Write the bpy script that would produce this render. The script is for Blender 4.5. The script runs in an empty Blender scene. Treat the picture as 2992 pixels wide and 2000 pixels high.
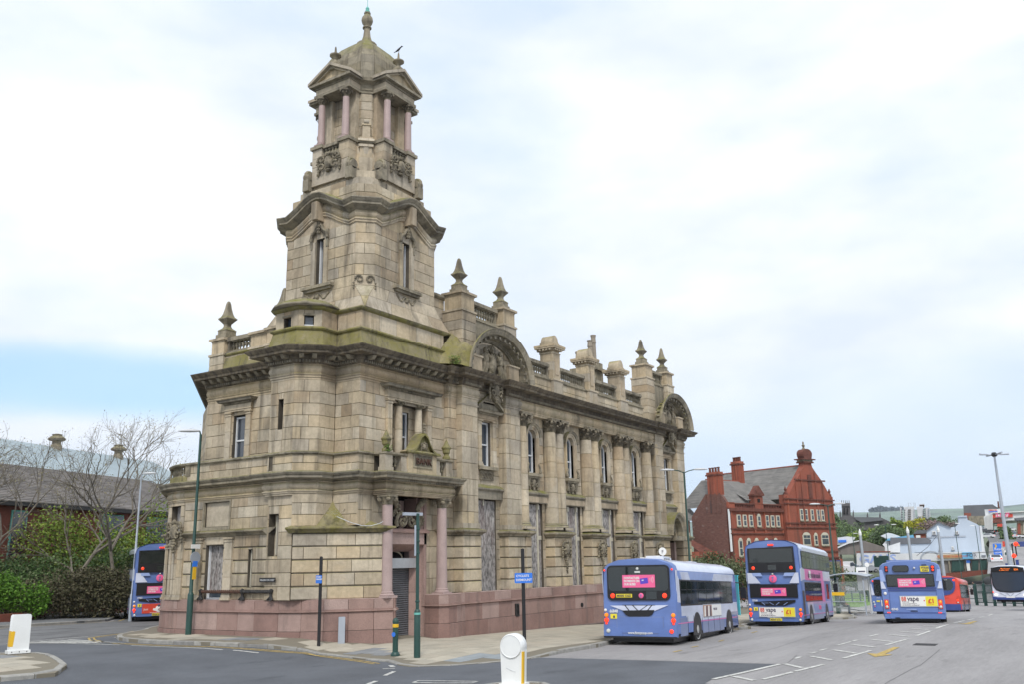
import bpy, bmesh, math, random
from mathutils import Vector, Matrix
from math import sin, cos, pi, radians as rad, atan2, hypot, sqrt
random.seed(7)
SC = bpy.context.scene
COL = SC.collection
# ------------------------------------------------------------------ camera
FOC, YAW, PIT, ROL = 2640.33, rad(32.629), rad(13.778), rad(1.142)
CAMP = Vector((-26.18, -23.58, 2.6))
_Rp = Matrix(((1,0,0),(0,cos(PIT),sin(PIT)),(0,-sin(PIT),cos(PIT))))
_Rr = Matrix(((cos(ROL),sin(ROL),0),(-sin(ROL),cos(ROL),0),(0,0,1)))
_M = _Rr @ _Rp
RW = Matrix((_M @ Vector((sin(YAW),0,cos(YAW))), _M @ Vector((-cos(YAW),0,sin(YAW))), _M @ Vector((0,-1,0))))
cam = bpy.data.cameras.new('camera'); camo = bpy.data.objects.new('camera', cam); COL.objects.link(camo)
cam.sensor_width = 36; cam.lens = FOC/2992*36; cam.clip_start = .5; cam.clip_end = 9000
cx, cy, cz = RW.col[0], -RW.col[1], -RW.col[2]
camo.matrix_world = Matrix(((cx[0],cy[0],cz[0],CAMP[0]),(cx[1],cy[1],cz[1],CAMP[1]),(cx[2],cy[2],cz[2],CAMP[2]),(0,0,0,1)))
SC.camera = camo
def at(px, py, rng):                    # photograph pixel + level distance -> world point
    v = RW @ Vector((px-1496, py-1000, FOC)); return CAMP + v*(rng/hypot(v[0], v[1]))
def atd(px, py, rng): return at(px*1.27536, py*1.27536, rng)
# ------------------------------------------------------------------ sky and sun
SUN_EL, SUN_AZ = rad(48), rad(214)      # direction the light comes from, measured from +X
W = bpy.data.worlds.new('World'); SC.world = W; W.use_nodes = True
nt = W.node_tree; nt.nodes.clear()
def N(t, **k):
    n = nt.nodes.new(t)
    for a, b in k.items():
        if a == 'i':
            for q, v in b.items(): n.inputs[q].default_value = v
        else: setattr(n, a, b)
    return n
def LK(a, b): nt.links.new(a, b)
sky = N('ShaderNodeTexSky', sky_type='NISHITA', sun_disc=False, sun_elevation=SUN_EL, sun_rotation=pi/2-SUN_AZ, air_density=1.0, dust_density=1.0, ozone_density=1.2)
b1 = N('ShaderNodeBackground', i={'Strength': .12}); LK(sky.outputs[0], b1.inputs[0])
tc = N('ShaderNodeTexCoord'); mp = N('ShaderNodeMapping', i={'Scale': (1.3, 1.3, 3.4)}); LK(tc.outputs['Generated'], mp.inputs[0])
nz = N('ShaderNodeTexNoise', i={'Scale': 1.5, 'Detail': 7., 'Roughness': .55, 'Distortion': .35}); LK(mp.outputs[0], nz.inputs[0])
cr = N('ShaderNodeValToRGB'); LK(nz.outputs[0], cr.inputs[0])
cr.color_ramp.elements[0].position = .30; cr.color_ramp.elements[0].color = (.74,.74,.74,1)
cr.color_ramp.elements[1].position = .50; cr.color_ramp.elements[1].color = (1,1,1,1)
# a gap of blue in the cloud deck low in the north west
SX = N('ShaderNodeSeparateXYZ'); LK(tc.outputs['Generated'], SX.inputs[0])
def gap(az, el, wa, we):
    d = Vector((cos(az)*cos(el), sin(az)*cos(el), sin(el)))
    t = Vector((-sin(az), cos(az), 0)); u = d.cross(t)
    outs = []
    for v, w in ((t, wa), (u, we)):
        n = N('ShaderNodeVectorMath', operation='DOT_PRODUCT'); n.inputs[1].default_value = v/w; LK(tc.outputs['Generated'], n.inputs[0])
        m = N('ShaderNodeMath', operation='POWER'); m.inputs[1].default_value = 2.; a = N('ShaderNodeMath', operation='ABSOLUTE'); LK(n.outputs['Value'], a.inputs[0]); LK(a.outputs[0], m.inputs[0]); outs.append(m.outputs[0])
    s = N('ShaderNodeMath', operation='ADD'); LK(outs[0], s.inputs[0]); LK(outs[1], s.inputs[1])
    n2 = N('ShaderNodeMath', operation='MULTIPLY_ADD'); n2.inputs[1].default_value = 1.6; n2.inputs[2].default_value = -.8; LK(nz.outputs[0], n2.inputs[0])
    s2 = N('ShaderNodeMath', operation='ADD'); LK(s.outputs[0], s2.inputs[0]); LK(n2.outputs[0], s2.inputs[1])
    f = N('ShaderNodeVectorMath', operation='DOT_PRODUCT'); f.inputs[1].default_value = d; LK(tc.outputs['Generated'], f.inputs[0])
    g = N('ShaderNodeMath', operation='GREATER_THAN'); g.inputs[1].default_value = 0; LK(f.outputs['Value'], g.inputs[0])
    mr = N('ShaderNodeMapRange', interpolation_type='SMOOTHSTEP', i={1: .1, 2: 1.15, 3: 1., 4: 0.}); LK(s2.outputs[0], mr.inputs[0])
    mm = N('ShaderNodeMath', operation='MULTIPLY'); LK(mr.outputs[0], mm.inputs[0]); LK(g.outputs[0], mm.inputs[1])
    return mm.outputs[0]
v1 = (at(100, 1110, 10)-CAMP).normalized()
g1 = gap(atan2(v1[1], v1[0]), math.asin(v1[2]), .30, .045)
v2 = (at(2750, 1380, 10)-CAMP).normalized()
g2 = gap(atan2(v2[1], v2[0]), math.asin(v2[2]), .75, .14)
def mulc(a, k):
    m = N('ShaderNodeMath', operation='MULTIPLY'); m.inputs[1].default_value = k; LK(a, m.inputs[0]); return m.outputs[0]
def inv(a):
    m = N('ShaderNodeMath', operation='SUBTRACT'); m.inputs[0].default_value = 1; LK(a, m.inputs[1]); return m.outputs[0]
def mul(a, b):
    m = N('ShaderNodeMath', operation='MULTIPLY'); LK(a, m.inputs[0]); LK(b, m.inputs[1]); return m.outputs[0]
cover = mul(cr.outputs[0], inv(mulc(g1, .78)))
nz2 = N('ShaderNodeTexNoise', i={'Scale': 2.3, 'Detail': 6., 'Roughness': .5}); LK(mp.outputs[0], nz2.inputs[0])
cc = N('ShaderNodeValToRGB'); LK(nz2.outputs[0], cc.inputs[0])
cc.color_ramp.elements[0].position = .36; cc.color_ramp.elements[0].color = (.70,.775,.89,1)
cc.color_ramp.elements[1].position = .62; cc.color_ramp.elements[1].color = (.93,.955,.99,1)
mxb = N('ShaderNodeMixRGB'); mxb.inputs[2].default_value = (.60,.75,.93,1); LK(mulc(g2, .75), mxb.inputs[0]); LK(cc.outputs[0], mxb.inputs[1])
b2 = N('ShaderNodeBackground', i={'Strength': 1.0}); LK(mxb.outputs[0], b2.inputs[0])
b3 = N('ShaderNodeBackground', i={'Color': (.38,.70,1,1), 'Strength': 1.12})
am = N('ShaderNodeMixShader', i={0: .55}); LK(b1.outputs[0], am.inputs[1]); LK(b3.outputs[0], am.inputs[2])
ms = N('ShaderNodeMixShader'); LK(cover, ms.inputs[0]); LK(am.outputs[0], ms.inputs[1]); LK(b2.outputs[0], ms.inputs[2])
wo = N('ShaderNodeOutputWorld'); LK(ms.outputs[0], wo.inputs[0])
sl = bpy.data.lights.new('sun', 'SUN'); sl.energy = 1.9; sl.angle = rad(11); sl.color = (1, .955, .89)
so = bpy.data.objects.new('sun', sl); COL.objects.link(so)
so.rotation_euler = Vector((cos(SUN_AZ)*cos(SUN_EL), sin(SUN_AZ)*cos(SUN_EL), sin(SUN_EL))).to_track_quat('Z', 'Y').to_euler()
SC.view_settings.view_transform = 'Standard'; SC.view_settings.look = 'None'; SC.view_settings.exposure = 0.26; SC.view_settings.gamma = 1; SC.view_settings.use_curve_mapping = False
# ------------------------------------------------------------------ helpers
class MB:
    def __init__(s): s.v = []; s.f = []; s.t = []; s.m = []; s.mi = 0
    def add(s, vs, fs, t=.5):
        n = len(s.v); s.v += [tuple(v) for v in vs]; s.f += [tuple(i+n for i in f) for f in fs]; s.t += [t]*len(fs); s.m += [s.mi]*len(fs)
    def box(s, x0, x1, y0, y1, z0, z1, t=.5):
        s.add([(x0,y0,z0),(x1,y0,z0),(x1,y1,z0),(x0,y1,z0),(x0,y0,z1),(x1,y0,z1),(x1,y1,z1),(x0,y1,z1)], BF, t)
    def obox(s, o, a, b, c, t=.5):       # corner + three edge vectors
        o, a, b, c = map(Vector, (o, a, b, c))
        s.add([o, o+a, o+a+b, o+b, o+c, o+a+c, o+a+b+c, o+b+c], BF, t)
    def tube(s, pts, r, n=8, t=.5, cap=True):
        pts = [Vector(p) for p in pts]; rs = r if isinstance(r, (list, tuple)) else [r]*len(pts)
        vs = []; fs = []; up = Vector((0,0,1)); pr = None
        for i, p in enumerate(pts):
            d = (pts[min(i+1, len(pts)-1)]-pts[max(i-1, 0)]).normalized()
            if pr is None:
                pr = d.cross(up)
                if pr.length < 1e-3: pr = d.cross(Vector((1,0,0)))
            pr = (pr - d*pr.dot(d))
            if pr.length < 1e-6: pr = d.orthogonal()
            pr.normalize(); q = d.cross(pr)
            for k in range(n):
                a = 2*pi*k/n; vs.append(p+(pr*cos(a)+q*sin(a))*rs[i])
        for i in range(len(pts)-1):
            for k in range(n): fs.append((i*n+k, i*n+(k+1)%n, (i+1)*n+(k+1)%n, (i+1)*n+k))
        if cap: fs.append(tuple(range(n))[::-1]); fs.append(tuple((len(pts)-1)*n+k for k in range(n)))
        s.add(vs, fs, t)
    def lathe(s, prof, c=(0,0,0), n=12, t=.5, rot=0, sq=False):   # prof [(r,z)]
        vs = []; fs = []; k2 = sqrt(2) if sq else 1
        for r, z in prof:
            for k in range(n): a = 2*pi*k/n+rot; vs.append((c[0]+r*k2*cos(a), c[1]+r*k2*sin(a), c[2]+z))
        m = len(prof)
        for i in range(m-1):
            for k in range(n): fs.append((i*n+k, i*n+(k+1)%n, (i+1)*n+(k+1)%n, (i+1)*n+k))
        if prof[0][0] > .001: fs.append(tuple(range(n))[::-1])
        if prof[-1][0] > .001: fs.append(tuple((m-1)*n+k for k in range(n)))
        s.add(vs, fs, t)
    def blob(s, c, r, t=.5, jit=.15, n=2, basis=None):   # lumpy ellipsoid
        bm = bmesh.new(); bmesh.ops.create_icosphere(bm, subdivisions=n, radius=1)
        c = Vector(c); vs = []
        for v in bm.verts:
            k = 1+random.uniform(-jit, jit); p = Vector((v.co[0]*r[0]*k, v.co[1]*r[1]*k, v.co[2]*r[2]*k))
            if basis: p = basis @ p
            vs.append(c+p)
        fs = [tuple(v.index for v in f.verts) for f in bm.faces]; bm.free(); s.add(vs, fs, t)
    def build(s, name, mat, parent=None, smooth=False, **k):
        me = bpy.data.meshes.new(name); me.from_pydata(s.v, [], s.f)
        for m in (mat if isinstance(mat, (list, tuple)) else [mat]): me.materials.append(m)
        if isinstance(mat, (list, tuple)): me.polygons.foreach_set('material_index', s.m)
        at_ = me.attributes.new('tone', 'FLOAT', 'FACE'); at_.data.foreach_set('value', s.t)
        if smooth: me.polygons.foreach_set('use_smooth', [True]*len(s.f)); 
        if smooth == 'auto': me.set_sharp_from_angle(angle=rad(40))
        me.update()
        return link(name, me, parent, **k)
BF = [(0,3,2,1),(4,5,6,7),(0,1,5,4),(1,2,6,5),(2,3,7,6),(3,0,4,7)]
def link(name, me, parent=None, **k):
    o = bpy.data.objects.new(name, me); COL.objects.link(o); o.parent = parent
    for a, b in k.items(): o[a] = b
    return o
def thing(name, label, cat, loc=(0,0,0), rz=0, group=None, ry=0, sc=1):
    o = bpy.data.objects.new(name, None); COL.objects.link(o); o.empty_display_size = .2
    o.location = loc; o.rotation_euler = (0, ry, rz); o.scale = (sc,)*3; o['label'] = label; o['category'] = cat
    if group: o['group'] = group
    return o
def tag(o, label, cat, group=None):
    o['label'] = label; o['category'] = cat
    if group: o['group'] = group
    return o
def copy_tree(o, loc=None, rz=None, parent=None, label=None):
    c = o.copy(); COL.objects.link(c); c.parent = parent
    if loc is not None: c.location = loc
    if rz is not None: c.rotation_euler = (0, 0, rz)
    if label: c['label'] = label
    for ch in list(o.children): copy_tree(ch, parent=c)
    return c
_txt = {}
def text(s, size, mat, parent, o, u, v, name='lettering', ext=.004, sx=1., align='LEFT', bold=0.):
    cu = bpy.data.curves.new('t', 'FONT'); cu.body = s; cu.size = size; cu.resolution_u = 2; cu.extrude = ext; cu.align_x = align; cu.offset = bold; cu.space_line = .85
    ob = bpy.data.objects.new('t', cu); COL.objects.link(ob)
    me = bpy.data.meshes.new_from_object(ob.evaluated_get(bpy.context.evaluated_depsgraph_get())); bpy.data.objects.remove(ob)
    u = Vector(u).normalized(); v = Vector(v).normalized(); n = u.cross(v); o = Vector(o)
    for p in me.vertices: c = p.co.copy(); p.co = o+u*c[0]*sx+v*c[1]+n*(c[2]+ext)
    me.materials.clear(); me.materials.append(mat)
    return link(name, me, parent)
def rrect(w, h, r, n=4):
    pts = []
    for cx_, cy_, a0 in ((w-r, r, -pi/2), (w-r, h-r, 0), (r, h-r, pi/2), (r, r, pi)):
        for i in range(n+1): a = a0+pi/2*i/n; pts.append((cx_+r*cos(a), cy_+r*sin(a)))
    return pts
def plate(mb, pts, o, u, v, d, t=.5):    # polygon given in (u,v), extruded d along u x v
    u = Vector(u); v = Vector(v); n = u.cross(v).normalized(); o = Vector(o); k = len(pts)
    a = [o+u*p[0]+v*p[1] for p in pts]; b = [q+n*d for q in a]
    mb.add(a+b, [tuple(range(k))[::-1], tuple(range(k, 2*k))]+[(i, (i+1) % k, k+(i+1) % k, k+i) for i in range(k)], t)
# ------------------------------------------------------------------ materials
def mat(name, base=(.5,.5,.5), rough=.8, metal=0, spec=.5, tone=None, noise=None, streak=None, moss=None, bump=None, emit=None, coat=0, dirt=None, alpha=None):
    m = bpy.data.materials.new(name); m.use_nodes = True; t = m.node_tree; b = t.nodes['Principled BSDF']; L = t.links.new
    b.inputs['Roughness'].default_value = rough; b.inputs['Metallic'].default_value = metal; b.inputs['Specular IOR Level'].default_value = spec
    if coat: b.inputs['Coat Weight'].default_value = coat; b.inputs['Coat Roughness'].default_value = .08
    rgb = t.nodes.new('ShaderNodeRGB'); rgb.outputs[0].default_value = (*base, 1); cur = rgb.outputs[0]
    geo = t.nodes.new('ShaderNodeNewGeometry')
    def nse(sc, det=5, rgh=.6, dis=0.):
        mp = t.nodes.new('ShaderNodeMapping'); mp.inputs['Scale'].default_value = sc if isinstance(sc, tuple) else (sc,)*3; L(geo.outputs['Position'], mp.inputs[0])
        n = t.nodes.new('ShaderNodeTexNoise'); n.inputs['Scale'].default_value = 1; n.inputs['Detail'].default_value = det; n.inputs['Roughness'].default_value = rgh; n.inputs['Distortion'].default_value = dis; L(mp.outputs[0], n.inputs[0]); return n.outputs[0]
    def ramp(f, stops):
        r = t.nodes.new('ShaderNodeValToRGB'); L(f, r.inputs[0]); e = r.color_ramp.elements
        while len(e) < len(stops): e.new(.5)
        for q, (p, c) in zip(e, stops): q.position = p; q.color = (*c, 1) if len(c) == 3 else c
        return r.outputs[0]
    def mix(f, a, c2, mode='MIX'):
        x = t.nodes.new('ShaderNodeMixRGB'); x.blend_type = mode
        if isinstance(f, float): x.inputs[0].default_value = f
        else: L(f, x.inputs[0])
        for q, k in ((a, 1), (c2, 2)):
            if isinstance(q, tuple): x.inputs[k].default_value = (*q, 1)
            else: L(q, x.inputs[k])
        return x.outputs[0]
    if tone:
        a = t.nodes.new('ShaderNodeAttribute'); a.attribute_name = 'tone'; cur = ramp(a.outputs['Fac'], [(i/(len(tone)-1), c) for i, c in enumerate(tone)])
    if noise:                              # list of (scale, low, high, lo, hi)
        for q in noise:
            sc, lo, hi = q[:3]; p0, p1 = (q[3], q[4]) if len(q) > 3 else (.3, .7)
            cur = mix(1., cur, ramp(nse(sc), [(p0, (lo,)*3), (p1, (hi,)*3)]), 'MULTIPLY')
    if dirt:
        for col, sc, p0, p1, st in dirt:
            f = ramp(nse(sc, 6, .65), [(p0, (0,)*3), (p1, (st,)*3)]); cur = mix(f, cur, col)
    if streak:
        col, sc, p0, p1, st = streak
        f = ramp(nse(sc, 4, .6, .2), [(p0, (0,)*3), (p1, (st,)*3)]); cur = mix(f, cur, col)
    if moss:                               # grows on ledges and slopes that face up
        col, st, nlo, nhi = moss
        sp = t.nodes.new('ShaderNodeSeparateXYZ'); L(geo.outputs['Normal'], sp.inputs[0])
        mr = t.nodes.new('ShaderNodeMapRange'); mr.inputs[1].default_value = nlo; mr.inputs[2].default_value = nhi; L(sp.outputs[2], mr.inputs[0])
        f1 = ramp(nse(1.7, 6, .7), [(.36, (.15,)*3), (.6, (1,)*3)])
        mu = t.nodes.new('ShaderNodeMath'); mu.operation = 'MULTIPLY'; L(mr.outputs[0], mu.inputs[0]); L(f1, mu.inputs[1])
        mu2 = t.nodes.new('ShaderNodeMath'); mu2.operation = 'MULTIPLY'; mu2.inputs[1].default_value = st; L(mu.outputs[0], mu2.inputs[0])
        cur = mix(mu2.outputs[0], cur, col)
    L(cur, b.inputs['Base Color'])
    if bump:
        sc, dist = bump; bn = t.nodes.new('ShaderNodeBump'); bn.inputs['Distance'].default_value = dist; bn.inputs['Strength'].default_value = 1; L(nse(sc, 8, .7), bn.inputs['Height']); L(bn.outputs[0], b.inputs['Normal'])
    if emit: b.inputs['Emission Color'].default_value = (*emit[0], 1); b.inputs['Emission Strength'].default_value = emit[1]
    if alpha is not None: b.inputs['Alpha'].default_value = alpha
    return m
TN = [(.53,.43,.29),(.46,.39,.285),(.58,.50,.375),(.43,.38,.305),(.57,.46,.30),(.50,.44,.34),(.42,.325,.215),(.61,.54,.42)]
MO = (.17,.165,.035)
M = {}
M['stone'] = mat('stone', tone=TN, rough=.92, noise=[(.9,.78,1.14),(7.,.86,1.1),((.22,.22,.3),.82,1.1)], dirt=[((.11,.09,.065),(.5,.5,.35),.53,.72,.6),((.46,.33,.18),(.35,.35,.5),.56,.75,.5)], streak=((.10,.085,.065),(2.6,2.6,.22),.52,.74,.75), moss=((MO),.8,.35,.8), bump=(14.,.012))
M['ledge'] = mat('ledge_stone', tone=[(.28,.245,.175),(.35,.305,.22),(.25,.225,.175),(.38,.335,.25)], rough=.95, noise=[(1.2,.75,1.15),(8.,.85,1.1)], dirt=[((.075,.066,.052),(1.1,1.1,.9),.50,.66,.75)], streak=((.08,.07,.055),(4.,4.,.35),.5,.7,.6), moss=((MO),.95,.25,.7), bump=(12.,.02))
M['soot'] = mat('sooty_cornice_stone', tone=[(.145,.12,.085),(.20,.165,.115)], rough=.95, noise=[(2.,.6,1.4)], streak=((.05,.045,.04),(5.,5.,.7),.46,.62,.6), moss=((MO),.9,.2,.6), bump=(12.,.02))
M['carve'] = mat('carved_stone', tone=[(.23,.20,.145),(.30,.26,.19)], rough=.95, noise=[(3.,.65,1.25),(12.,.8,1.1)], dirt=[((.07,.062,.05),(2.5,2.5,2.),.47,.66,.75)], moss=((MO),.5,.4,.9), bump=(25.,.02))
M['mossy'] = mat('mossy_weathering_stone', tone=[(.26,.235,.13),(.29,.25,.15)], rough=.97, noise=[(1.5,.75,1.15)], dirt=[((.20,.185,.05),(1.1,1.1,1.2),.40,.62,.85),((.09,.08,.055),(2.6,2.6,.7),.50,.66,.8),((.24,.215,.06),(9.,9.,9.),.52,.62,.6)], bump=(16.,.02))
M['joint'] = mat('mortar_joint', (.10,.085,.065), .95, noise=[(2.,.6,1.2)])
M['granite'] = mat('pink_granite', tone=[(.39,.265,.23),(.34,.22,.19),(.44,.32,.285),(.28,.17,.145),(.41,.285,.245)], rough=.7, noise=[(45.,.75,1.15,.35,.65),(1.4,.8,1.1)], streak=((.13,.10,.09),(2.2,2.2,.3),.54,.72,.5), bump=(30.,.006))
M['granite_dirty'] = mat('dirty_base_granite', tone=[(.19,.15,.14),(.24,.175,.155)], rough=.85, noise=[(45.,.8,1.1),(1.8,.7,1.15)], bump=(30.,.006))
M['pinkcol'] = mat('pink_granite_shaft', (.43,.325,.305), .55, noise=[(40.,.85,1.1),(2.,.85,1.08)])
M['board'] = mat('weathered_chipboard', (.27,.255,.245), .85, noise=[((16.,16.,5.),.35,1.7,.36,.62),(.9,.8,1.15)], streak=((.14,.09,.08),(2.,2.,.35),.5,.68,.6))
M['plywood'] = mat('bare_plywood', (.45,.32,.17), .8, noise=[((9.,9.,1.),.85,1.1)])
M['cream'] = mat('cream_window_paint', (.58,.55,.45), .55, noise=[(3.,.85,1.05)])
M['white'] = mat('white_window_paint', (.72,.74,.76), .5, noise=[(3.,.88,1.03)])
M['glass'] = mat('dark_window_glass', (.045,.058,.078), .08, spec=.9)  # blue-grey base colour stands in for reflected sky
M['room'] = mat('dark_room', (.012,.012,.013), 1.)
M['shutter'] = mat('steel_roller_shutter', (.23,.24,.26), .45, .6, noise=[(2.,.8,1.15)])
M['shutbox'] = mat('galvanised_shutter_box', (.50,.52,.54), .4, .5, noise=[(3.,.85,1.05)])
M['green'] = mat('dark_green_paint', (.018,.062,.052), .45, noise=[(3.,.8,1.2)])
M['black'] = mat('black_paint', (.014,.014,.016), .5)
M['iron'] = mat('black_cast_iron', (.022,.021,.021), .55, noise=[(9.,.6,1.8)])
M['rust'] = mat('rusty_iron', (.075,.036,.024), .8, noise=[(8.,.5,1.5)])
M['galv'] = mat('galvanised_steel', (.42,.46,.52), .5, .35, noise=[(2.,.9,1.05)])
M['lamphead'] = mat('lamp_housing', (.58,.60,.62), .4)
M['verdigris'] = mat('verdigris_copper', (.16,.46,.40), .8)
M['yellow'] = mat('yellow_paint', (.75,.45,.02), .5)
M['blue'] = mat('blue_sign', (.035,.19,.72), .4)
M['bwhite'] = mat('white_plastic', (.78,.80,.80), .35, noise=[(2.5,.93,1.02)])
M['slate'] = mat('slate_roof', tone=[(.11,.105,.10),(.17,.155,.14),(.13,.12,.115)], rough=.85, noise=[(1.,.8,1.2),(10.,.8,1.1)], bump=(10.,.02))
M['pot'] = mat('clay_chimney_pot', (.30,.26,.21), .9, noise=[(5.,.8,1.1)])
M['road'] = mat('worn_pale_asphalt', (.32,.31,.312), .92, noise=[((.10,.45,.3),.78,1.1),(28.,.86,1.07),((1.2,9.,1.),.90,1.05)], dirt=[((.12,.118,.12),(.35,1.1,.6),.60,.72,.55),((.07,.07,.072),(1.6,1.6,1.6),.70,.76,.5)], bump=(60.,.006))
M['dark'] = mat('dark_asphalt', (.105,.114,.13), .93, noise=[(50.,.72,1.28),(.5,.82,1.14),((.15,.6,.5),.88,1.1)], dirt=[((.05,.055,.063),(.5,1.3,1.),.60,.70,.5)], bump=(70.,.008))
M['mid'] = mat('older_asphalt', (.16,.163,.168), .93, noise=[(50.,.8,1.2),((.5,.5,.5),.75,1.15)], dirt=[((.06,.062,.066),(.35,.9,1.),.55,.6,.6)], bump=(70.,.008))
M['flag'] = mat('buff_paving_flag', tone=[(.42,.385,.31),(.47,.43,.35),(.38,.35,.285),(.45,.40,.32)], rough=.9, noise=[(1.,.86,1.06),(20.,.92,1.05)], dirt=[((.20,.19,.17),(.5,.5,.5),.56,.72,.5)])
M['greyflag'] = mat('grey_paving', tone=[(.20,.21,.22),(.25,.26,.27)], rough=.9, noise=[(2.,.85,1.08)])
M['blueflag'] = mat('blue_grey_tactile_paving', tone=[(.26,.29,.31),(.30,.33,.35)], rough=.9, noise=[(3.,.85,1.08)])
M['kerb'] = mat('granite_kerb', tone=[(.30,.295,.275),(.37,.36,.33),(.25,.245,.235)], rough=.85, noise=[(6.,.75,1.1),(30.,.9,1.05)])
M['mortarpave'] = mat('paving_joint', (.19,.17,.13), .95)
M['rwhite'] = mat('white_road_paint', (.62,.62,.59), .8, noise=[(11.,.50,1.05,.33,.55),(1.1,.78,1.05)])
M['ryellow'] = mat('yellow_road_paint', (.50,.36,.11), .8, noise=[(9.,.6,1.05,.35,.6)])
M['grass'] = mat('grass', (.15,.175,.11), .95, noise=[(4.,.6,1.3),(.7,.8,1.2)])
# ------------------------------------------------------------------ ground
def sm(t): t = min(max(t, 0), 1); return t*t*(3-2*t)
def P(x, y):                             # level of the pavements
    z = .3*sm((y+2.2)/2.8) - .012*min(max(0, y-8), 12)
    z -= .021*min(max(x+1, 0), 13)+.036*min(max(x-12, 0), 38)+.05*min(max(x-50, 0), 15)+.012*min(max(x-65, 0), 120)
    z += .05*min(max(-9-y, 0), 7)*min(max(x/14, 0), 1)
    if x > 150: z += .052*(x-150)*sm((x-150)/70)*(.55+.45*sm((-y+10)/90))
    if y > 45: z += .03*(y-45)*sm((x+40)/80)
    return z
def Tz(x, y): return P(x, y)-.12
def Zg(x, y):
    i, j = math.floor(x), math.floor(y); a, b = x-i, y-j
    return (Tz(i,j)*(1-a)+Tz(i+1,j)*a)*(1-b)+(Tz(i,j+1)*(1-a)+Tz(i+1,j+1)*a)*b
def lin(a, b, s): return [a+k*s for k in range(int((b-a)/s+1e-6)+1)]
gx = lin(-600, -60, 60)+lin(-58, 70, 1)[2:]+lin(76, 200, 6)+lin(210, 700, 20)+[800,1000,1400,2000,3200,5200]
gy = [-4200,-2400,-1400,-900,-600,-400,-300]+lin(-250, -70, 12)+lin(-58, 48, 1)+lin(56, 200, 12)+lin(220, 600, 40)+[800,1200,2000,3200,4600]
gx = sorted(set(gx)); gy = sorted(set(gy))
g = MB(); nx, ny = len(gx), len(gy)
g.v = [(x, y, Tz(x, y) if x < 800 else Tz(800, y)-(x-800)*.012) for y in gy for x in gx]
for j in range(ny-1):
    for i in range(nx-1): g.f.append((j*nx+i, j*nx+i+1, (j+1)*nx+i+1, (j+1)*nx+i)); g.t.append(.5); g.m.append(1 if gx[i] >= 150 or gy[j] > 34 else 0)
ground = g.build('ground', [M['road'], M['grass']], kind='structure')
def drape(name, poly, off, m, parent=None, step=1., zf=None, kind='structure', hfun=None, thick=0, label=None):
    bm = bmesh.new(); vs = [bm.verts.new((x, y, 0)) for x, y in poly]; bm.faces.new(vs)
    xs = [p[0] for p in poly]; ys = [p[1] for p in poly]
    for a, lo, hi in ((0, min(xs), max(xs)), (1, min(ys), max(ys))):
        k = math.ceil(lo/step)*step
        while k < hi:
            co = (k, 0, 0) if a == 0 else (0, k, 0); no = (1, 0, 0) if a == 0 else (0, 1, 0)
            bmesh.ops.bisect_plane(bm, geom=bm.verts[:]+bm.edges[:]+bm.faces[:], plane_co=co, plane_no=no, dist=1e-5); k += step
    for v in bm.verts: v.co.z = Zg(v.co.x, v.co.y)+(hfun(v.co.x, v.co.y) if hfun else 0)+off
    if thick:
        be = [e for e in bm.edges if len(e.link_faces) == 1]
        r = bmesh.ops.extrude_edge_only(bm, edges=be)
        for v in r['geom']:
            if isinstance(v, bmesh.types.BMVert): v.co.z -= thick
    bmesh.ops.recalc_face_normals(bm, faces=bm.faces[:])
    me = bpy.data.meshes.new(name); bm.to_mesh(me); bm.free()
    if me.polygons and sum(p.normal[2] for p in me.polygons) < 0: me.flip_normals()
    me.materials.append(m); a = me.attributes.new('tone', 'FLOAT', 'FACE'); tv = random.random(); a.data.foreach_set('value', [tv]*len(me.polygons))
    o = link(name, me, parent)
    if kind and not parent: o['kind'] = kind
    if label: o['label'] = label
    return o
def sdist(x, y, a, b):
    ax, ay = a; bx, by = b; t = ((x-ax)*(bx-ax)+(y-ay)*(by-ay))/((bx-ax)**2+(by-ay)**2); t = min(max(t, 0), 1)
    return hypot(x-ax-t*(bx-ax), y-ay-t*(by-ay))
def PH(x, y):                            # height of the pavement over the road, with two dropped crossings
    d = sdist(x, y, (-5.6,-7.0), (-3.0,-8.8)); e = sdist(x, y, (-3.9,-2.), (-4.8,-4.5))
    return .12-.105*math.exp(-(d/1.5)**2)-.07*math.exp(-(e/1.2)**2)
def strip(name, pts, w, m, off=.008, parent=None, **k):
    # a painted line of width w along pts, draped on the road
    L_, R_ = [], []
    for i, p in enumerate(pts):
        a = pts[max(i-1, 0)]; b = pts[min(i+1, len(pts)-1)]; d = Vector((b[0]-a[0], b[1]-a[1])).normalized(); n = Vector((-d[1], d[0]))
        L_.append((p[0]+n[0]*w/2, p[1]+n[1]*w/2)); R_.append((p[0]-n[0]*w/2, p[1]-n[1]*w/2))
    mb = MB()
    for i in range(len(pts)-1):
        n = max(1, int(hypot(pts[i+1][0]-pts[i][0], pts[i+1][1]-pts[i][1])/.5)); 
        for k_ in range(n):
            a, b = k_/n, (k_+1)/n
            q = [(L_[i][0]*(1-s)+L_[i+1][0]*s, L_[i][1]*(1-s)+L_[i+1][1]*s) for s in (a, b)]+[(R_[i][0]*(1-s)+R_[i+1][0]*s, R_[i][1]*(1-s)+R_[i+1][1]*s) for s in (b, a)]
            mb.add([(x, y, Zg(x, y)+off) for x, y in q], [(3,2,1,0)])
    return mb.build(name, m, parent, **k)
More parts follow.
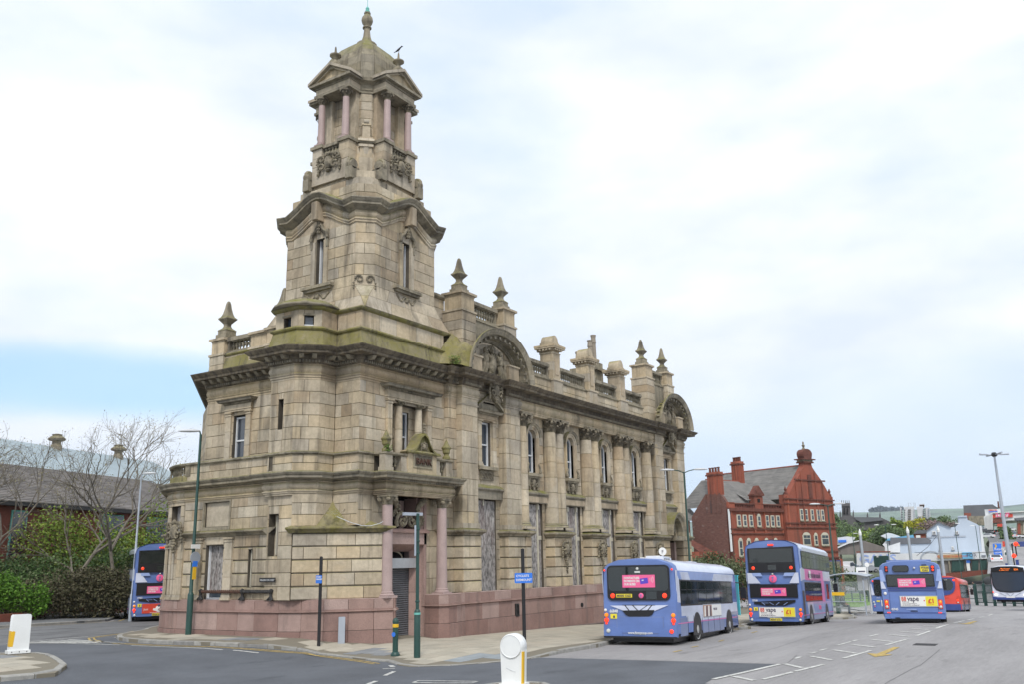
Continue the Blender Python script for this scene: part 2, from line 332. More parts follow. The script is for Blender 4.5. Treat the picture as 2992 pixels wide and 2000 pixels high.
KO = [(40,58),(18,30.6),(8,19.6),(2.5,14.3),(-1.2,10.9),(-2.33,9.6),(-3.4,9.0),(-4.6,8.0),(-5.41,6.6),(-5.76,5.33),(-5.80,3.19),(-5.66,1.6),(-5.39,.33),(-4.7,-.6),(-4.1,-1.25),(-4.18,-2.37),(-4.5,-3.4),(-4.81,-4.3),(-4.85,-5.2),(-5.15,-5.9),(-5.55,-6.4),(-5.7,-6.9),(-5.45,-7.3),(-5.0,-7.8),(-4.4,-8.2),(-3.6,-8.6),(-2.7,-8.9),(-1.8,-9.0),(1.93,-8.75),(3.76,-8.35),(6,-7.75),(9,-7.15),(12.6,-6.8),(13.2,-8.4),(14.0,-9.3),(15.5,-9.4),(17.2,-8.6),(18.8,-7.9),(24,-7.1),(31,-6.4),(33,-8.4),(34.2,-9.1),(36,-9.25),(38,-8.9),(41,-8.0),(46,-6.9),(52,-5.8),(62,-4.6)]
PAVE = KO+[(62,2.5),(44,6),(28,8),(10,10)]
pave = drape('pavement', PAVE, 0, M['mortarpave'], hfun=PH, thick=.3)
def inside(x, y, poly):
    c = False; n = len(poly)
    for i in range(n):
        x1, y1 = poly[i]; x2, y2 = poly[i-1]
        if (y1 > y) != (y2 > y) and x < (x2-x1)*(y-y1)/(y2-y1)+x1: c = not c
    return c
def offpoly(pts, d):
    out = []
    for i, p in enumerate(pts):
        a = pts[max(i-1, 0)]; b = pts[min(i+1, len(pts)-1)]; t = Vector((b[0]-a[0], b[1]-a[1])).normalized(); out.append((p[0]-t[1]*d, p[1]+t[0]*d))
    return out
# kerb stones: each one a piece of its own for as far as they can be told apart
def resample(pts, s):
    out = [pts[0]]; acc = 0
    for i in range(len(pts)-1):
        a, b = Vector(pts[i]), Vector(pts[i+1]); L = (b-a).length; p = s-acc
        while p <= L: out.append(tuple(a.lerp(b, p/L))); p += s
        acc = L-(p-s)
    return out
ks = resample(KO[3:], .92)
far = MB()
def kerb_piece(mb, a, b, h0, w=.16, gap=.012, hf=PH, t=None):
    a, b = Vector(a), Vector(b); d = (b-a).normalized(); n = Vector((-d[1], d[0])); a = a+d*gap; b = b-d*gap
    def z(p): return Zg(p[0], p[1])+hf(p[0], p[1])+h0
    q = [a-n*.015, b-n*.015, b+n*w, a+n*w]; ch = .02
    q2 = [a-n*.015+n*ch, b-n*.015+n*ch, b+n*w, a+n*w]
    mb.add([(*p, z(p)-.3) for p in q]+[(*p, z(p)-ch) for p in q]+[(*p, z(p)) for p in q2], [(0,1,5,4),(1,2,6,5),(2,3,7,6),(3,0,4,7),(4,5,9,8),(5,6,10,9),(6,7,11,10),(7,4,8,11),(8,9,10,11)], random.random() if t is None else t)
for i in range(len(ks)-1):
    if ks[i][0] < 46 and (i < 58 or ks[i][0] < 16):
        mb = MB(); kerb_piece(mb, ks[i], ks[i+1], .006); mb.build('kerb_stone', M['kerb'], pave)
    else: kerb_piece(far, ks[i], ks[i+1], .006)
far.build('kerb_stones', M['kerb'], pave, kind='stuff')
# paving flags aligned with the facade: nearest 300 singly, rest as one
inner = offpoly(KO, .19)
PIN = inner+[(62,2.5),(44,6),(28,8),(10,10)]
BF_ = [(-3.45,.2),(-3.45,9.0),(0,12),(27.3,12),(27.3,-2.15),(2.0,-2.15),(2.0,-1.4),(-.7,-1.4),(-.7,-2.3),(-1.,-2.35)]   # foot of the stone building
GS = [[(-5.29,1.61),(-3.57,2.31),(-3.55,0.66),(-5.11,0.20)], [(-4.3,-2.5),(-2.79,-2.66),(-2.62,-3.13),(-3.66,-4.65),(-4.7,-4.5)]]
BS = [(-5.2,-7.4),(-3.2,-6.83),(-2.5,-8.0),(-3.5,-8.5),(-4.3,-8.05)]
def flagz(x, y): return Zg(x, y)+PH(x, y)
flags = []
yy = -9.45
while yy < 9.6:
    off = random.uniform(0, .6); xx = -6.2-off
    while xx < 48:
        w = random.choice((.62,.75,.9)); h = .6
        cs = [(xx,yy),(xx+w,yy),(xx+w,yy+h),(xx,yy+h)]
        if all(inside(x, y, PIN) for x, y in cs) and not any(inside(x, y, BF_) for x, y in cs) and (yy < -1.9 or xx < -2.5):
            cxm, cym = xx+w/2, yy+h/2; m = 'flag'
            if any(inside(cxm, cym, q) for q in GS): m = 'greyflag'
            if inside(cxm, cym, BS): m = 'blueflag'
            flags.append((hypot(cxm-CAMP[0], cym-CAMP[1]), cs, m))
        xx += w
    yy += .6
flags.sort(key=lambda q: q[0])
rest = {}
for k, (d, cs, m) in enumerate(flags):
    mb = MB() if k < 290 else rest.setdefault(m, MB())
    x0, y0 = cs[0]; x1, y1 = cs[2]; e = .009; u = random.uniform(0, .003)
    q = [(x0+e,y0+e),(x1-e,y0+e),(x1-e,y1-e),(x0+e,y1-e)]
    mb.add([(x, y, flagz(x, y)-.02) for x, y in q]+[(x, y, flagz(x, y)+.011+u) for x, y in q], [(4,5,6,7),(0,1,5,4),(1,2,6,5),(2,3,7,6),(3,0,4,7)], random.random())
    if k < 290: mb.build('paving_flag', M[m], pave)
for m, mb in rest.items(): mb.build('paving_flags', M[m], pave, kind='stuff')
# darker resurfaced road across the foreground and round the left
DK = [(-200,-200),(-40,-60),(-12,-17.5),(-5.72,-15.45),(-4.94,-15.33),(-1.33,-15.81),(-1.75,-12.3),(-2.2,-9.02),(-2.7,-8.9)]+[KO[i] for i in range(25, 3, -1)]
DK = [(-57,-57),(-20,-57),(-5.72,-15.45),(-4.94,-15.33),(-1.33,-15.81),(-1.75,-12.3),(-2.2,-9.02),(-2.7,-8.9)]+[KO[i] for i in range(25, 6, -1)]+[(-4.3,8.6),(-6,9.4),(-57,6)]
drape('resurfaced_road', DK, .006, M['dark'], step=1)
drape('side_road', [(-57,6),(-6,9.4),(-4.3,8.6),(-3.4,9.0),(-2.33,9.6),(-1.2,10.9),(2.5,14.3),(8,19.6),(18,30.6),(36,47.5),(28,47.5),(20,46),(9.5,28),(5.6,23.4),(-1.3,22),(-12,20.5),(-57,14)], .006, M['mid'], step=1)
FK = [(-57,14),(-12,20.5),(-1.3,22),(3.4,22.9),(5.6,23.8),(9.5,28.4),(20,46)]
fp = drape('far_pavement', FK+[(16,47.5),(6,31),(2,26.2),(-2,25.2),(-12,23.7),(-57,17.5)], .0, M['mid'], hfun=lambda x, y: .12, thick=.3, step=1)
fk = resample(FK, .92); mbf = MB()
for i in range(len(fk)-1):
    if -25 < fk[i][0] < 9:
        mb = MB(); kerb_piece(mb, fk[i], fk[i+1], .006, hf=lambda x, y: .12); mb.build('kerb_stone', M['kerb'], fp)
    else: kerb_piece(mbf, fk[i], fk[i+1], .006, hf=lambda x, y: .12)
mbf.build('kerb_stones', M['kerb'], fp, kind='stuff')
# painted markings, each line its own piece under the road
road = drape('road', [(-3.5,-57),(69,-57),(69,-8),(62,-4.7),(52,-5.9),(46,-7),(41,-8.1),(38,-9),(36,-9.35),(34.2,-9.2),(33,-8.5),(31,-6.5),(24,-7.2),(18.8,-8.0),(17.2,-8.7),(15.5,-9.5),(14,-9.4),(13.1,-8.5),(12.5,-6.9),(9,-7.25),(6,-7.85),(3.76,-8.45),(1.93,-8.85),(-1.8,-9.05),(-1.6,-12.3),(-1.2,-15.9),(-4.0,-16.3),(-5.6,-15.6),(-12,-26)], .003, M['road'], step=1)
def ln(pts, w=.12, m='rwhite', off=.013, name='painted_line'): strip(name, pts, w, M[m], off, road)
ln([(-4.94,-15.36),(-3.6,-15.55),(-1.33,-15.83)], .13)
for a, b in (((-4.54,-16.40),(-2.9,-16.62)), ((-2.75,-16.63),(-.95,-16.86)), ((.89,-16.92),(3.23,-17.15)), ((5.1,-17.22),(7.4,-17.45)), ((8.7,-17.5),(11.0,-17.62)), ((12.1,-17.62),(15.4,-17.6)), ((17.5,-17.5),(21.6,-17.4)), ((22.9,-17.38),(25.5,-17.36)), ((28,-17.3),(30,-17.3)), ((33,-17.2),(37,-17))): ln([a, b])
for a, b in (((-4.26,-15.6),(-4.83,-16.3)), ((-1.25,-15.92),(-1.96,-16.6)), ((1.1,-15.98),(.34,-16.75)), ((3.06,-16.12),(2.28,-16.95)), ((4.9,-16.25),(4.3,-17.05)), ((6.88,-16.4),(6.25,-17.25)), ((9.0,-16.56),(8.35,-17.4)), ((10.4,-16.66),(9.97,-17.45)), ((11.9,-16.8),(11.5,-17.5)), ((14,-16.8),(13.5,-17.5)), ((16,-16.8),(15.5,-17.4)), ((18.5,-16.8),(18,-17.35))): ln([a, b], .16)
for a, b in (((.3,-15.74),(.83,-15.76)), ((1.87,-15.75),(2.28,-15.82)), ((2.7,-15.8),(3.3,-15.85)), ((4.5,-15.87),(5.9,-15.98)), ((6.1,-16.0),(6.6,-16.03)), ((8,-16.1),(9,-16.2))): ln([a, b], .1)
for a, b in (((.97,-11.84),(1.64,-11.83)), ((2.86,-11.67),(3.44,-11.67)), ((5.6,-11.58),(6.3,-11.5)), ((10.5,-11.1),(11.6,-10.96)), ((16,-10.5),(17,-10.4)), ((22,-10),(23,-9.9))): ln([a, b], .09, 'ryellow')
def arrow(o, d, L, name='painted_arrow'):
    d = Vector(d).normalized(); n = Vector((-d[1], d[0])); o = Vector(o)
    pts = [(0,.0),(.9,.42),(.85,.14),(L,.16),(L,-.02),(.85,-.08),(.75,-.32)]
    poly = [tuple(o+d*a+n*b) for a, b in pts]
    me = drape(name, poly, .013, M['ryellow'], road, 1); return me
M['crack'] = mat('tar_filled_crack', (.13,.13,.135), .9)
for q in ([(-9,-19.2),(-4,-19.0),(0,-19.05),(4.2,-18.9)], [(1.5,-12.4),(6,-12.2),(12,-11.9),(17,-12.2)], [(-1.0,-13.4),(3,-14.3),(8,-14.1),(14,-14.6)], [(9.2,-12.0),(9.6,-14.1),(9.0,-16.2)], [(-.9,-15.9),(1.4,-15.5)]): ln(q, .013, 'crack', .010, 'road_joint')
arrow((1.5,-17.62), (1,-.03), 3.0); arrow((16.5,-18.1), (1,.02), 4.6)
for o_, m_ in (((5.3,-18.6), 'iron'),):
    for i in range(6): mb = MB(); mb.box(5.32+i*.12, 5.39+i*.12, -18.6, -17.95, Zg(5.5,-18.3)-.01, Zg(5.5,-18.3)+.012); mb.build('drain_bar', M['iron'], road)
ln([(-6.4,-6.55),(-6.16,-6.78)], .1); ln([(-5.66,-6.2),(-5.9,-6.5)], .14); ln([(-6.75,-7.25),(-7.55,-7.62)], .12); ln([(-8.5,-8.16),(-9.1,-8.4)], .12)
for q in ([(-8.36,-9.18),(-8.0,-9.07),(-7.8,-9.7),(-7.55,-10.5),(-7.85,-10.54),(-8.2,-9.76),(-8.36,-9.18)],): ln(q, .09)
YL = [(-4.95,9.15),(-5.7,7.9),(-6.2,6.6),(-6.32,5.4),(-6.3,3.2),(-6.1,1.5),(-5.75,.0),(-4.95,-.95),(-4.45,-1.55),(-4.55,-2.5),(-4.85,-3.5),(-5.2,-4.6),(-5.55,-5.5)]
ln([(-1.6,11.2),(-2.9,10.2),(-4.0,9.75)]+YL, .075, 'ryellow'); ln(offpoly([(-1.6,11.2),(-2.9,10.2),(-4.0,9.75)]+YL, .17), .075, 'ryellow')
ln([(-6.6,4.2),(-6.5,2.2),(-6.3,.3),(-5.6,-.8)], .1)
ln([(-7.6,9.9),(-6.9,7.4),(-6.6,4.8)], .1); ln([(-7.6,9.9),(-5.2,10.1),(-4.4,10.05)], .1)
for k in range(6): ln([(-7.2+k*.3,9.75-k*.1),(-6.75+k*.12,7.7-k*.5)], .14)
ln([(-50,14.7),(-12,20.0),(-1.3,21.5),(3.4,22.4),(5.9,23.2),(9.9,28)], .09, 'ryellow')
# traffic islands
def island(name, pts, extra=True):
    o = drape(name, pts, 0, M['mortarpave'], hfun=lambda x, y: .10, thick=.3)
    q = resample(pts+[pts[0]], .8)
    for i in range(len(q)-1): mb = MB(); kerb_piece(mb, q[i], q[i+1], .016, .15, hf=lambda x, y: .10); mb.build('kerb_stone', M['kerb'], o)
    xs = [p[0] for p in pts]; ys = [p[1] for p in pts]; inn = [(p[0]+(sum(xs)/len(xs)-p[0])*.14, p[1]+(sum(ys)/len(ys)-p[1])*.14) for p in pts]
    y = min(ys)
    while y < max(ys):
        x = min(xs)
        while x < max(xs):
            cs = [(x+.01,y+.01),(x+.59,y+.01),(x+.59,y+.59),(x+.01,y+.59)]
            if all(inside(a, b, inn) for a, b in cs):
                mb = MB(); mb.add([(a, b, Zg(a, b)+.09) for a, b in cs]+[(a, b, Zg(a, b)+.116) for a, b in cs], [(4,5,6,7),(0,1,5,4),(1,2,6,5),(2,3,7,6),(3,0,4,7)], random.random()); mb.build('paving_flag', M['flag' if x-y > -14.2 or x+y < -9.2 else 'greyflag'], o)
            x += .6
        y += .6
    return o
island('traffic_island', [(-13.5,-.6),(-12.2,-.75),(-11.5,-.1),(-10.3,2.6),(-10.0,3.5),(-10.3,4.6),(-11.5,5.6),(-15,6.2),(-17,3),(-16,.5)][::1])
bp = at(1502, 1990, 21)
island('traffic_island', [(bp[0]-2.6,bp[1]-1.7),(bp[0]-.2,bp[1]-1.5),(bp[0]+.9,bp[1]-.2),(bp[0]+.7,bp[1]+.7),(bp[0]-1.6,bp[1]+.9),(bp[0]-3.4,bp[1]-.4)])
# ------------------------------------------------------------------ the stone building
B = thing('stone_building', 'soot stained sandstone corner building with domed clock-less tower and boarded windows', 'building', (0,0,0))
B['label'] = 'soot stained sandstone corner building with a tall domed tower and boarded windows'
def Vn(p0, p1):
    d = Vector((p1[0]-p0[0], p1[1]-p0[1])); L = d.length; d /= L; return d, Vector((d[1], -d[0])), L   # right hand = outward
blocks = {'stone': [], 'granite': []}
def rsub(r, o):                          # rectangle r minus rectangle o
    a, b, c, d = r; e, f, g_, h = o
    if f <= a or e >= b or h <= c or g_ >= d: return [r]
    out = []
    if e > a: out.append((a, e, c, d)); a = e
    if f < b: out.append((f, b, c, d)); b = f
    if g_ > c: out.append((a, b, c, g_))
    if h < d: out.append((a, b, h, d))
    return out
back = MB()
def wall(p0, p1, z0, z1, ops=(), ch=.42, kind='stone', proud=.0, bl=(.62,1.0), th=.4, rust=False, tones=None, gap=.0075, seed=None, blocks_on=True):
    d, n, L = Vn(p0, p1); ops = list(ops)
    us = sorted(set([0, L]+[min(max(o[k], 0), L) for o in ops for k in (0, 1)]))
    for i in range(len(us)-1):           # backing
        a, b = us[i], us[i+1]
        if b-a < 1e-4: continue
        if i == 0: a += .035
        if i == len(us)-2: b -= .035
        if b-a < .01: continue
        segs = [(z0, z1)]
        for o in ops:
            if o[0] < (a+b)/2 < o[1]:
                ns = []
                for s in segs:
                    if o[3] <= s[0] or o[2] >= s[1]: ns.append(s); continue
                    if o[2] > s[0]: ns.append((s[0], o[2]))
                    if o[3] < s[1]: ns.append((o[3], s[1]))
                segs = ns
        for c, e in segs:
            o = Vector((*p0, 0))+Vector((*d, 0))*a+Vector((*n, 0))*(-th); o.z = c
            back.obox(o, Vector((*d, 0))*(b-a), Vector((*n, 0))*(th-.03+proud), Vector((0,0,e-c)), .2)
    if not blocks_on: return
    nc = max(1, round((z1-z0)/ch)); hh = (z1-z0)/nc
    for c in range(nc):
        za, zb = z0+c*hh, z0+(c+1)*hh; u = 0
        first = (c % 2)*.5*bl[0]
        while u < L-1e-4:
            w = random.uniform(*bl)
            if u == 0 and first: w = first+random.uniform(0, .1)
            if L-u-w < .28: w = L-u
            for r in [(u, min(u+w, L), za, zb)]:
                rs = [r]
                for o in ops: rs = [q for x in rs for q in rsub(x, o)]
                for q in rs:
                    if q[1]-q[0] > .04 and q[3]-q[2] > .03: blocks[kind].append((p0, d, n, q, proud+random.uniform(-.003, .004), rust, gap, random.random() if tones is None else random.choice(tones)))
            u += w
def block_mb(mb, b):
    p0, d, n, (a, c, e, f), pr, rust, gap, t = b
    g_ = gap; o = Vector((*p0, 0)); D = Vector((*d, 0)); Nn = Vector((*n, 0)); Z = Vector((0,0,1)); bv = .025 if rust else .007; bu = .005 if rust else bv; gz = gap+(.012 if rust else 0)
    i = [(a+g_, e+gz), (c-g_, e+gz), (c-g_, f-gz), (a+g_, f-gz)]
    j = [(a+g_+bu, e+gz+bv), (c-g_-bu, e+gz+bv), (c-g_-bu, f-gz-bv), (a+g_+bu, f-gz-bv)]
    if c-a < 2*(g_+bv)+.01 or f-e < 2*(gz+bv)+.01: j = i
    mb.add([o+D*u+Z*z+Nn*(-.05) for u, z in i]+[o+D*u+Z*z+Nn*(pr-(.022 if rust else .006)) for u, z in i]+[o+D*u+Z*z+Nn*pr for u, z in j],
           [(0,1,5,4),(1,2,6,5),(2,3,7,6),(3,0,4,7),(4,5,9,8),(5,6,10,9),(6,7,11,10),(7,4,8,11),(8,9,10,11)], t)
def flush_blocks():
    for kind, nm, m in (('stone', 'stone_block', M['stone']), ('granite', 'granite_block', M['granite'])):
        bs = []
        for b in blocks[kind]:
            p0, d, n, (a, c, e, f), *_ = b
            ctr = Vector((p0[0]+d[0]*(a+c)/2, p0[1]+d[1]*(a+c)/2, (e+f)/2)); v = CAMP-ctr; dist = v.length; v /= dist
            fac = v[0]*n[0]+v[1]*n[1]; bs.append((-(c-a)*(f-e)*max(fac, 0)/dist**2, b))
        bs.sort(key=lambda q: q[0]); rest = MB()
        for k, (s, b) in enumerate(bs):
            if k < 295: mb = MB(); block_mb(mb, b); mb.build(nm, m, B)
            else: block_mb(rest, b)
        if rest.v: rest.build(nm+'s', m, B, kind='stuff')
def sweep(path, prof, m, name, closed=False, zo=None, caps=True, t=None, parent=None, mb=None, inner=None):
    # profile of (out, z) carried along a plan path; outward is the right hand side
    n = len(path); vs = []; fs = []; k = len(prof); own = mb is None; mb = mb or MB()
    for i in range(n):
        if closed: a, b, c = path[i-1], path[i], path[(i+1) % n]
        else: a, b, c = path[max(i-1, 0)], path[i], path[min(i+1, n-1)]
        d1 = Vector((b[0]-a[0], b[1]-a[1])); d2 = Vector((c[0]-b[0], c[1]-b[1]))
        if d1.length < 1e-6: d1 = d2.copy()
        if d2.length < 1e-6: d2 = d1.copy()
        d1.normalize(); d2.normalize(); n1 = Vector((d1[1], -d1[0])); n2 = Vector((d2[1], -d2[0])); s = n1+n2
        mt = s/(s.dot(n1)) if s.length > .2 else n1
        for o, z in prof: vs.append((b[0]+mt[0]*o, b[1]+mt[1]*o, z+(zo[i] if zo else 0)))
    e = n if closed else n-1
    for i in range(e):
        j = (i+1) % n; tt = random.random() if t is None else t
        for q in range(k-1): mb.add([vs[i*k+q], vs[j*k+q], vs[j*k+q+1], vs[i*k+q+1]], [(0,1,2,3)], tt)
    if caps and not closed: mb.add([vs[q] for q in range(k)], [tuple(range(k))[::-1]]); mb.add([vs[(n-1)*k+q] for q in range(k)], [tuple(range(k))])
    if own: return mb.build(name, m, parent or B)
def along(path, step, fn, o=0, closed=False, skip=()):
    ps = path+[path[0]] if closed else path
    for i in range(len(ps)-1):
        if i in skip: continue
        d, n, L = Vn(ps[i], ps[i+1]); L2 = L; k = max(1, round(L2/step))
        for q in range(k):
            u = (q+.5)*L/k; fn((ps[i][0]+d[0]*u, ps[i][1]+d[1]*u), d, n)
def box_mesh(w, dep, h, taper=0):         # centred on u, grows outward +y(n), z up
    mb = MB(); mb.add([(-w/2,0,0),(w/2,0,0),(w/2,dep-taper,0),(-w/2,dep-taper,0),(-w/2,0,h),(w/2,0,h),(w/2,dep,h),(-w/2,dep,h)], BF, .4)
    me = bpy.data.meshes.new('bracket'); me.from_pydata(mb.v, [], mb.f); a = me.attributes.new('tone', 'FLOAT', 'FACE'); a.data.foreach_set('value', mb.t); return me
def place(name, me, p, z, d, n, parent=None):
    o = bpy.data.objects.new(name, me); COL.objects.link(o); o.parent = parent or B
    o.matrix_basis = Matrix(((d[0], n[0], 0, p[0]), (d[1], n[1], 0, p[1]), (0,0,1,z), (0,0,0,1))); return o
ARC = [(-.3-3*cos(rad(a)), 6.2+3*sin(rad(a))) for a in (40,34,28,22,16,10,5,0)]
NW = (ARC[0][0]+26*sin(rad(40)), ARC[0][1]+26*cos(rad(40)))
# --- granite plinth
PL = [NW]+ARC+[(-3.3,2.0),(-3.22,.9),(-2.98,.05),(-2.6,-.62),(-2.05,-1.22),(-1.4,-1.8),(-.88,-2.24)]
def off(path, d):
    out = []
    for i, p in enumerate(path):
        a, b = path[max(i-1, 0)], path[min(i+1, len(path)-1)]; t = Vector((b[0]-a[0], b[1]-a[1])).normalized(); out.append((p[0]+t[1]*d, p[1]-t[0]*d))
    return out
def plinth(path, bot=-.35):
    q = off(path, .06); q2 = off(path, .10)
    for i in range(len(path)-1):
        L = hypot(path[i+1][0]-path[i][0], path[i+1][1]-path[i][1]); many = L > 2
        bl = (.95,1.25) if many else (L+1, L+2)
        wall(q[i], q[i+1], .46, 1.07, kind='granite', ch=.61, bl=bl, gap=.006)
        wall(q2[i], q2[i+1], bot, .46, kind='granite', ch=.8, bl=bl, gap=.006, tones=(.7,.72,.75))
        wall(q[i], q[i+1], 1.16, 1.50, kind='granite', ch=.34, bl=bl, gap=.006)
    sweep(path, [(0,1.07),(.09,1.075),(.13,1.10),(.13,1.12),(.09,1.13),(.10,1.155),(.07,1.165),(0,1.165)], M['granite'], 'plinth_moulding', t=.1)
    sweep(path, [(-.3,1.495),(.062,1.497),(.062,1.503),(.02,1.515),(-.3,1.52)], M['granite'], 'plinth_top', t=.5)
plinth(PL)
dirtyb = MB()
# door jambs
PL2 = [(1.82,-1.45),(1.82,-2.2),(2.12,-2.36),(2.7,-2.3),(3.2,-2.15),(3.5,-2.12),(27.4,-2.12),(27.4,9)]
plinth(PL2, -1.1)
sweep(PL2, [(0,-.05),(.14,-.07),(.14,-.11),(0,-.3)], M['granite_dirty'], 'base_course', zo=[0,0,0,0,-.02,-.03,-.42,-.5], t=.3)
# --- ground storey walls
GW = [NW]+ARC
for i in range(len(GW)-1):
    L = hypot(GW[i+1][0]-GW[i][0], GW[i+1][1]-GW[i][1])
    if i == 0: wall(GW[0], GW[1], 1.5, 5.2, bl=(.8,1.2))
# bow: three boarded lights with mullions, panel and carved keystone above
gl = MB()
def boarded(p0, p1, u0, u1, z0, z1, depth, name='board', m='board', split=None):
    d, n, L = Vn(p0, p1); o = Vector((*p0, 0))+Vector((*d, 0))*u0-Vector((*n, 0))*depth
    zs = [z0, split, z1] if split else [z0, z1]
    for a, b in zip(zs, zs[1:]):
        mb = MB(); mb.obox(Vector((o[0], o[1], a+.006)), Vector((*d, 0))*(u1-u0), Vector((*n, 0))*(.03), Vector((0,0,b-a-.012)), random.random()); mb.build(name, M[m], B)
def bar(p0, p1, u0, u1, z0, z1, o0, o1, m, name, t=.5, mb=None):
    d, n, L = Vn(p0, p1); o = Vector((*p0, z0))+Vector((*d, 0))*u0+Vector((*n, 0))*o0; own = mb is None; mb = mb or MB()
    mb.obox(o, Vector((*d, 0))*(u1-u0), Vector((*n, 0))*(o1-o0), Vector((0,0,z1-z0)), t)
    if own: return mb.build(name, m, B)
WG = (-3.3, 5.45); WG2 = (-3.3, 1.55)
arcw = ARC+[WG]
bow = MB()
for i in range(len(ARC)-1):
    for z0, z1 in ((3.5,3.75),(5.0,5.2)): wall(ARC[i], ARC[i+1], z0, z1, bl=(3,4))
wall(ARC[0], ARC[2], 1.5, 5.2, bl=(3,4))
wall(ARC[5], ARC[6], 1.5, 3.5, bl=(3,4)); wall(ARC[2], ARC[3], 3.75, 5.0, bl=(3,4)); wall(ARC[6], ARC[7], 3.75, 5.0, bl=(3,4))
for i in (2,3,4,6): boarded(ARC[i], ARC[i+1], -.05, hypot(ARC[i+1][0]-ARC[i][0], ARC[i+1][1]-ARC[i][1])+.05, 1.5, 3.5, .28)
for i in (3,4,5): boarded(ARC[i], ARC[i+1], -.05, hypot(ARC[i+1][0]-ARC[i][0], ARC[i+1][1]-ARC[i][1])+.05, 3.9, 5.0, .3)
pil = MB()
def pilaster(p0, p1, u, w, z0, z1, out, m='stone', base=True, cap=True, courses=.6, name='pilaster', sink=.0):
    d, n, L = Vn(p0, p1); mb = MB(); zz = z0+(.18 if base else 0); ze = z1-(.16 if cap else 0)
    k = max(1, round((ze-zz)/courses)); h = (ze-zz)/k
    for i in range(k): bar(p0, p1, u-w/2, u+w/2, zz+i*h+.008, zz+(i+1)*h-.008, -.05-sink, out, None, '', random.random(), mb)
    bar(p0, p1, u-w/2+.02, u+w/2-.02, zz, ze, -.05-sink, out-.03, None, '', 0, mb)
    if base:
        bar(p0, p1, u-w/2-.05, u+w/2+.05, z0, z0+.09, -.05-sink, out+.06, None, '', .2, mb); bar(p0, p1, u-w/2-.025, u+w/2+.025, z0+.09, z0+.18, -.05-sink, out+.03, None, '', .4, mb)
    if cap:
        bar(p0, p1, u-w/2-.02, u+w/2+.02, ze, ze+.05, -.05-sink, out+.025, None, '', .3, mb); bar(p0, p1, u-w/2, u+w/2, ze+.05, ze+.1, -.05-sink, out+.01, None, '', .3, mb); bar(p0, p1, u-w/2-.05, u+w/2+.05, ze+.1, z1, -.05-sink, out+.06, None, '', .1, mb)
    return mb.build(name, M[m], B)
for i, u in ((2,0.),(4,.0),(5,.15),(5,.0)): pilaster(ARC[i], ARC[i+1], u, .2, 1.5, 3.55, .03)
pilaster(ARC[6], (-3.3,6.2), .2, .34, 1.5, 3.78, .05)
for i in range(3, 6): bar(ARC[i], ARC[i+1], -.04, .10, 1.5, 3.5, -.25, -.1, M['white'], 'mullion')
W1 = [(.15+.0,.0,0,0)]
# straight ground wall between bow and turret, y 6.2 -> 1.55
gp0, gp1 = (-3.3,6.2), (-3.3,1.55)
wall(gp0, gp1, 1.5, 3.8, ops=[(1.36,2.34,1.5,3.45),(3.68,3.90,1.95,3.25)], ch=.45, rust=True, gap=.007, bl=(.6,.95))
wall(gp0, gp1, 4.0, 5.2, ops=[(1.16,2.6,4.1,5.05)], ch=.4, bl=(.7,1.05))
boarded(gp0, gp1, 1.36, 2.34, 1.75, 3.45, .26)
bar(gp0, gp1, 1.36, 1.42, 1.5, 3.45, -.24, -.16, M['white'], 'window_frame'); bar(gp0, gp1, 2.28, 2.34, 1.5, 3.45, -.24, -.16, M['white'], 'window_frame'); bar(gp0, gp1, 1.4, 2.3, 1.5, 1.58, -.24, -.10, M['white'], 'window_frame')
bar(gp0, gp1, 1.36, 2.34, 1.58, 1.78, -.3, -.26, M['glass'], 'pane')
bar(gp0, gp1, 3.66, 3.92, 1.9, 3.3, -.4, -.2, M['room'], 'slit_window'); bar(gp0, gp1, 3.70, 3.74, 1.95, 3.25, -.19, -.12, M['cream'], 'slit_frame')
pilaster(gp0, gp1, 1.0, .36, 1.5, 3.72, .06); pilaster(gp0, gp1, 2.66, .40, 1.5, 3.72, .06)
bar(gp0, gp1, 1.10, 2.66, 4.0, 4.12, -.05, .05, M['ledge'], 'panel_frame'); bar(gp0, gp1, 1.2, 2.56, 4.14, 5.02, -.2, -.08, M['stone'], 'stone_panel', .35)
bar(gp0, gp1, 1.10, 1.18, 4.12, 5.1, -.05, .04, M['ledge'], 'panel_frame'); bar(gp0, gp1, 2.58, 2.66, 4.12, 5.1, -.05, .04, M['ledge'], 'panel_frame'); bar(gp0, gp1, 1.18, 2.58, 5.04, 5.1, -.05, .04, M['ledge'], 'panel_frame')
# turret and diagonal corner, ground storey
TU = [(-2.0,1.55),(-3.45,1.55),(-3.45,.35),(-2.8,-.3),(-2.0,-.3),(-2.0,-1.5)]
wall((-3.36,1.55), (-3.36,.3), 1.5, 5.2, ops=[(.08,.58,3.0,4.45)], ch=.45, rust=False, bl=(.6,.9), gap=.008)
bar((-3.36,1.55), (-3.36,.3), .1, .56, 3.0, 4.45, -.4, -.3, M['stone'], 'window_reveal', .2); bar((-3.36,1.55), (-3.36,.3), .3, .54, 3.1, 4.36, -.3, -.24, M['board'], 'board'); bar((-3.36,1.55), (-3.36,.3), .27, .31, 3.05, 4.4, -.3, -.2, M['cream'], 'window_frame')
D0, D1 = (-3.36,.24), (-1.16,-1.96)
wall(D0, D1, 1.5, 3.75, ch=.45, bl=(.75,1.25), rust=True, gap=.007)
# flat ledge string at 3.8-4.0
STR = [(0,3.76),(.05,3.77),(.08,3.82),(.14,3.86),(.20,3.90),(.20,3.95),(.02,4.0),(-.3,4.03)]
sweep([NW]+ARC+[(-3.3,1.55),(-3.36,1.5)], STR, M['ledge'], 'string_course'); sweep([(-3.36,.42),(-3.36,.24),D1,(-1.14,-1.5)], STR, M['mossy'], 'string_course')
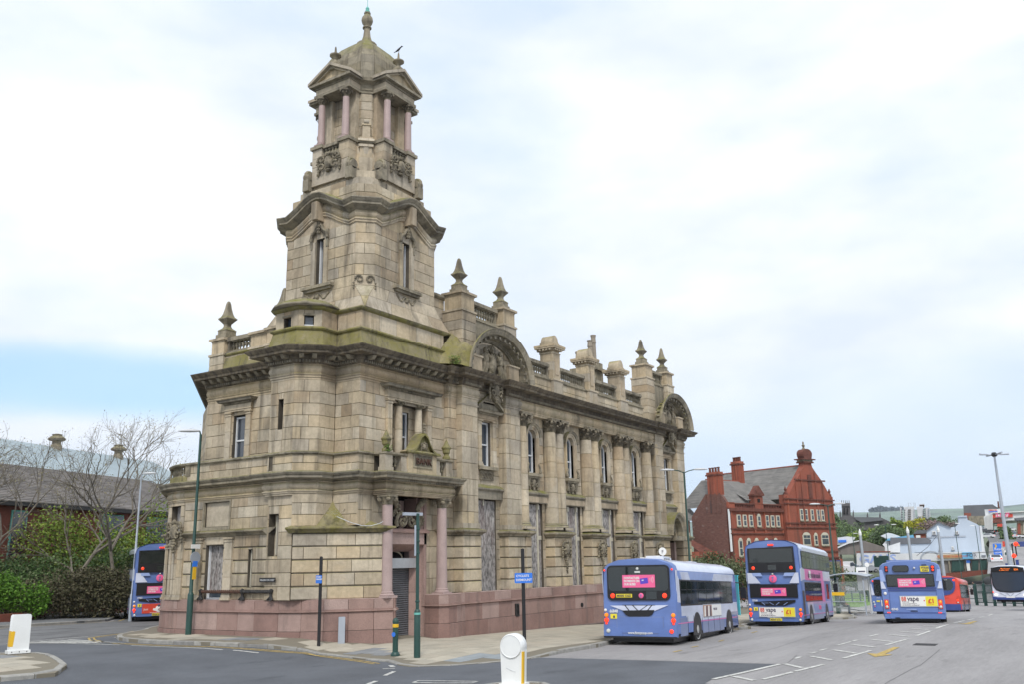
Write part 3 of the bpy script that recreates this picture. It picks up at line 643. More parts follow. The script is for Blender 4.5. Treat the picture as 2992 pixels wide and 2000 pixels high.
# mossy broach between the diagonal wall and the square corner above
mo = MB(); nA, nB = 22, 12; A0, A1 = Vector((-3.5,.38)), Vector((-1.12,-2.0)); Cc = Vector((-2.0,-.3)); vs = []
for i in range(nA+1):
    a = A0.lerp(A1, i/nA)
    for j in range(nB+1):
        s = j/nB; tgt = Cc+(a-Vector((-2.35,-.72)))*.42; p = a.lerp(tgt, s)
        u = (i/nA-.5)*2; ridge = math.exp(-(u/.75)**2)
        z = 3.97+(.2*s+.72*s**1.5*(.3+.7*ridge))*(1 if abs(u) < 2 else 0)+.12*ridge*sin(pi*min(s*1.2, 1))
        vs.append((p[0], p[1], z))
mo.add(vs, [(i*(nB+1)+j, (i+1)*(nB+1)+j, (i+1)*(nB+1)+j+1, i*(nB+1)+j+1) for i in range(nA) for j in range(nB)], .4)
mo.build('mossy_weathering', M['mossy'], B, smooth=True)
lich = MB()
for i in range(60):
    a = random.gauss(0, .22); b = random.gauss(0, .22); lich.lathe([(random.uniform(.01,.045),0),(.001,.006)], (-2.45+a*.7+b*.35, -.95-a*.7+b*.35, 4.42+b*.25+abs(random.gauss(0,.02))), n=6)
lich.build('lichen_patch', M['rwhite'], B, kind='stuff')
wall((-2.8,-.3), (-2.0,-.3), 4.0, 5.2, bl=(.5,.8)); wall((-2.0,-.3), (-2.0,-1.5), 4.0, 5.2, bl=(.6,.9)); wall((-3.4,.3), (-2.8,-.3), 4.0, 5.2, bl=(.5,.8))
# --- entablature over the ground storey, following every break
F1 = [NW]+ARC+[(-3.3,1.62),(-3.45,1.62),(-3.45,.35),(-2.8,-.3),(-2.0,-.3),(-2.0,-1.5),(-1.22,-1.5),(-1.22,-2.12),(2.75,-2.12),(2.75,-1.62),(3.58,-1.62)]
F1b = F1
sweep(F1, [(-.3,5.08),(.0,5.08),(.0,5.14),(.04,5.15),(.04,5.2),(.075,5.21),(.075,5.24),(.02,5.27)]+[(.02+.07*sin(pi*k/6), 5.27+.26*k/6) for k in range(1,7)]+[(.06,5.54),(.10,5.57),(-.3,5.58)], M['stone'], 'entablature', t=None)
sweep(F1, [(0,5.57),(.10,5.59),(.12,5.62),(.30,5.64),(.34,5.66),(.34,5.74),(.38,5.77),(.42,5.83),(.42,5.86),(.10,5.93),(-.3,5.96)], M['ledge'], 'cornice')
den = MB()
def dn(p, d, n): den.obox(Vector((p[0]+n[0]*.12-d[0]*.03, p[1]+n[1]*.12-d[1]*.03, 5.56)), Vector((*d,0))*.06, Vector((*n,0))*.12, Vector((0,0,.07)))
along([(-1.22,-2.12),(2.75,-2.12)], .11, dn); 
# parapet above it: solid blocking course, pierced over the bow
PAR = F1
F1m = [(-3.3,6.2),(-3.3,1.62),(-3.42,1.62),(-3.42,.35),(-2.8,-.27),(-2.0,-.27),(-2.0,-1.5),(-1.15,-1.5)]
for i in range(len(F1m)-1):
    ops = []
    if i == 2: ops = [(.0,.28,6.0,6.5)]
    wall(F1m[i], F1m[i+1], 5.9, 6.52, ch=.31, bl=(.7,1.1), ops=ops)
bar((-3.42,1.62), (-3.42,.35), 0, .3, 5.95, 6.5, -.4, -.2, M['room'], 'slit_window'); bar((-3.42,1.62), (-3.42,.35), .16, .2, 6.0, 6.5, -.2, -.1, M['cream'], 'slit_frame')
sweep(F1m, [(-.35,6.5),(.02,6.5),(.05,6.53),(.09,6.55),(.09,6.60),(.04,6.63),(-.35,6.66)], M['ledge'], 'parapet_moulding')
sweep([NW]+ARC, [(-.28,5.93),(.02,5.93),(.02,6.12),(-.02,6.15),(-.28,6.15)], M['mossy'], 'balustrade_base', t=.5)
sweep([NW]+ARC, [(-.28,6.52),(.02,6.52),(.07,6.55),(.09,6.60),(.04,6.63),(-.28,6.66)], M['ledge'], 'balustrade_rail')
BALP = [(.055,0),(.06,.03),(.03,.05),(.028,.09),(.068,.19),(.062,.25),(.03,.33),(.045,.35),(.055,.385)]
def bal_mesh(h, n=8, w=1.):
    mb = MB(); mb.lathe([(r*w*h/.4*1.05, z*h/.385) for r, z in BALP], n=n, t=.5)
    me = bpy.data.meshes.new('baluster'); me.from_pydata(mb.v, [], mb.f); me.materials.append(M['ledge']); a = me.attributes.new('tone', 'FLOAT', 'FACE'); a.data.foreach_set('value', mb.t); return me
bm4 = bal_mesh(.37)
for i in range(1, len(ARC)-1):
    along([ARC[i], ARC[i+1]], .19, lambda p, d, n: place('baluster', bm4, (p[0]-n[0]*.12, p[1]-n[1]*.12), 6.15, d, n))
for a_ in (0, 6.): pilaster(ARC[0] if a_ == 0 else (-3.3,6.25), ARC[1] if a_ == 0 else (-3.3,5.0), .1, .3, 6.1, 6.55, .02, m='ledge', base=False, cap=False, name='pedestal')
# --- first floor: west wing wall (x=-2) and its windows
fr = MB()
wp0, wp1 = (-2.0,6.86), (-2.0,1.5)
wall(wp0, wp1, 6.0, 9.22, ops=[(1.62,2.36,6.5,8.55)], ch=.44, bl=(.62,.98))
wall((-2.0+2.5*cos(rad(50)),6.86+2.5*sin(rad(50))*1.2), (-2.0,6.86), 6.0, 9.22, bl=(.7,1.))
def sash(p0, p1, u0, u1, z0, z1, depth, m='white', arch=0, mid=.5):
    # sliding sash window; the opening is closed behind by a dark room box
    d, n, L = Vn(p0, p1); w = .055; D = Vector((*d, 0)); Nn = Vector((*n, 0)); f = MB()
    def bx(mb, a, b, c, e, o0, o1): mb.obox(Vector((*p0, c))+D*a+Nn*o0, D*(b-a), Nn*(o1-o0), Vector((0,0,e-c)))
    zm = z0+(z1-z0)*mid
    bx(f, u0, u0+w, z0, z1, -depth-.06, -depth+.02); bx(f, u1-w, u1, z0, z1, -depth-.06, -depth+.02); bx(f, u0+w, u1-w, z0, z0+.08, -depth-.06, -depth+.03); bx(f, u0+w, u1-w, zm-.03, zm+.03, -depth-.05, -depth+.01)
    if arch:
        c = (u0+u1)/2; r = (u1-u0)/2; k = 8
        for i in range(k):
            a0, a1 = pi*i/k, pi*(i+1)/k
            for rr, q in ((r, None),):
                p = [(c-cos(a0)*r, z1+sin(a0)*arch), (c-cos(a1)*r, z1+sin(a1)*arch), (c-cos(a1)*(r-w), z1+sin(a1)*(arch-w)), (c-cos(a0)*(r-w), z1+sin(a0)*(arch-w))]
                vs = [Vector((*p0, z))+D*u+Nn*o for o in (-depth-.06, -depth+.02) for u, z in p]
                f.add(vs, [(0,3,2,1),(4,5,6,7),(0,1,5,4),(1,2,6,5),(2,3,7,6),(3,0,4,7)])
    else: bx(f, u0+w, u1-w, z1-.07, z1, -depth-.06, -depth+.02)
    wn = f.build('window', M[m], B)
    for a, b, o in ((z0+.08, zm-.03, -.045), (zm+.03, z1 if arch else z1-.07, -.03)):
        g_ = MB(); bx(g_, u0+w, u1-w, a, b, -depth+o-.01, -depth+o)
        if arch and a > zm:
            c = (u0+u1)/2; r = (u1-u0)/2-w; pts = [(c-cos(pi*i/8)*r, z1+sin(pi*i/8)*(arch-w)) for i in range(9)]
            vs = [Vector((*p0, z))+D*u+Nn*(-depth+o) for u, z in pts]; g_.add(vs, [tuple(range(9))[::-1]])
        g_.build('pane', M['glass'], wn)
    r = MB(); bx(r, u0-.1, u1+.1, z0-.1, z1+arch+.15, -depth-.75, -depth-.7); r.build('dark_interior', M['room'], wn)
    return wn
sash(wp0, wp1, 1.64, 2.34, 6.6, 8.5, .16)
pilaster(wp0, wp1, 1.4, .30, 6.5, 8.7, .08); pilaster(wp0, wp1, 2.55, .28, 6.5, 8.7, .08)
def head(p0, p1, u0, u1, z, hs=.28, out=.12, dentils=True, m='stone', ov=.2):
    d, n, L = Vn(p0, p1); q0 = (p0[0]+d[0]*u0, p0[1]+d[1]*u0); q1 = (p0[0]+d[0]*u1, p0[1]+d[1]*u1)
    def ret(o): return [(q0[0]-n[0]*.05, q0[1]-n[1]*.05), (q0[0]+n[0]*o, q0[1]+n[1]*o), (q1[0]+n[0]*o, q1[1]+n[1]*o), (q1[0]-n[0]*.05, q1[1]-n[1]*.05)]
    sweep(ret(out), [(-.1,z),(0,z),(0,z+.06),(.03,z+.07),(.03,z+.1),(0,z+.11),(0,z+hs),(-.1,z+hs)], M[m], 'window_head')
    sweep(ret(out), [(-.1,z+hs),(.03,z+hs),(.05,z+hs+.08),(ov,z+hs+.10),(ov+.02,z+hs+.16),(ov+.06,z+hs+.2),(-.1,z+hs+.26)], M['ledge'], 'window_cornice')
    if dentils:
        mb = MB(); s = .085; k = int((u1-u0)/s)
        for i in range(k):
            o = Vector((*p0, z+hs+.015))+Vector((*d,0))*(u0+(i+.3)*s)+Vector((*n,0))*out; mb.obox(o, Vector((*d,0))*.045, Vector((*n,0))*.09, Vector((0,0,.06)), .3)
        mb.build('dentils', M['ledge'], B, kind='stuff')
head(wp0, wp1, 1.2, 2.74, 8.7)
# turret, first floor
def seg(i): return TU[i], TU[i+1]
for i, z0, z1, o in ((1,6.62,9.22,[(.42,.68,7.45,8.55)]),(2,6.62,9.22,[]),(3,6.62,9.22,[]),(4,6.62,9.22,[]),(0,6.0,9.22,[])): wall(TU[i], TU[i+1], z0, z1, ops=o, ch=.44, bl=(.5,.9))
bar(TU[1], TU[2], .40, .70, 7.4, 8.6, -.4, -.3, M['room'], 'slit_window'); bar(TU[1], TU[2], .58, .62, 7.45, 8.55, -.2, -.1, M['cream'], 'slit_frame')
# tower south wall first floor with recessed window
sp0, sp1 = (-2.0,-1.5), (3.55,-1.5)
S = 2.0                                  # u = x + 2
wall(sp0, sp1, 6.62, 9.22, ops=[(S-.55,S+2.12,6.62,8.6)], ch=.44, bl=(.6,.95)); wall(sp0, sp1, 5.2, 6.62, ch=.4, blocks_on=False)
rb0, rb1 = (-2.0,-1.16), (3.5,-1.16)
wall(rb0, rb1, 6.0, 8.62, ops=[(S+.55,S+1.2,6.0,8.4)], bl=(.6,.9), th=.3)
sash(rb0, rb1, S+.55, S+1.2, 6.5, 8.4, .12)
pilaster(sp0, sp1, S-.42, .26, 6.6, 8.7, .10, sink=.2); pilaster(sp0, sp1, S+1.98, .26, 6.6, 8.7, .10, sink=.2)
def column(x, y, z0, z1, r, m, name='column', cap='ionic', drums=True, base=.22, caph=.35, caps='carve', n=20, half=False):
    mb = MB(); zb = z0+base; ze = z1-caph; k = max(1, round((ze-zb)/.75)) if drums else 1
    for i in range(k):
        a = zb+(ze-zb)*i/k; b = zb+(ze-zb)*(i+1)/k; r0 = r*(1-.13*(i/k)**1.5); r1 = r*(1-.13*((i+1)/k)**1.5)
        g_ = .012 if drums else 0
        mb.lathe([(r0-.02,a),(r0,a+g_),(r1,b-g_),(r1-.02,b)] if drums else [(r0,a),(r1,b)], (x,y,0), n, random.random())
    c = mb.build(name, M[m], B, smooth='auto')
    bb = MB(); bb.box(x-r*1.32, x+r*1.32, y-r*1.32, y+r*1.32, z0, z0+base*.35, .3); bb.lathe([(r*1.3,z0+base*.35),(r*1.34,z0+base*.5),(r*1.22,z0+base*.62),(r*1.1,z0+base*.72),(r*1.18,z0+base*.85),(r*1.02,z0+base)], (x,y,0), n, .4); bb.build('column_base', M[m], c)
    cp = MB(); rt = r*.87
    cp.lathe([(rt,ze),(rt*1.1,ze+.02),(rt*1.0,ze+.04),(rt*1.05,ze+caph*.35),(rt*1.35,ze+caph*.8)], (x,y,0), 12, .3)
    cp.box(x-rt*1.45, x+rt*1.45, y-rt*1.45, y+rt*1.45, z1-caph*.18, z1, .3)
    if cap == 'ionic':
        for sx in (-1,1):
            for sy in (-1,1):
                q = Vector((x+sx*rt*1.15, y+sy*rt*1.15, z1-caph*.42)); dr = Vector((sx,sy,0)).normalized(); tt = Vector((-dr[1],dr[0],0))
                cp.tube([q+tt*.06, q-tt*.06], [rt*.42]*2, 10); cp.tube([q+tt*.085, q-tt*.085], [rt*.16]*2, 8)
    else:
        for ring, (zz, rr, k2, hh) in enumerate(((.08,1.06,8,.42),(.38,1.18,8,.42))):
            for i in range(k2):
                a = 2*pi*(i+.5*ring)/k2; dx, dy = cos(a), sin(a); tx, ty = -dy, dx; wl = rt*.34
                P0 = Vector((x+dx*rt*rr, y+dy*rt*rr, ze+caph*zz)); P1 = P0+Vector((dx*rt*.12, dy*rt*.12, caph*hh*.6)); P2 = P0+Vector((dx*rt*.55, dy*rt*.55, caph*hh)); P3 = P0+Vector((dx*rt*.62, dy*rt*.62, caph*hh*.72)); T_ = Vector((tx,ty,0))*wl
                cp.add([P0-T_, P0+T_, P1-T_, P1+T_, P2-T_*.7, P2+T_*.7, P3-T_*.3, P3+T_*.3], [(0,1,3,2),(2,3,5,4),(4,5,7,6),(1,0,2,3)], .5)
        for sx in (-1,1):
            for sy in (-1,1):
                q = Vector((x+sx*rt*1.25, y+sy*rt*1.25, z1-caph*.3)); dr = Vector((sx,sy,0)).normalized(); tt = Vector((-dr[1],dr[0],0)); cp.tube([q+tt*.05, q-tt*.05], [rt*.3]*2, 8)
    cp.build('capital', M[caps], c)
    return c
for x in (.28, 1.48): column(x, -1.42, 6.6, 8.72, .16, 'stone', caph=.2, cap='corinthian', base=.12, caps='ledge')
head(sp0, sp1, S-.62, S+2.18, 8.7, hs=.34, out=.14, ov=.24)
# --- big pier A and the long facade
def pier(x0, x1, y, z0, z1, yb=-1.2, bl=(2,3), ch=.62, rust=False):
    wall((x0,yb), (x0,y), z0, z1, ch=ch, bl=bl, rust=rust); wall((x0,y), (x1,y), z0, z1, ch=ch, bl=(max(.55,(x1-x0)*.55),(x1-x0)), rust=rust); wall((x1,y), (x1,yb), z0, z1, ch=ch, bl=bl, rust=rust)
MY = -1.62                               # recessed wall plane of the bays
for x0, x1 in ((3.61,4.73),(6.88,8.08),(22.84,23.96),(26.05,27.2)):
    pier(x0-.06, x1+.06, -2.08, 1.5, 3.72, rust=True, ch=.44); pier(x0, x1, -2.0, 4.0, 9.24, ch=.65)
    bar((x0,-2.0), (x1,-2.0), -.04, x1-x0+.04, 4.0, 4.2, -.6, .05, M['stone'], 'pier_base', .4)
    sweep([(x0-.06,-1.2),(x0-.06,-2.08),(x1+.06,-2.08),(x1+.06,-1.2)], [(-.1,3.72),(.03,3.72),(.05,3.78),(.12,3.82),(.17,3.86),(.17,3.93),(.05,3.97),(-.2,4.02)], M['ledge'], 'pier_cap')
    sweep([(x0,-1.2),(x0,-2.0),(x1,-2.0),(x1,-1.2)], [(-.05,9.0),(.02,9.0),(.04,9.06),(.0,9.08),(0,9.2),(-.05,9.2)], M['stone'], 'pier_necking', t=.4)
# quoined return beside the doorway
pier(2.62, 3.56, -1.62, 1.5, 3.72, rust=True, ch=.44); sweep([(2.62,-1.2),(2.62,-1.62),(3.56,-1.62)], [(-.1,3.72),(.03,3.72),(.05,3.78),(.12,3.82),(.17,3.86),(.17,3.93),(.05,3.97),(-.2,4.02)], M['ledge'], 'pier_cap')
wall((2.62,-1.55), (3.6,-1.55), 4.0, 5.2, bl=(.5,.8)); wall((3.05,-1.72), (3.61,-1.72), 5.9, 9.24, bl=(.6,.9)); wall((3.05,-1.4), (3.05,-1.72), 5.9, 9.24, bl=(.6,.9))
# bays: tall boarded openings below, arched sashes above
BAYS = [(8.08,10.68,9.6),(12.2,14.32,13.26),(15.88,18.0,16.94),(19.56,21.6,20.6)]
def fillwall(x0, x1, z0, z1, ops=(), y=MY, **k): wall((x0,y), (x1,y), z0, z1, ops=ops, **k)
def cartouche(c, s, name='carving', n=Vector((0,-1,0)), drop=1., seed=0, wide=1., m='carve'):
    # shield among scrolls with a pendant of leaves
    random.seed(50+seed); n = Vector(n).normalized(); t = Vector((0,0,1)).cross(n).normalized(); Z = Vector((0,0,1)); c = Vector(c); mb = MB()
    Bm = Matrix((t, Z, n)).transposed()
    def L(u, z, o): return c+t*u*s*wide+Z*z*s+n*o*s
    mb.blob(L(0,0,.05), (.20*s,.28*s,.12*s), .6, .04, 2, Bm)
    for sg in (-1,1):
        for q, (r0, a0, cxx, czz) in enumerate(((.17,-.3,.30,.18),(.15,.5,.27,-.16))):
            pts = []; k = 14
            for i in range(k): a = a0+i*.5; r = r0*(1-i/k*.75); pts.append(L(sg*(cxx+r*cos(a)), czz+r*sin(a), .06+.03*q))
            mb.tube(pts, [.05*s*(1-i/k*.5) for i in range(k)], 6, .3)
        for i in range(5): mb.blob(L(sg*(.12+.09*i), .33-.05*i*i*.35, .05), (.06*s,.06*s,.05*s), random.random(), .25, 1, Bm)
        for i in range(5): mb.blob(L(sg*(.42+.05*random.random()), .1-.12*i, .02), (.07*s,.08*s,.06*s), random.random(), .3, 1, Bm)
    mb.blob(L(0,.36,.07), (.12*s,.10*s,.08*s), .5, .25, 1, Bm)
    for i in range(int(7*drop)): w = .16*(1-i/(7*drop+1)); mb.blob(L(random.uniform(-.04,.04), -.32-.10*i, .04), (w*s,.07*s,.07*s), random.random(), .3, 1, Bm)
    random.seed(99+seed); return mb.build(name, M[m], B)
def arch_surround(xc, y, w, z1, rise, wid, prof, name, m='stone', zl=None, up=True):
    # moulded band following jambs and arched head; faces -Y
    pts = []; 
    if zl is not None: pts.append((-w, zl))
    for i in range(13): a = pi*i/12; pts.append((-w*cos(a), z1+rise*sin(a)))
    if zl is not None: pts.append((w, zl))
    mb = MB(); vs = []; k = len(prof)
    for i, (u, z) in enumerate(pts):
        a = pts[max(i-1,0)]; b = pts[min(i+1,len(pts)-1)]; d = Vector((b[0]-a[0], b[1]-a[1])).normalized(); nn = Vector((-d[1], d[0]))
        for o, dep in prof: vs.append((xc+u+nn[0]*o, y-dep, z+nn[1]*o))
    for i in range(len(pts)-1):
        tt = random.random()
        for q in range(k-1): mb.add([vs[i*k+q], vs[(i+1)*k+q], vs[(i+1)*k+q+1], vs[i*k+q+1]], [(3,2,1,0)], tt)
    mb.add([vs[q] for q in range(k)], [tuple(range(k))]); mb.add([vs[(len(pts)-1)*k+q] for q in range(k)], [tuple(range(k))[::-1]])
    return mb.build(name, M[m], B)
for bi, (x0, x1, xc) in enumerate(BAYS):
    hw = .36
    fillwall(x0, x1, 5.85, 9.24, ops=[(xc-hw-x0, xc+hw-x0, 6.55, 8.72)], ch=.44, bl=(.5,.8))
    sash((x0,MY), (x1,MY), xc-hw-x0+.02, xc+hw-x0-.02, 6.62, 8.28, .16, arch=.33)
    spn = MB()                            # masonry spandrel that closes the square opening to an arch
    for sg in (-1,1):
        for i in range(6):
            a0, a1 = pi/2*i/6, pi/2*(i+1)/6
            u0, u1 = sg*hw*cos(a0), sg*hw*cos(a1); zz0, zz1 = 8.28+hw*.98*sin(a0), 8.28+hw*.98*sin(a1)
            q = [(u0,zz0),(u1,zz1),(u1,8.74),(u0,8.74)]
            vs = [(xc+u, MY+o, z) for o in (0, .34) for u, z in q]; spn.add(vs, [(0,1,2,3),(0,4,5,1),(7,6,5,4)], .5)
    spn.build('spandrel', M['stone'], B)
    arch_surround(xc, MY, hw, 8.28, .36, 0, [(0,-.25),(0,.05),(.10,.06),(.11,.09),(.20,.10),(.20,.0)], 'window_architrave', zl=6.55)
    arch_surround(xc, MY, hw+.22, 8.30, .52, 0, [(0,.06),(.02,.14),(.10,.18),(.12,.20),(.12,.0)], 'hood_moulding', 'ledge')
    bar((xc-.62,MY), (xc+.62,MY), 0, 1.24, 6.46, 6.60, -.1, .22, M['ledge'], 'sill', .3); bar((xc-.55,MY), (xc+.55,MY), 0, 1.1, 6.38, 6.46, -.1, .15, M['ledge'], 'sill_moulding', .3)
    for sg in (-1,1):
        bar((xc+sg*.42-.08,MY), (xc+sg*.42+.08,MY), 0, .16, 5.98, 6.38, -.05, .12, M['carve'], 'bracket', .5)
        cc_ = MB(); pts = [Vector((xc+sg*(.52+.06*sin(i*.8)), MY-.12, 6.62+i*.075)) for i in range(7)]; cc_.tube(pts, [.075,.09,.085,.06,.05,.045,.02], 7); cc_.blob((xc+sg*.55,MY-.14,6.72), (.10,.08,.12), .5, .2, 1); cc_.build('jamb_scroll', M['carve'], B)
    cartouche((xc, MY-.06, 6.16), .72, seed=bi, drop=.4)
    # sloping ledge and lintel over the big opening
    lb0, lb1 = (x0,MY), (x1,MY)
    sweep([(x0,MY),(x1,MY)], [(-.1,5.24),(.16,5.24),(.16,5.56),(.20,5.60),(.24,5.64),(.24,5.70),(.02,5.86),(-.1,5.88)], M['ledge'], 'lintel_ledge', t=.7)
    bar(lb0, lb1, .02, x1-x0-.02, 5.28, 5.54, .12, .175, M['stone'], 'lintel', .8)
    # boarded opening
    w = x1-x0; oo0, oo1 = xc-.86, xc+.86
    fillwall(x0, x1, 1.5, 5.26, ops=[(oo0-x0, oo1-x0, 1.5, 5.26)], ch=.44, bl=(.3,.5))
    q0, q1 = (oo0,MY), (oo1,MY); ww = oo1-oo0
    ms_ = (0, .42, 1.30, ww) if bi != 2 else (0, .42, 1.30, ww)
    for k in range(3):
        sp_ = 3.55 if k == 1 else 3.7
        if bi == 2 and k == 1: boarded(q0, q1, ms_[k]+.02, ms_[k+1]-.02, 3.35, 5.2, .10); boarded(q0, q1, ms_[k]+.02, ms_[k+1]-.02, 1.5, 3.32, .08, m='plywood')
        else: boarded(q0, q1, ms_[k]+.02, ms_[k+1]-.02, 1.5, 5.2, .10 if k == 1 else .15, split=sp_)
    for k in (1,2):
        u = ms_[k]; bar(q0, q1, u-.035, u+.035, 1.5, 5.05, -.14, -.02, M['cream'], 'mullion'); bar(q0, q1, u-.06, u+.06, 4.98, 5.22, -.12, .03, M['cream'], 'mullion_bracket')
    bar(q0, q1, ms_[2]+.03, ww, 3.62, 3.80, -.14, -.10, M['cream'], 'transom')
# narrow bays under the arched gables
for x0, x1, lo in ((4.73,6.88,True),(23.96,26.05,False)):
    xc = (x0+x1)/2+.05; hw = .38
    fillwall(x0, x1, 5.85, 9.24, ops=[(xc-hw-x0, xc+hw-x0, 6.62, 8.55)], ch=.44, bl=(.5,.8))
    sash((x0,MY), (x1,MY), xc-hw-x0, xc+hw-x0, 6.62, 8.55, .16)
    for sg in (-1,1): pilaster((x0,MY), (x1,MY), xc-x0+sg*.56, .26, 6.62, 8.6, .10)
    head((x0,MY), (x1,MY), xc-x0-.75, xc-x0+.75, 8.6, hs=.22, out=.12, ov=.16)
    pd = MB(); zt = 9.08; vs = [(-.92,zt),(.92,zt),(0,zt+.62)]
    for a, b, dd in (((-.98,zt-.02),(0,zt+.62),.34),((.98,zt-.02),(0,zt+.62),.34)):
        L_ = Vector((b[0]-a[0],0,b[1]-a[1])); up = Vector((0,0,.11)); pd.obox(Vector((xc+a[0],MY-.34,a[1])), L_, up, Vector((0,.4,0)), .3)
    pd.add([(xc-.9,MY-.16,zt),(xc+.9,MY-.16,zt),(xc,MY-.16,zt+.58)], [(0,1,2)], .8); pd.build('window_pediment', M['ledge'], B)
    bar((x0,MY), (x1,MY), xc-x0-.7, xc-x0+.7, 6.48, 6.62, -.1, .2, M['ledge'], 'sill', .3)
    bar((x0,MY), (x1,MY), xc-x0-.5, xc-x0+.5, 6.05, 6.45, -.1, .06, M['carve'], 'carved_panel', .6)
    pn = MB()
    for i in range(5): pn.tube([Vector((xc-.4+i*.2+.06*cos(a*.7), MY-.09, 6.25+.1*sin(a*.7))) for a in range(9)], .022, 5)
    pn.build('strapwork', M['carve'], B)
    sweep([(x0,MY),(x1,MY)], [(-.1,5.24),(.16,5.24),(.16,5.56),(.20,5.60),(.24,5.64),(.24,5.70),(.02,5.86),(-.1,5.88)], M['ledge'], 'lintel_ledge', t=.7)
    if lo:
        fillwall(x0, x1, 1.5, 5.26, ops=[(.16,1.86,1.5,5.26)], ch=.44, bl=(.3,.5)); q0, q1 = (x0+.16,MY), (x0+1.86,MY)
        boarded(q0, q1, .0, .80, 1.5, 5.2, .10, split=3.6); boarded(q0, q1, .815, 1.7, 1.5, 5.2, .12, split=3.4)
        bar(q0, q1, .76, .84, 4.98, 5.24, -.2, -.03, M['cream'], 'mullion_bracket')
    else:
        fillwall(x0, x1, 1.5, 5.26, ops=[(.35,1.75,.0,3.7)], ch=.44, bl=(.5,.8))
        bar((x0,MY), (x1,MY), .3, 1.8, -.5, 3.75, -.8, -.7, M['room'], 'doorway'); bar((x0,MY), (x1,MY), .35, .6, -.5, 3.6, -.7, .1, M['granite'], 'door_jamb'); bar((x0,MY), (x1,MY), 1.5, 1.75, -.5, 3.6, -.7, .1, M['granite'], 'door_jamb')
        arch_surround(25.0, -1.9, .8, 3.95, 1.05, 0, [(0,-.3),(0,.3),(.12,.34),(.2,.46),(.34,.5),(.36,.0),(.36,-.3)], 'door_hood', 'ledge')
        mb = MB(); mb.add([(25.0+.8*cos(pi*i/12), -1.8, 3.95+1.05*sin(pi*i/12)) for i in range(13)], [tuple(range(13))], .5); mb.build('tympanum', M['stone'], B)
        cartouche((25.0,-1.84,4.35), .8, seed=31, drop=.3)
        bar((24.1,-2.0), (26.0,-2.0), 0, 1.9, 3.7, 3.95, -.4, .45, M['ledge'], 'door_cornice', .3)
# giant half columns in pairs on carved pedestals
for x in (8.45, 11.08, 11.83, 14.72, 15.48, 18.39, 19.17, 22.0):
    column(x, -1.72, 4.05, 9.26, .36, 'stone', cap='corinthian', base=.3, caph=.62, caps='carve')
for xa, xb in ((10.55,12.35),(14.2,16.0),(17.87,19.7),(21.45,22.78),(8.1,8.72)):
    pier(xa+.1, xb-.1, -2.12, 1.5, 3.72, rust=True, ch=.44)
    sweep([(xa+.1,-1.3),(xa+.1,-2.12),(xb-.1,-2.12),(xb-.1,-1.3)], [(-.1,3.72),(.03,3.72),(.05,3.78),(.12,3.82),(.17,3.86),(.17,3.93),(.05,3.97),(-.3,4.06)], M['ledge'], 'pedestal_cap')
    if xb-xa > 1: cartouche(((xa+xb)/2+.1, -2.2, 3.2), .95, seed=int(xa), drop=1.3, name='carved_shield', wide=.9)
wall((8.08,MY+.0), (22.84,MY+.0), 5.85, 5.86, blocks_on=False)
# --- main entablature and cornice round the whole front
EN = [(6.5,16.),(-2.0,6.86),(-2.0,1.55),(-3.45,1.55),(-3.45,.35),(-2.8,-.3),(-2.0,-.3),(-2.0,-1.5),(3.05,-1.5),(3.05,-1.72),(3.61,-1.72),(3.61,-2.0),(4.73,-2.0),(4.73,-1.75),(6.88,-1.75),(6.88,-2.0),(8.08,-2.0),(8.08,-1.92),(22.84,-1.92),(22.84,-2.0),(23.96,-2.0),(23.96,-1.75),(26.05,-1.75),(26.05,-2.0),(27.2,-2.0),(27.2,12)]
sweep(EN, [(-.4,9.22),(0,9.22),(0,9.30),(.03,9.31),(.03,9.38),(.06,9.39),(.08,9.43),(.02,9.46)]+[(.02+.06*sin(pi*k/6), 9.46+.30*k/6) for k in range(1,7)]+[(.05,9.77),(.07,9.80),(-.4,9.80)], M['stone'], 'entablature')
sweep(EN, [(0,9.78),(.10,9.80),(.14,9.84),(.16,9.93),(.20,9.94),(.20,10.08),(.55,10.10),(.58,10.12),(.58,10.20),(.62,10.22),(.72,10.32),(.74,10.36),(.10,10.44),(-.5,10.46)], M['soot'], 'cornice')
den2 = MB()
def dn2(p, d, n): den2.obox(Vector((p[0]+n[0]*.14-d[0]*.03, p[1]+n[1]*.14-d[1]*.03, 9.83)), Vector((*d,0))*.06, Vector((*n,0))*.08, Vector((0,0,.09)), .8)
along(EN, .115, dn2, skip=(0, 25)); den2.v and den2.build('dentils', M['ledge'], B, kind='stuff')
mm_ = box_mesh(.17, .32, .13, .12); mm_.materials.append(M['ledge'])
along(EN, .44, lambda p, d, n: place('modillion', mm_, (p[0]+n[0]*.2, p[1]+n[1]*.2), 9.95, d, n), skip=(0, 25, 9, 11, 13, 15, 17, 19, 21, 23))
den.build('dentils', M['ledge'], B, kind='stuff')
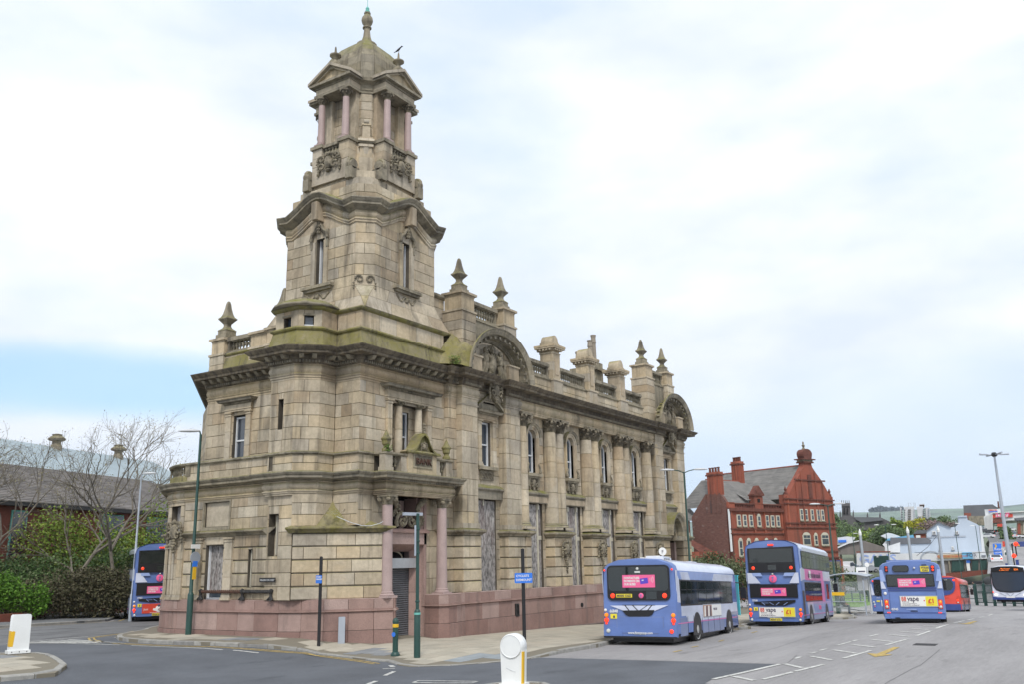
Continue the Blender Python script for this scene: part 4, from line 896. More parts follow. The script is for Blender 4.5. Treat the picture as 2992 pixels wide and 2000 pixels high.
# --- bank doorway: pink columns, steel shutter, carved overdoor
plinth([(-.88,-2.24),(-.62,-2.1),(-.62,-1.1)], -.5)
column(-.95, -1.98, 1.5, 5.06, .21, 'pinkcol', cap='ionic', drums=False, base=.22, caph=.34, caps='carve')
column(2.26, -1.98, 1.5, 5.06, .21, 'pinkcol', cap='ionic', drums=False, base=.22, caph=.34, caps='carve')
jb = MB(); jb.box(-.62, -.5, -1.5, -.7, -.4, 5.0, .3); jb.box(1.72, 1.86, -1.55, -.7, -.4, 5.0, .6); jb.build('door_jamb', M['granite'], B)
jq = MB(); jq.add([(1.45,-1.02,-.4),(1.72,-1.4,-.4),(1.72,-1.4,3.4),(1.45,-1.02,3.4),(1.45,-.8,-.4),(1.45,-.8,3.4)], [(0,1,2,3),(4,0,3,5)], .4)
for z0, z1 in ((-.4,.62),(.64,1.6),(1.62,3.4)):
    q = MB(); q.add([(1.44,-1.04,z0),(1.72,-1.42,z0),(1.72,-1.42,z1),(1.44,-1.04,z1)], [(0,1,2,3)], random.random()); q.build('jamb_stone', M['granite'], B)
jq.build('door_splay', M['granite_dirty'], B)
sh = MB(); z = -.02
while z < 2.52: sh.add([(-.5,-1.0,z),(1.46,-1.0,z),(1.46,-1.035,z+.035),(-.5,-1.035,z+.035),(-.5,-1.0,z+.07),(1.46,-1.0,z+.07)], [(0,1,2,3),(3,2,5,4)]); z += .078
rs = sh.build('roller_shutter', M['shutter'], B)
sb = MB(); sb.box(-.55, 1.62, -1.3, -1.0, 2.5, 2.86); sb.build('shutter_box', M['shutbox'], B)
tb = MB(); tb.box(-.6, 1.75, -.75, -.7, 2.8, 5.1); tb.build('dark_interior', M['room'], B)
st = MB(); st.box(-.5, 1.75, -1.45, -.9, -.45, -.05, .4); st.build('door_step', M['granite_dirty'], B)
lt = MB(); lt.box(-.6, 1.86, -1.55, -.8, 3.36, 3.78, .5); lt.box(-.66, 1.92, -1.66, -.8, 3.78, 3.86, .2); lt.box(-.62, 1.88, -1.6, -.8, 3.86, 3.92, .2)
lt.add([(-.6,-1.55,3.36),(1.86,-1.55,3.36),(1.45,-1.0,3.1),(-.5,-1.0,3.1)], [(3,2,1,0)], .3); lt.build('door_lintel', M['granite'], B)
fn = MB()
for k in range(13):
    a = pi*k/12
    if k < 12:
        b = pi*(k+1)/12; fn.add([(.5+.62*cos(a),-1.0,2.86+.3*sin(a)),(.5+.62*cos(b),-1.0,2.86+.3*sin(b)),(.5+.54*cos(b),-1.0,2.86+.24*sin(b)),(.5+.54*cos(a),-1.0,2.86+.24*sin(a))], [(0,1,2,3)])
fn.build('fanlight', M['ledge'], B)
wall((1.86,-1.5), (2.64,-1.5), 1.5, 5.08, ch=.6, bl=(.4,.6)); wall((-2.0,-1.48), (-1.16,-1.48), 4.0, 5.1, ch=.5, bl=(.4,.6)); wall((-1.2,-1.5), (-.6,-1.5), 1.5, 5.08, ch=.6, bl=(.3,.6))
# scrolled carving over the lintel
ov = MB()
for sg in (-1,1):
    pts = []
    for i in range(24): a = -.6+i*.36; r = .36*(1-i/24*.85); pts.append((.62+sg*(.36+r*cos(a)*1.0-.05), -1.62, 4.2+r*sin(a)))
    ov.tube(pts, [.085*(1-i/24*.6) for i in range(24)], 7, .4)
    b = [(.62+sg*(.78+.18*sin(k*.9)), -1.45-.03*k+.0, 3.98+k*.13) for k in range(9)]; ov.tube(b, [.09,.11,.10,.085,.08,.085,.10,.12,.12], 8, .6)
    for k in range(9): ov.blob((.62+sg*(.78+.18*sin(k*.9)), -1.57-.03*k, 3.98+k*.13), (.06,.05,.05), .5, .2, 1)
for k in range(9): ov.blob((.62+(k-4)*.08, -1.66, 4.42-.02*(k-4)**2), (.07,.07,.08), random.random(), .3, 1)
ov.build('overdoor_carving', M['carve'], B)
for q in ((.1,.35,-1.0,-.95,3.95,5.0),(.9,1.15,-1.0,-.95,3.95,5.0),(-.6,-.1,-1.5,-.9,3.92,5.08,.3),(1.3,1.86,-1.5,-.9,3.92,5.08,.3)): ow = MB(); ow.box(*q); ow.build('overdoor_wall', M['granite'], B)
for u in (-.05, 1.5): cartouche((u+ -.0, -2.12, 5.40), .42, seed=int(u*9)+40, drop=0)
# balcony over the doorway
bz = 5.93
for x0, x1 in ((-1.22,-.82),(-.32,.02),(1.72,2.02),(2.42,2.82)):
    mb = MB(); mb.box(x0, x1, -2.08, -1.8, bz, 6.52, .4); mb.box(x0-.03, x1+.03, -2.11, -1.77, bz, bz+.14, .4); mb.build('pedestal', M['stone'], B)
sweep([(-1.18,-1.5),(-1.18,-2.06),(.0,-2.06)], [(-.3,6.5),(.02,6.5),(.07,6.55),(.07,6.61),(-.3,6.65)], M['ledge'], 'balcony_rail'); sweep([(1.7,-2.06),(2.8,-2.06),(2.8,-1.5)], [(-.3,6.5),(.02,6.5),(.07,6.55),(.07,6.61),(-.3,6.65)], M['ledge'], 'balcony_rail')
for x in (-.70,-.52,2.12,2.30): place('baluster', bm4, (x,-1.94), 6.12, (1,0), (0,-1))
bp_ = MB(); bp_.box(.0, 1.72, -2.14, -1.75, bz, 6.78, .6); bp_.build('balcony_panel', M['stone'], B)
bq = MB(); bq.box(.28, 1.44, -2.17, -2.1, 6.14, 6.2, .3); bq.box(.28, 1.44, -2.17, -2.1, 6.62, 6.68, .3); bq.box(.28,.34,-2.17,-2.1,6.2,6.62,.3); bq.box(1.38,1.44,-2.17,-2.1,6.2,6.62,.3); bq.build('panel_frame', M['ledge'], B)
bt = MB(); bt.box(.34, 1.38, -2.145, -2.10, 6.2, 6.62, 0); bt.build('panel_backing', M['carve'], B)
text('BANK', .34, M['rust'], B, (.44,-2.15,6.28), (1,0,0), (0,0,1), 'carved_letters', .02, 1.05)
bg = MB(); prof = [(-.14,.78),(.12,.84),(.34,.95),(.52,1.18),(.66,1.42),(.86,1.56),(1.06,1.42),(1.20,1.18),(1.38,.95),(1.60,.84),(1.86,.78)]
vs = [(u, -2.26, bz+z) for u, z in prof]+[(u, -1.75, bz+z) for u, z in prof]+[(u, -2.26, bz+z-.09 if 0 < i < 10 else bz+z-.05) for i, (u, z) in enumerate(prof)]
k = len(prof); bg.add(vs, [(i, i+1, k+i+1, k+i) for i in range(k-1)]+[(i, i+1, 2*k+i+1, 2*k+i)[::-1] for i in range(k-1)], .5)
bg.add([(u, -2.1, bz+z-.05) for u, z in prof], [tuple(range(k))], .3)
bg.tube([(-.12,-2.2,6.72),(1.84,-2.2,6.72)], .06, 6, .4); bg.build('balcony_gable', M['mossy'], B)
cartouche((.86,-2.2,6.96), .40, seed=71, drop=0); fl = MB()
for i in range(4): fl.blob((.86,-2.2,7.5+i*.1), (.10-.018*i,.08,.07), .5, .3, 1)
fl.build('gable_finial', M['carve'], B)
def urn(x, y, z, s=1.):
    mb = MB(); mb.lathe([(.16,0),(.16,.10),(.10,.14),(.10,.2),(.15,.26),(.16,.38),(.20,.44),(.20,.48),(.14,.52),(.05,.72),(0.01,.8)], (0,0,0), 10, .4, sq=False)
    o = mb.build('urn', M['mossy'], B); o.location = (x,y,z); o.scale = (s,)*3
urn(-1.02,-1.94,6.64); urn(2.62,-1.94,6.64)
cartouche((-3.44,6.5,4.02), 1.05, n=Vector((-1,.12,0)), seed=90, drop=.8, name='carved_shield')
# --- attic: blocking course, pedestals, balustrades, obelisk finials
OB = [(.33,0),(.33,.22),(.27,.23),(.27,.38),(.29,.41),(.25,.46),(.15,.54),(.11,.64),(.12,.72),(.21,.84),(.29,.94),(.29,.98),(.21,1.05),(.155,1.2),(.11,1.42),(.075,1.66),(.045,1.76),(.01,1.79)]
obm = MB(); obm.lathe(OB, n=4, rot=pi/4, sq=True, t=.4); obe = None
def obelisk(x, y, z, s=1.):
    global obe
    if obe is None: obe = obm.build('obelisk_finial', M['ledge'], B); o = obe
    else: o = obe.copy(); COL.objects.link(o)
    o.location = (x,y,z); o.scale = (s,)*3; return o
def pedestal(x0, x1, y0, y1, z0, zs, z1, nm='attic_pedestal'):
    mb = MB()
    for i in range(max(1, round((zs-z0)/.4))): h = (zs-z0)/max(1, round((zs-z0)/.4)); mb.box(x0-.08, x1+.08, y0-.08, y1+.08, z0+i*h, z0+(i+1)*h-.02, random.random())
    mb.box(x0-.03, x1+.03, y0-.03, y1+.03, z0, z1, .0)
    mb.box(x0-.12, x1+.12, y0-.12, y1+.12, zs-.02, zs+.07, .2); mb.box(x0, x1, y0, y1, zs+.07, z1-.16, random.random()); mb.box(x0-.05, x1+.05, y0-.05, y1+.05, z1-.16, z1-.10, .2); mb.box(x0-.13, x1+.13, y0-.13, y1+.13, z1-.10, z1, .1)
    return mb.build(nm, M['stone'], B)
def balustrade(x0, x1, y, zb, zt, ddir=0, step=.21):
    # between pedestals, along X (ddir 0) or along Y (1); x0,x1 are positions along it, y the face
    h = zt-zb-.30; bmx = bal_mesh(h)
    def bx(a, b, o0, o1, c, e, nm, m):
        mb = MB(); 
        if ddir == 0: mb.box(a, b, y+o0, y+o1, c, e, .5)
        else: mb.box(y+o0, y+o1, a, b, c, e, .5)
        mb.build(nm, M[m], B)
    bx(x0, x1, .0, .34, zb, zb+.12, 'balustrade_base', 'ledge'); bx(x0, x1, -.04, .38, zt-.16, zt, 'balustrade_rail', 'ledge'); bx(x0, x1, .02, .32, zt-.2, zt-.16, 'rail_moulding', 'ledge')
    n = max(2, round((x1-x0-.3)/step))
    for i in range(n):
        u = x0+.15+(x1-x0-.3)*(i+.5)/n; place('baluster', bmx, (u, y+.17) if ddir == 0 else (y+.17, u), zb+.12, (1,0), (0,-1))
    for u in (x0, x1-.12): bx(u, u+.12, .05, .3, zb+.12, zt-.2, 'half_pedestal', 'ledge')
# moss covered blocking course over the cornice, following the turret and tower
MC = [(6.4,16.),(-1.9,6.86),(-1.9,1.55),(-3.4,1.55),(-3.4,.35),(-2.78,-.28),(-1.98,-.28),(-1.98,-1.48),(3.2,-1.48)]
sweep(MC[1:], [(.22,10.42),(.16,10.5),(.04,11.1),(.10,11.13),(.13,11.18),(.10,11.24),(-.02,11.27),(-.3,11.27)], M['mossy'], 'blocking_course')
TL = [(-1.9,1.6),(-3.36,1.55),(-3.36,.37),(-2.76,-.25),(-1.95,-.25),(-1.95,-1.45),(3.1,-1.45),(3.1,3.5)]
for i in range(len(TL)-1): wall(TL[i], TL[i+1], 11.24, 11.92, ch=.68, bl=(.8,1.3), ops=([(.42,.80,11.3,11.66)] if i == 1 else [(.22,.56,11.3,11.68)] if i == 2 else []))
bar(TL[1], TL[2], .45, .77, 11.3, 11.66, -.3, -.2, M['glass'], 'attic_window'); bar(TL[2], TL[3], .25, .53, 11.3, 11.68, -.22, -.14, M['glass'], 'attic_window'); bar(TL[2], TL[3], .22, .56, 11.29, 11.34, -.2, -.05, M['white'], 'window_frame')
for a, b, u0, u1 in ((TL[1],TL[2],.36,.86),(TL[2],TL[3],.16,.62)): bar(a, b, u0, u1, 11.68, 11.75, -.05, .03, M['ledge'], 'window_hood')
sweep(TL, [(-.3,11.9),(.02,11.9),(.10,11.95),(.13,12.0),(.12,12.04),(.0,12.09),(-.5,12.2)], M['mossy'], 'attic_string')
td = MB(); cx_, cy_ = -2.45, .85
for zz in range(1): td.lathe([(1.35,12.05),(1.25,12.18),(.95,12.34),(.5,12.44),(0,12.48)], (cx_,cy_,0), 16, .5)
td.build('turret_roof', M['ledge'], B, smooth=True)
# wing attic
wall((-1.95,6.86), (-1.95,1.5), 10.42, 11.2, ch=.4, bl=(.9,1.4))
sweep([(-1.95,6.86),(-1.95,1.5)], [(.0,11.16),(.06,11.2),(.06,11.26),(-.3,11.28)], M['ledge'], 'attic_string')
pedestal(-1.97,-1.25,6.1,6.8,10.42,11.2,11.97); pedestal(-1.97,-1.25,2.75,3.5,10.42,11.2,11.97)
balustrade(4.55, 6.02, -1.9, 11.22, 11.95, 1); pedestal(-1.93,-1.5,3.62,4.45,10.42,11.2,11.93); 
obelisk(-1.6,6.42,11.97,.96); obelisk(-1.55,3.1,11.97,.96)
# flank attic with the pedestals over the piers
wall((8.0,-1.92), (21.6,-1.92), 10.42, 11.16, ch=.37, bl=(1.0,1.5))
sweep([(8.0,-1.92),(21.6,-1.92)], [(-.3,11.12),(.03,11.12),(.07,11.17),(.07,11.22),(-.3,11.25)], M['ledge'], 'attic_string')
def chimneyish(x):
    mb = MB(); y0, y1 = -2.02, -1.30; x0, x1 = x-.35, x+.35
    mb.box(x0-.1, x1+.1, y0-.08, y1+.1, 10.42, 11.24, .4); mb.box(x0-.14, x1+.14, y0-.12, y1+.12, 11.18, 11.27, .2)
    for i in range(3): mb.box(x0, x1, y0, y1, 11.27+i*.44, 11.27+(i+1)*.44-.012, random.random())
    mb.box(x0+.02, x1-.02, y0+.02, y1-.02, 11.2, 12.8, 0)
    mb.box(x0+.18, x1-.18, y0-.03, y0, 11.5, 12.3, .9); mb.box(x0-.03, x1+.03, y0-.03, y1+.03, 12.56, 12.62, .3); mb.box(x0-.06, x1+.06, y0-.06, y1+.06, 12.72, 12.80, .3); mb.box(x0-.22, x1+.22, y0-.22, y1+.22, 12.88, 12.98, .0); mb.box(x0-.2, x1+.2, y0-.2, y1+.2, 12.8, 12.88, .1)
    for i in range(4):
        for q in (0,1): mb.box(x0-.02+i*.2, x0+.08+i*.2, (y0-.17) if q == 0 else y1+.03, (y0-.03) if q == 0 else y1+.17, 12.7, 12.8, .2)
        mb.box(x0-.17, x0-.03, y0+.02+i*.19, y0+.11+i*.19, 12.7, 12.8, .2)
    mb.box(x0, x1, y0, y1, 12.99, 13.14, .5)
    pts = [(-.31*cos(pi*i/10), 13.14+.40*sin(pi*i/10)) for i in range(11)]
    mb.add([(x+u, y0+.04, z) for u, z in pts]+[(x+u, y1-.04, z) for u, z in pts], [tuple(range(11)), tuple(range(11, 22))[::-1]]+[(i+1, i, 11+i, 12+i) for i in range(10)], .5)
    mb.build('parapet_pier', M['stone'], B)
for x in (11.5,15.15,18.8): chimneyish(x)
for a, b in ((8.35,10.95),(12.05,14.6),(15.7,18.25),(19.35,21.5)): balustrade(a, b, -1.9, 11.24, 11.97)
# arched gables: band, barrel roof behind, carved tympanum
def gable(xc, hw, rise, seed):
    z0 = 10.42; yo = -2.72; n = 28; rim = []
    for i in range(n+1): a = pi*i/n; rim.append((-cos(a), sin(a)))
    prof = [(1.0,0.0,-3.9),(1.0,0.,0.),(.985,-.03,0.02),(.965,-.03,.05),(.955,0.,.05),(.90,.0,.12),(.90,.0,.30),(.84,.0,.32),(.835,.0,.60),(.80,.0,.60),(.80,.0,.64),(.775,.0,.64),(.775,.0,.78)]
    mb = MB(); vs = []; k = len(prof)
    for i, (u, v) in enumerate(rim):
        for f_, dz, dy in prof: vs.append((xc+u*hw*f_, yo+dy+(4 if dy < -1 else 0), z0+v*(rise-(1-f_)*hw)+dz*0))
    for i in range(n):
        tt = random.random()
        for q in range(k-1): mb.add([vs[i*k+q], vs[i*k+q+1], vs[(i+1)*k+q+1], vs[(i+1)*k+q]], [(0,1,2,3)], tt if q else .3)
    mb.build('gable_arch', M['ledge'], B)
    md = MB()                             # modillions and bead under the arch
    for i in range(17):
        a = pi*(i+.5)/17; c = Vector((xc-cos(a)*hw*.87, yo+.2, z0+sin(a)*(rise-.13*hw))); t = Vector((sin(a),0,cos(a))); r = Vector((-cos(a),0,sin(a)))
        b_ = MB(); b_.obox(c-t*.055-r*.09, t*.11, r*.11, Vector((0,.34,0)), .6); b_.build('modillion', M['ledge'], B)
    for i in range(56): a = pi*(i+.5)/56; md.blob((xc-cos(a)*hw*.79, yo+.66, z0+sin(a)*(rise-.21*hw)), (.035,.05,.04), .5, .05, 1)
    md.build('bead_moulding', M['ledge'], B, kind='stuff')
    ty = MB(); pts = [(xc-cos(pi*i/20)*hw*.78, yo+.80, z0+sin(pi*i/20)*(rise-.22*hw)) for i in range(21)]; ty.add(pts, [tuple(range(21))[::-1]], .4); ty.build('tympanum', M['stone'], B)
    for sg in (-1,1):                     # blocks either side that carry the springing
        bk = MB(); x0, x1 = sorted((xc+sg*hw*.74, xc+sg*hw*.42)); bk.box(x0, x1, yo+.45, yo+1.2, 10.44, 11.15 if sg < 0 else 11.1, .8); bk.box(x0-.03, x1+.03, yo+.40, yo+1.2, 11.1, 11.18, .2); bk.build('springer_block', M['stone'], B)
    rl = MB(); random.seed(seed); Y = yo+.66
    rl.blob((xc,Y,11.05), (.30,.16,.42), .6, .04, 2)
    rl.blob((xc,Y-.04,11.62), (.19,.14,.17), .5, .15, 2); rl.blob((xc,Y-.06,11.82), (.10,.1,.1), .5, .2, 1)
    for sg in (-1,1):                     # two supporters: legs, trunk, arm, head
        rl.tube([(xc+sg*.62,Y,10.46),(xc+sg*.55,Y-.06,10.75),(xc+sg*.50,Y-.04,11.0)], [.09,.11,.13], 7, .4); rl.tube([(xc+sg*.85,Y,10.46),(xc+sg*.72,Y-.02,10.72),(xc+sg*.60,Y,11.0)], [.08,.11,.13], 7, .4)
        rl.blob((xc+sg*.56,Y-.03,11.2), (.18,.14,.28), .6, .08, 2); rl.blob((xc+sg*.58,Y-.05,11.58), (.11,.11,.13), .6, .1, 2)
        rl.tube([(xc+sg*.5,Y-.1,11.4),(xc+sg*.32,Y-.16,11.25),(xc+sg*.22,Y-.14,11.42)], [.07,.06,.05], 6, .5)
        rl.tube([(xc+sg*.72,Y,11.35),(xc+sg*.95,Y-.02,11.1),(xc+sg*.98,Y,10.8),(xc+sg*1.1,Y,10.5)], [.07,.08,.09,.12], 6, .5)
    for i in range(26): rl.blob((xc+random.uniform(-.9,.9), Y+.05, random.uniform(10.46,10.7)), (.1,.08,.09), random.random(), .3, 1)
    for i in range(12): a = pi*i/11; rl.blob((xc-cos(a)*.42, Y+.0, 11.1+sin(a)*.75), (.07,.06,.07), .5, .3, 1)
    rl.build('coat_of_arms', M['carve'], B)
    random.seed(seed+1)
gable(5.78, 2.5, 2.12, 5); gable(24.9, 2.42, 2.0, 8)
for xc in (5.83, 25.0): cartouche((xc,-2.18,9.86), 1.0, seed=int(xc), drop=.5, name='carved_keystone')
# weathered haunch of the first gable against the tower
hn = MB(); hn.add([(2.6,-2.6,10.44),(3.35,-2.6,10.44),(3.9,-2.5,11.35),(3.6,-1.5,12.1),(2.9,-1.45,11.3),(2.5,-1.5,10.6)], [(0,1,2,3,4,5)], .5); hn.build('mossy_haunch', M['mossy'], B)
for x0, x1, xo in ((3.75,4.62,4.18),(6.98,7.86,7.42),(22.3,23.2,22.75),(25.35,26.2,25.8)):
    pedestal(x0, x1, -1.9, -1.05, 10.6, 13.12, 13.98); obelisk(xo, -1.48, 13.98, .92)
for a, b in ((4.75,6.85),(23.33,25.22)):
    mb = MB(); mb.box(a, b, -1.72, -1.2, 10.5, 13.0, .5); mb.box(a, b, -1.76, -1.2, 12.96, 13.04, .2); mb.build('attic_wall', M['ledge'], B)
    balustrade(a, b, -1.66, 13.02, 13.84)
# wall linking the tower and the attic
wall((3.05,-.95), (3.8,-.95), 12.0, 13.7, bl=(.6,.9)); sweep([(3.0,-.95),(3.8,-.95)], [(-.2,13.68),(.05,13.68),(.12,13.76),(.12,13.86),(-.2,13.9)], M['ledge'], 'attic_string')
sweep([(3.0,-1.1),(3.75,-1.1)], [(-.3,12.0),(.3,12.0),(.36,12.06),(.3,12.14),(.1,12.3),(-.3,12.35)], M['mossy'], 'attic_string')
# hidden bulk and roof
bk = MB(); bk.box(2.0, 27.0, -.98, 3.0, -1.4, 6.2, .3); bk.box(-.45, 2.0, -.55, 3.0, -.6, 6.2, .3); bk.box(-1.6, -.6, -1.2, 3, -.6, 6.2, .3); bk.box(-2.75, -1.5, .2, 6.4, -.6, 5.9, .3); bk.box(-2.2, -1.4, .1, 1.4, 5.5, 10.4, .3); bk.build('core_wall', M['joint'], B)
bk = MB(); bk.box(-1.7, 27.0, -1.0, 3.0, 6.0, 10.45, .3); bk.box(3.5, 27, -1.0, 8, 10.4, 10.5, .3); bk.build('core_wall', M['joint'], B)
rf = MB(); rf.add([(3.2,-1.0,10.5),(27,-1.0,10.5),(27,4,12.2),(3.2,4,12.2),(27,9,10.5),(3.2,9,10.5)], [(0,1,2,3),(3,2,4,5),(1,4,2),(0,3,5)], .5); rfo = rf.build('roof', M['slate'], B)
cs = MB(); cs.box(21.0, 21.9, 1.6, 2.5, 10.5, 14.0, .4); cs.box(20.85, 22.05, 1.45, 2.65, 13.7, 13.85, .2); cs.build('chimney', M['ledge'], B)
for x in (21.15,21.65): mb = MB(); mb.lathe([(.13,0),(.12,.9),(.15,.95),(.15,1.02),(.11,1.05)], (x,2.0,14.0), 10, .5); mb.build('chimney_pot', M['pot'], B)
cs = MB(); cs.box(18.4, 19.3, -.6, .2, 10.5, 13.6, .4); cs.box(18.25, 19.45, -.75, .35, 13.1, 13.25, .2); cs.build('chimney', M['ledge'], B)
for x, h in ((18.6,1.4),(19.05,1.8)): mb = MB(); mb.lathe([(.15,0),(.13,h*.7),(.16,h*.72),(.13,h*.9),(.17,h)], (x,-.2,13.55), 10, .5); mb.build('chimney_pot', M['pot'], B)
# --- the tower shaft
TX, TY = .70, 1.03
def octo(d, w, cx_=None, cy_=None):
    cx_ = TX if cx_ is None else cx_; cy_ = TY if cy_ is None else cy_
    return [(cx_-d,cy_+w),(cx_-d,cy_-w),(cx_-w,cy_-d),(cx_+w,cy_-d),(cx_+d,cy_-w),(cx_+d,cy_+w),(cx_+w,cy_+d),(cx_-w,cy_+d)]
def octw(d, w, z0, z1, ops=None, **k):
    o = octo(d, w)
    for i in range(8):
        e = {} if i in (0,1,2,3,7) else {'blocks_on': False}
        wall(o[i], o[(i+1)%8], z0, z1, ops=(ops if ops and i in (0,2,4,6) else []), **{**k, **e})
def prism(pa, za, pb, zb, m, nm, t=.5):
    n = len(pa); mb = MB()
    for i in range(n):
        j = (i+1)%n; mb.add([(*pa[i],za),(*pa[j],za),(*pb[j],zb),(*pb[i],zb)], [(0,1,2,3)], random.random())
    mb.add([(*p,zb) for p in pb], [tuple(range(n))], t); return mb.build(nm, M[m], B)
# spread foot: square below, chamfered above
def panels(lv, ns, m, nm, inset=.018, out_=.02):
    dm = MB()
    for (d0, w0, z0), (d1, w1, z1) in zip(lv, lv[1:]):
        a, b = octo(d0, w0), octo(d1, w1)
        for i in range(8):
            j = (i+1) % 8; n_ = ns if i % 2 == 0 else 1; sh_ = random.uniform(-.12, .12)/n_*2
            for q in range(n_):
                s0, s1 = (q/n_+(sh_ if 0 < q else 0), (q+1)/n_+(sh_ if q+1 < n_ else 0))
                A0_, A1_, B0_, B1_ = Vector((*a[i],z0)), Vector((*a[j],z0)), Vector((*b[i],z1)), Vector((*b[j],z1)); P4 = [A0_.lerp(A1_, s0), A0_.lerp(A1_, s1), B0_.lerp(B1_, s1), B0_.lerp(B1_, s0)]
                c4 = sum(P4, Vector())/4; out = Vector((c4[0]-TX, c4[1]-TY, 0)).normalized()*out_
                dm.add([p.lerp(c4, inset)+out for p in P4]+[p-out for p in P4], [(0,1,2,3),(0,4,5,1),(1,5,6,2),(2,6,7,3),(3,7,4,0)], random.random())
    return dm.build(nm, M[m], B)
prism(octo(2.61,2.59), 12.04, octo(2.45,2.24), 12.55, 'joint', 'tower_foot_core'); prism(octo(2.45,2.24), 12.55, octo(2.39,1.85), 13.05, 'joint', 'tower_foot_core'); panels([(2.61,2.59,12.04),(2.45,2.24,12.55),(2.39,1.85,13.05)], 4, 'stone', 'tower_foot')
for z0 in (12.55,): pass
octw(2.40, 1.86, 13.05, 15.62, ops=[(1.86-.22,1.86+.22,13.35,15.3)], ch=.43, bl=(.6,1.15))
O = octo(2.40, 1.86)
for i in (0,2):
    p0, p1 = O[i], O[i+1]; c = 1.86
    bar(p0, p1, c-.22, c+.22, 13.3, 15.35, -.36, -.3, M['glass'], 'tower_window'); bar(p0, p1, c-.22, c-.16, 13.35, 15.3, -.3, -.2, M['white'], 'window_frame'); bar(p0, p1, c+.16, c+.22, 13.35, 15.3, -.3, -.2, M['white'], 'window_frame')
    for sg in (-1,1): bar(p0, p1, c+sg*.34-.11, c+sg*.34+.11, 13.35, 15.2, -.05, .06, M['stone'], 'window_architrave', random.random())
    for sg in (-1,1): bar(p0, p1, c+sg*.42-.05, c+sg*.42+.05, 14.9, 15.62, -.05, .09, M['ledge'], 'window_architrave', .5)
    bar(p0, p1, c-.8, c+.8, 13.22, 13.34, -.05, .22, M['ledge'], 'window_sill', .4); bar(p0, p1, c-.72, c+.72, 13.12, 13.22, -.05, .14, M['ledge'], 'window_sill', .4)
    d, n, L = Vn(p0, p1); cc = Vector((*p0, 0))+Vector((*d,0))*c+Vector((*n,0))*.04; sc = MB()
    for sg in (-1,1): sc.tube([cc+Vector((*d,0))*sg*(.08+.1*k)+Vector((0,0,13.0-.12*(1-cos(k*1.25)) if k < 5 else 13.0)) for k in range(6)], .045, 6, .4)
    sc.blob(cc+Vector((0,0,12.86)), (.12,.1,.13), .5, .25, 1)
    hd_ = [(-.46,15.25),(-.40,15.5),(-.22,15.62),(-.12,15.82),(0,15.9),(.12,15.82),(.22,15.62),(.40,15.5),(.46,15.25)]
    sc.tube([cc+Vector((*d,0))*u+Vector((0,0,z))+Vector((*n,0))*.05 for u, z in hd_], .07, 6, .4)
    for k in range(5): sc.blob(cc+Vector((*n,0))*.08+Vector((0,0,15.55+k*.13)), (.11-.01*k,.1,.09), .5, .25, 1)
    sc.build('carving', M['carve'], B)
    bar(p0, p1, c-.14, c+.14, 16.0, 16.75, -.1, .42, M['stone'], 'keystone', .8)
# volutes on the chamfer
v0, v1 = O[1], O[2]; d, n, L = Vn(v0, v1); cc = Vector((*v0, 0))+Vector((*d,0))*L/2+Vector((*n,0))*.05; sc = MB()
for sg in (-1,1): sc.tube([cc+Vector((*d,0))*sg*(.2+ (.17*(1-k/16*.8))*cos(k*.5))+Vector((0,0,13.28+(.17*(1-k/16*.8))*sin(k*.5))) for k in range(15)], .035, 6, .4)
for sg in (-1,1):
    for k in range(3): sc.blob(cc+Vector((*d,0))*sg*.42+Vector((0,0,13.12-.1*k)), (.05,.04,.05), .5, .2, 1)
sc.build('carving', M['carve'], B)
# arched string and cornice
def archpath(d, w, hh, flat=.86, n=12):
    o = octo(d, w); P_ = []; Z_ = []
    for i in range(8):
        a, b = Vector(o[i]), Vector(o[(i+1)%8])
        if i % 2 == 0:
            m = n
            for k in range(m):
                u = k/m; P_.append(tuple(a.lerp(b, u))); q = abs(u-.5)*2/flat; Z_.append(hh*(cos(pi*q)*.5+.5 if q < 1 else 0)-.08*math.exp(-((q-1)/.12)**2) if q < 1.3 else 0)
        else: P_.append(tuple(a)); Z_.append(0)
    return P_, Z_
pa, za = archpath(2.40, 1.86, .62)
sweep(pa, [(-.1,15.6),(.0,15.6),(.05,15.63),(.05,15.70),(.09,15.73),(.09,15.78),(.02,15.82)]+[(.02+.08*sin(pi*k/5), 15.82+.30*k/5) for k in range(1,6)]+[(.04,16.14)], M['stone'], 'tower_frieze', closed=True, zo=za)
sweep(pa, [(.03,16.12),(.12,16.16),(.30,16.24),(.36,16.26),(.36,16.34),(.40,16.37),(.48,16.47),(.48,16.51),(.05,16.60),(-.4,16.62)], M['ledge'], 'tower_cornice', closed=True, zo=za)
prism(octo(2.38,1.84), 15.6, octo(2.36,1.82), 16.62, 'stone', 'tower_core')
# stepped base of the belfry
octw(2.30, 1.75, 16.6, 17.3, ch=.35, bl=(.6,1.0)); prism(octo(2.27,1.72), 16.6, octo(2.27,1.72), 17.28, 'ledge', 'stepped_stage')
octw(2.02, 1.62, 17.28, 17.72, ch=.44, bl=(.6,1.0)); prism(octo(1.99,1.59), 17.2, octo(1.99,1.59), 17.71, 'ledge', 'stepped_stage')
octw(1.88, 1.35, 17.7, 18.12, ch=.42, bl=(.6,1.0)); prism(octo(1.85,1.32), 17.7, octo(1.85,1.32), 18.11, 'ledge', 'stepped_stage')
prism(octo(1.62,1.15), 18.1, octo(1.52,1.10), 19.05, 'stone', 'belfry_pedestal'); prism(octo(1.52,1.10), 19.05, octo(1.50,1.08), 19.55, 'stone', 'belfry_pedestal')
prism(octo(1.60,1.16), 19.5, octo(1.62,1.18), 19.62, 'ledge', 'belfry_string')
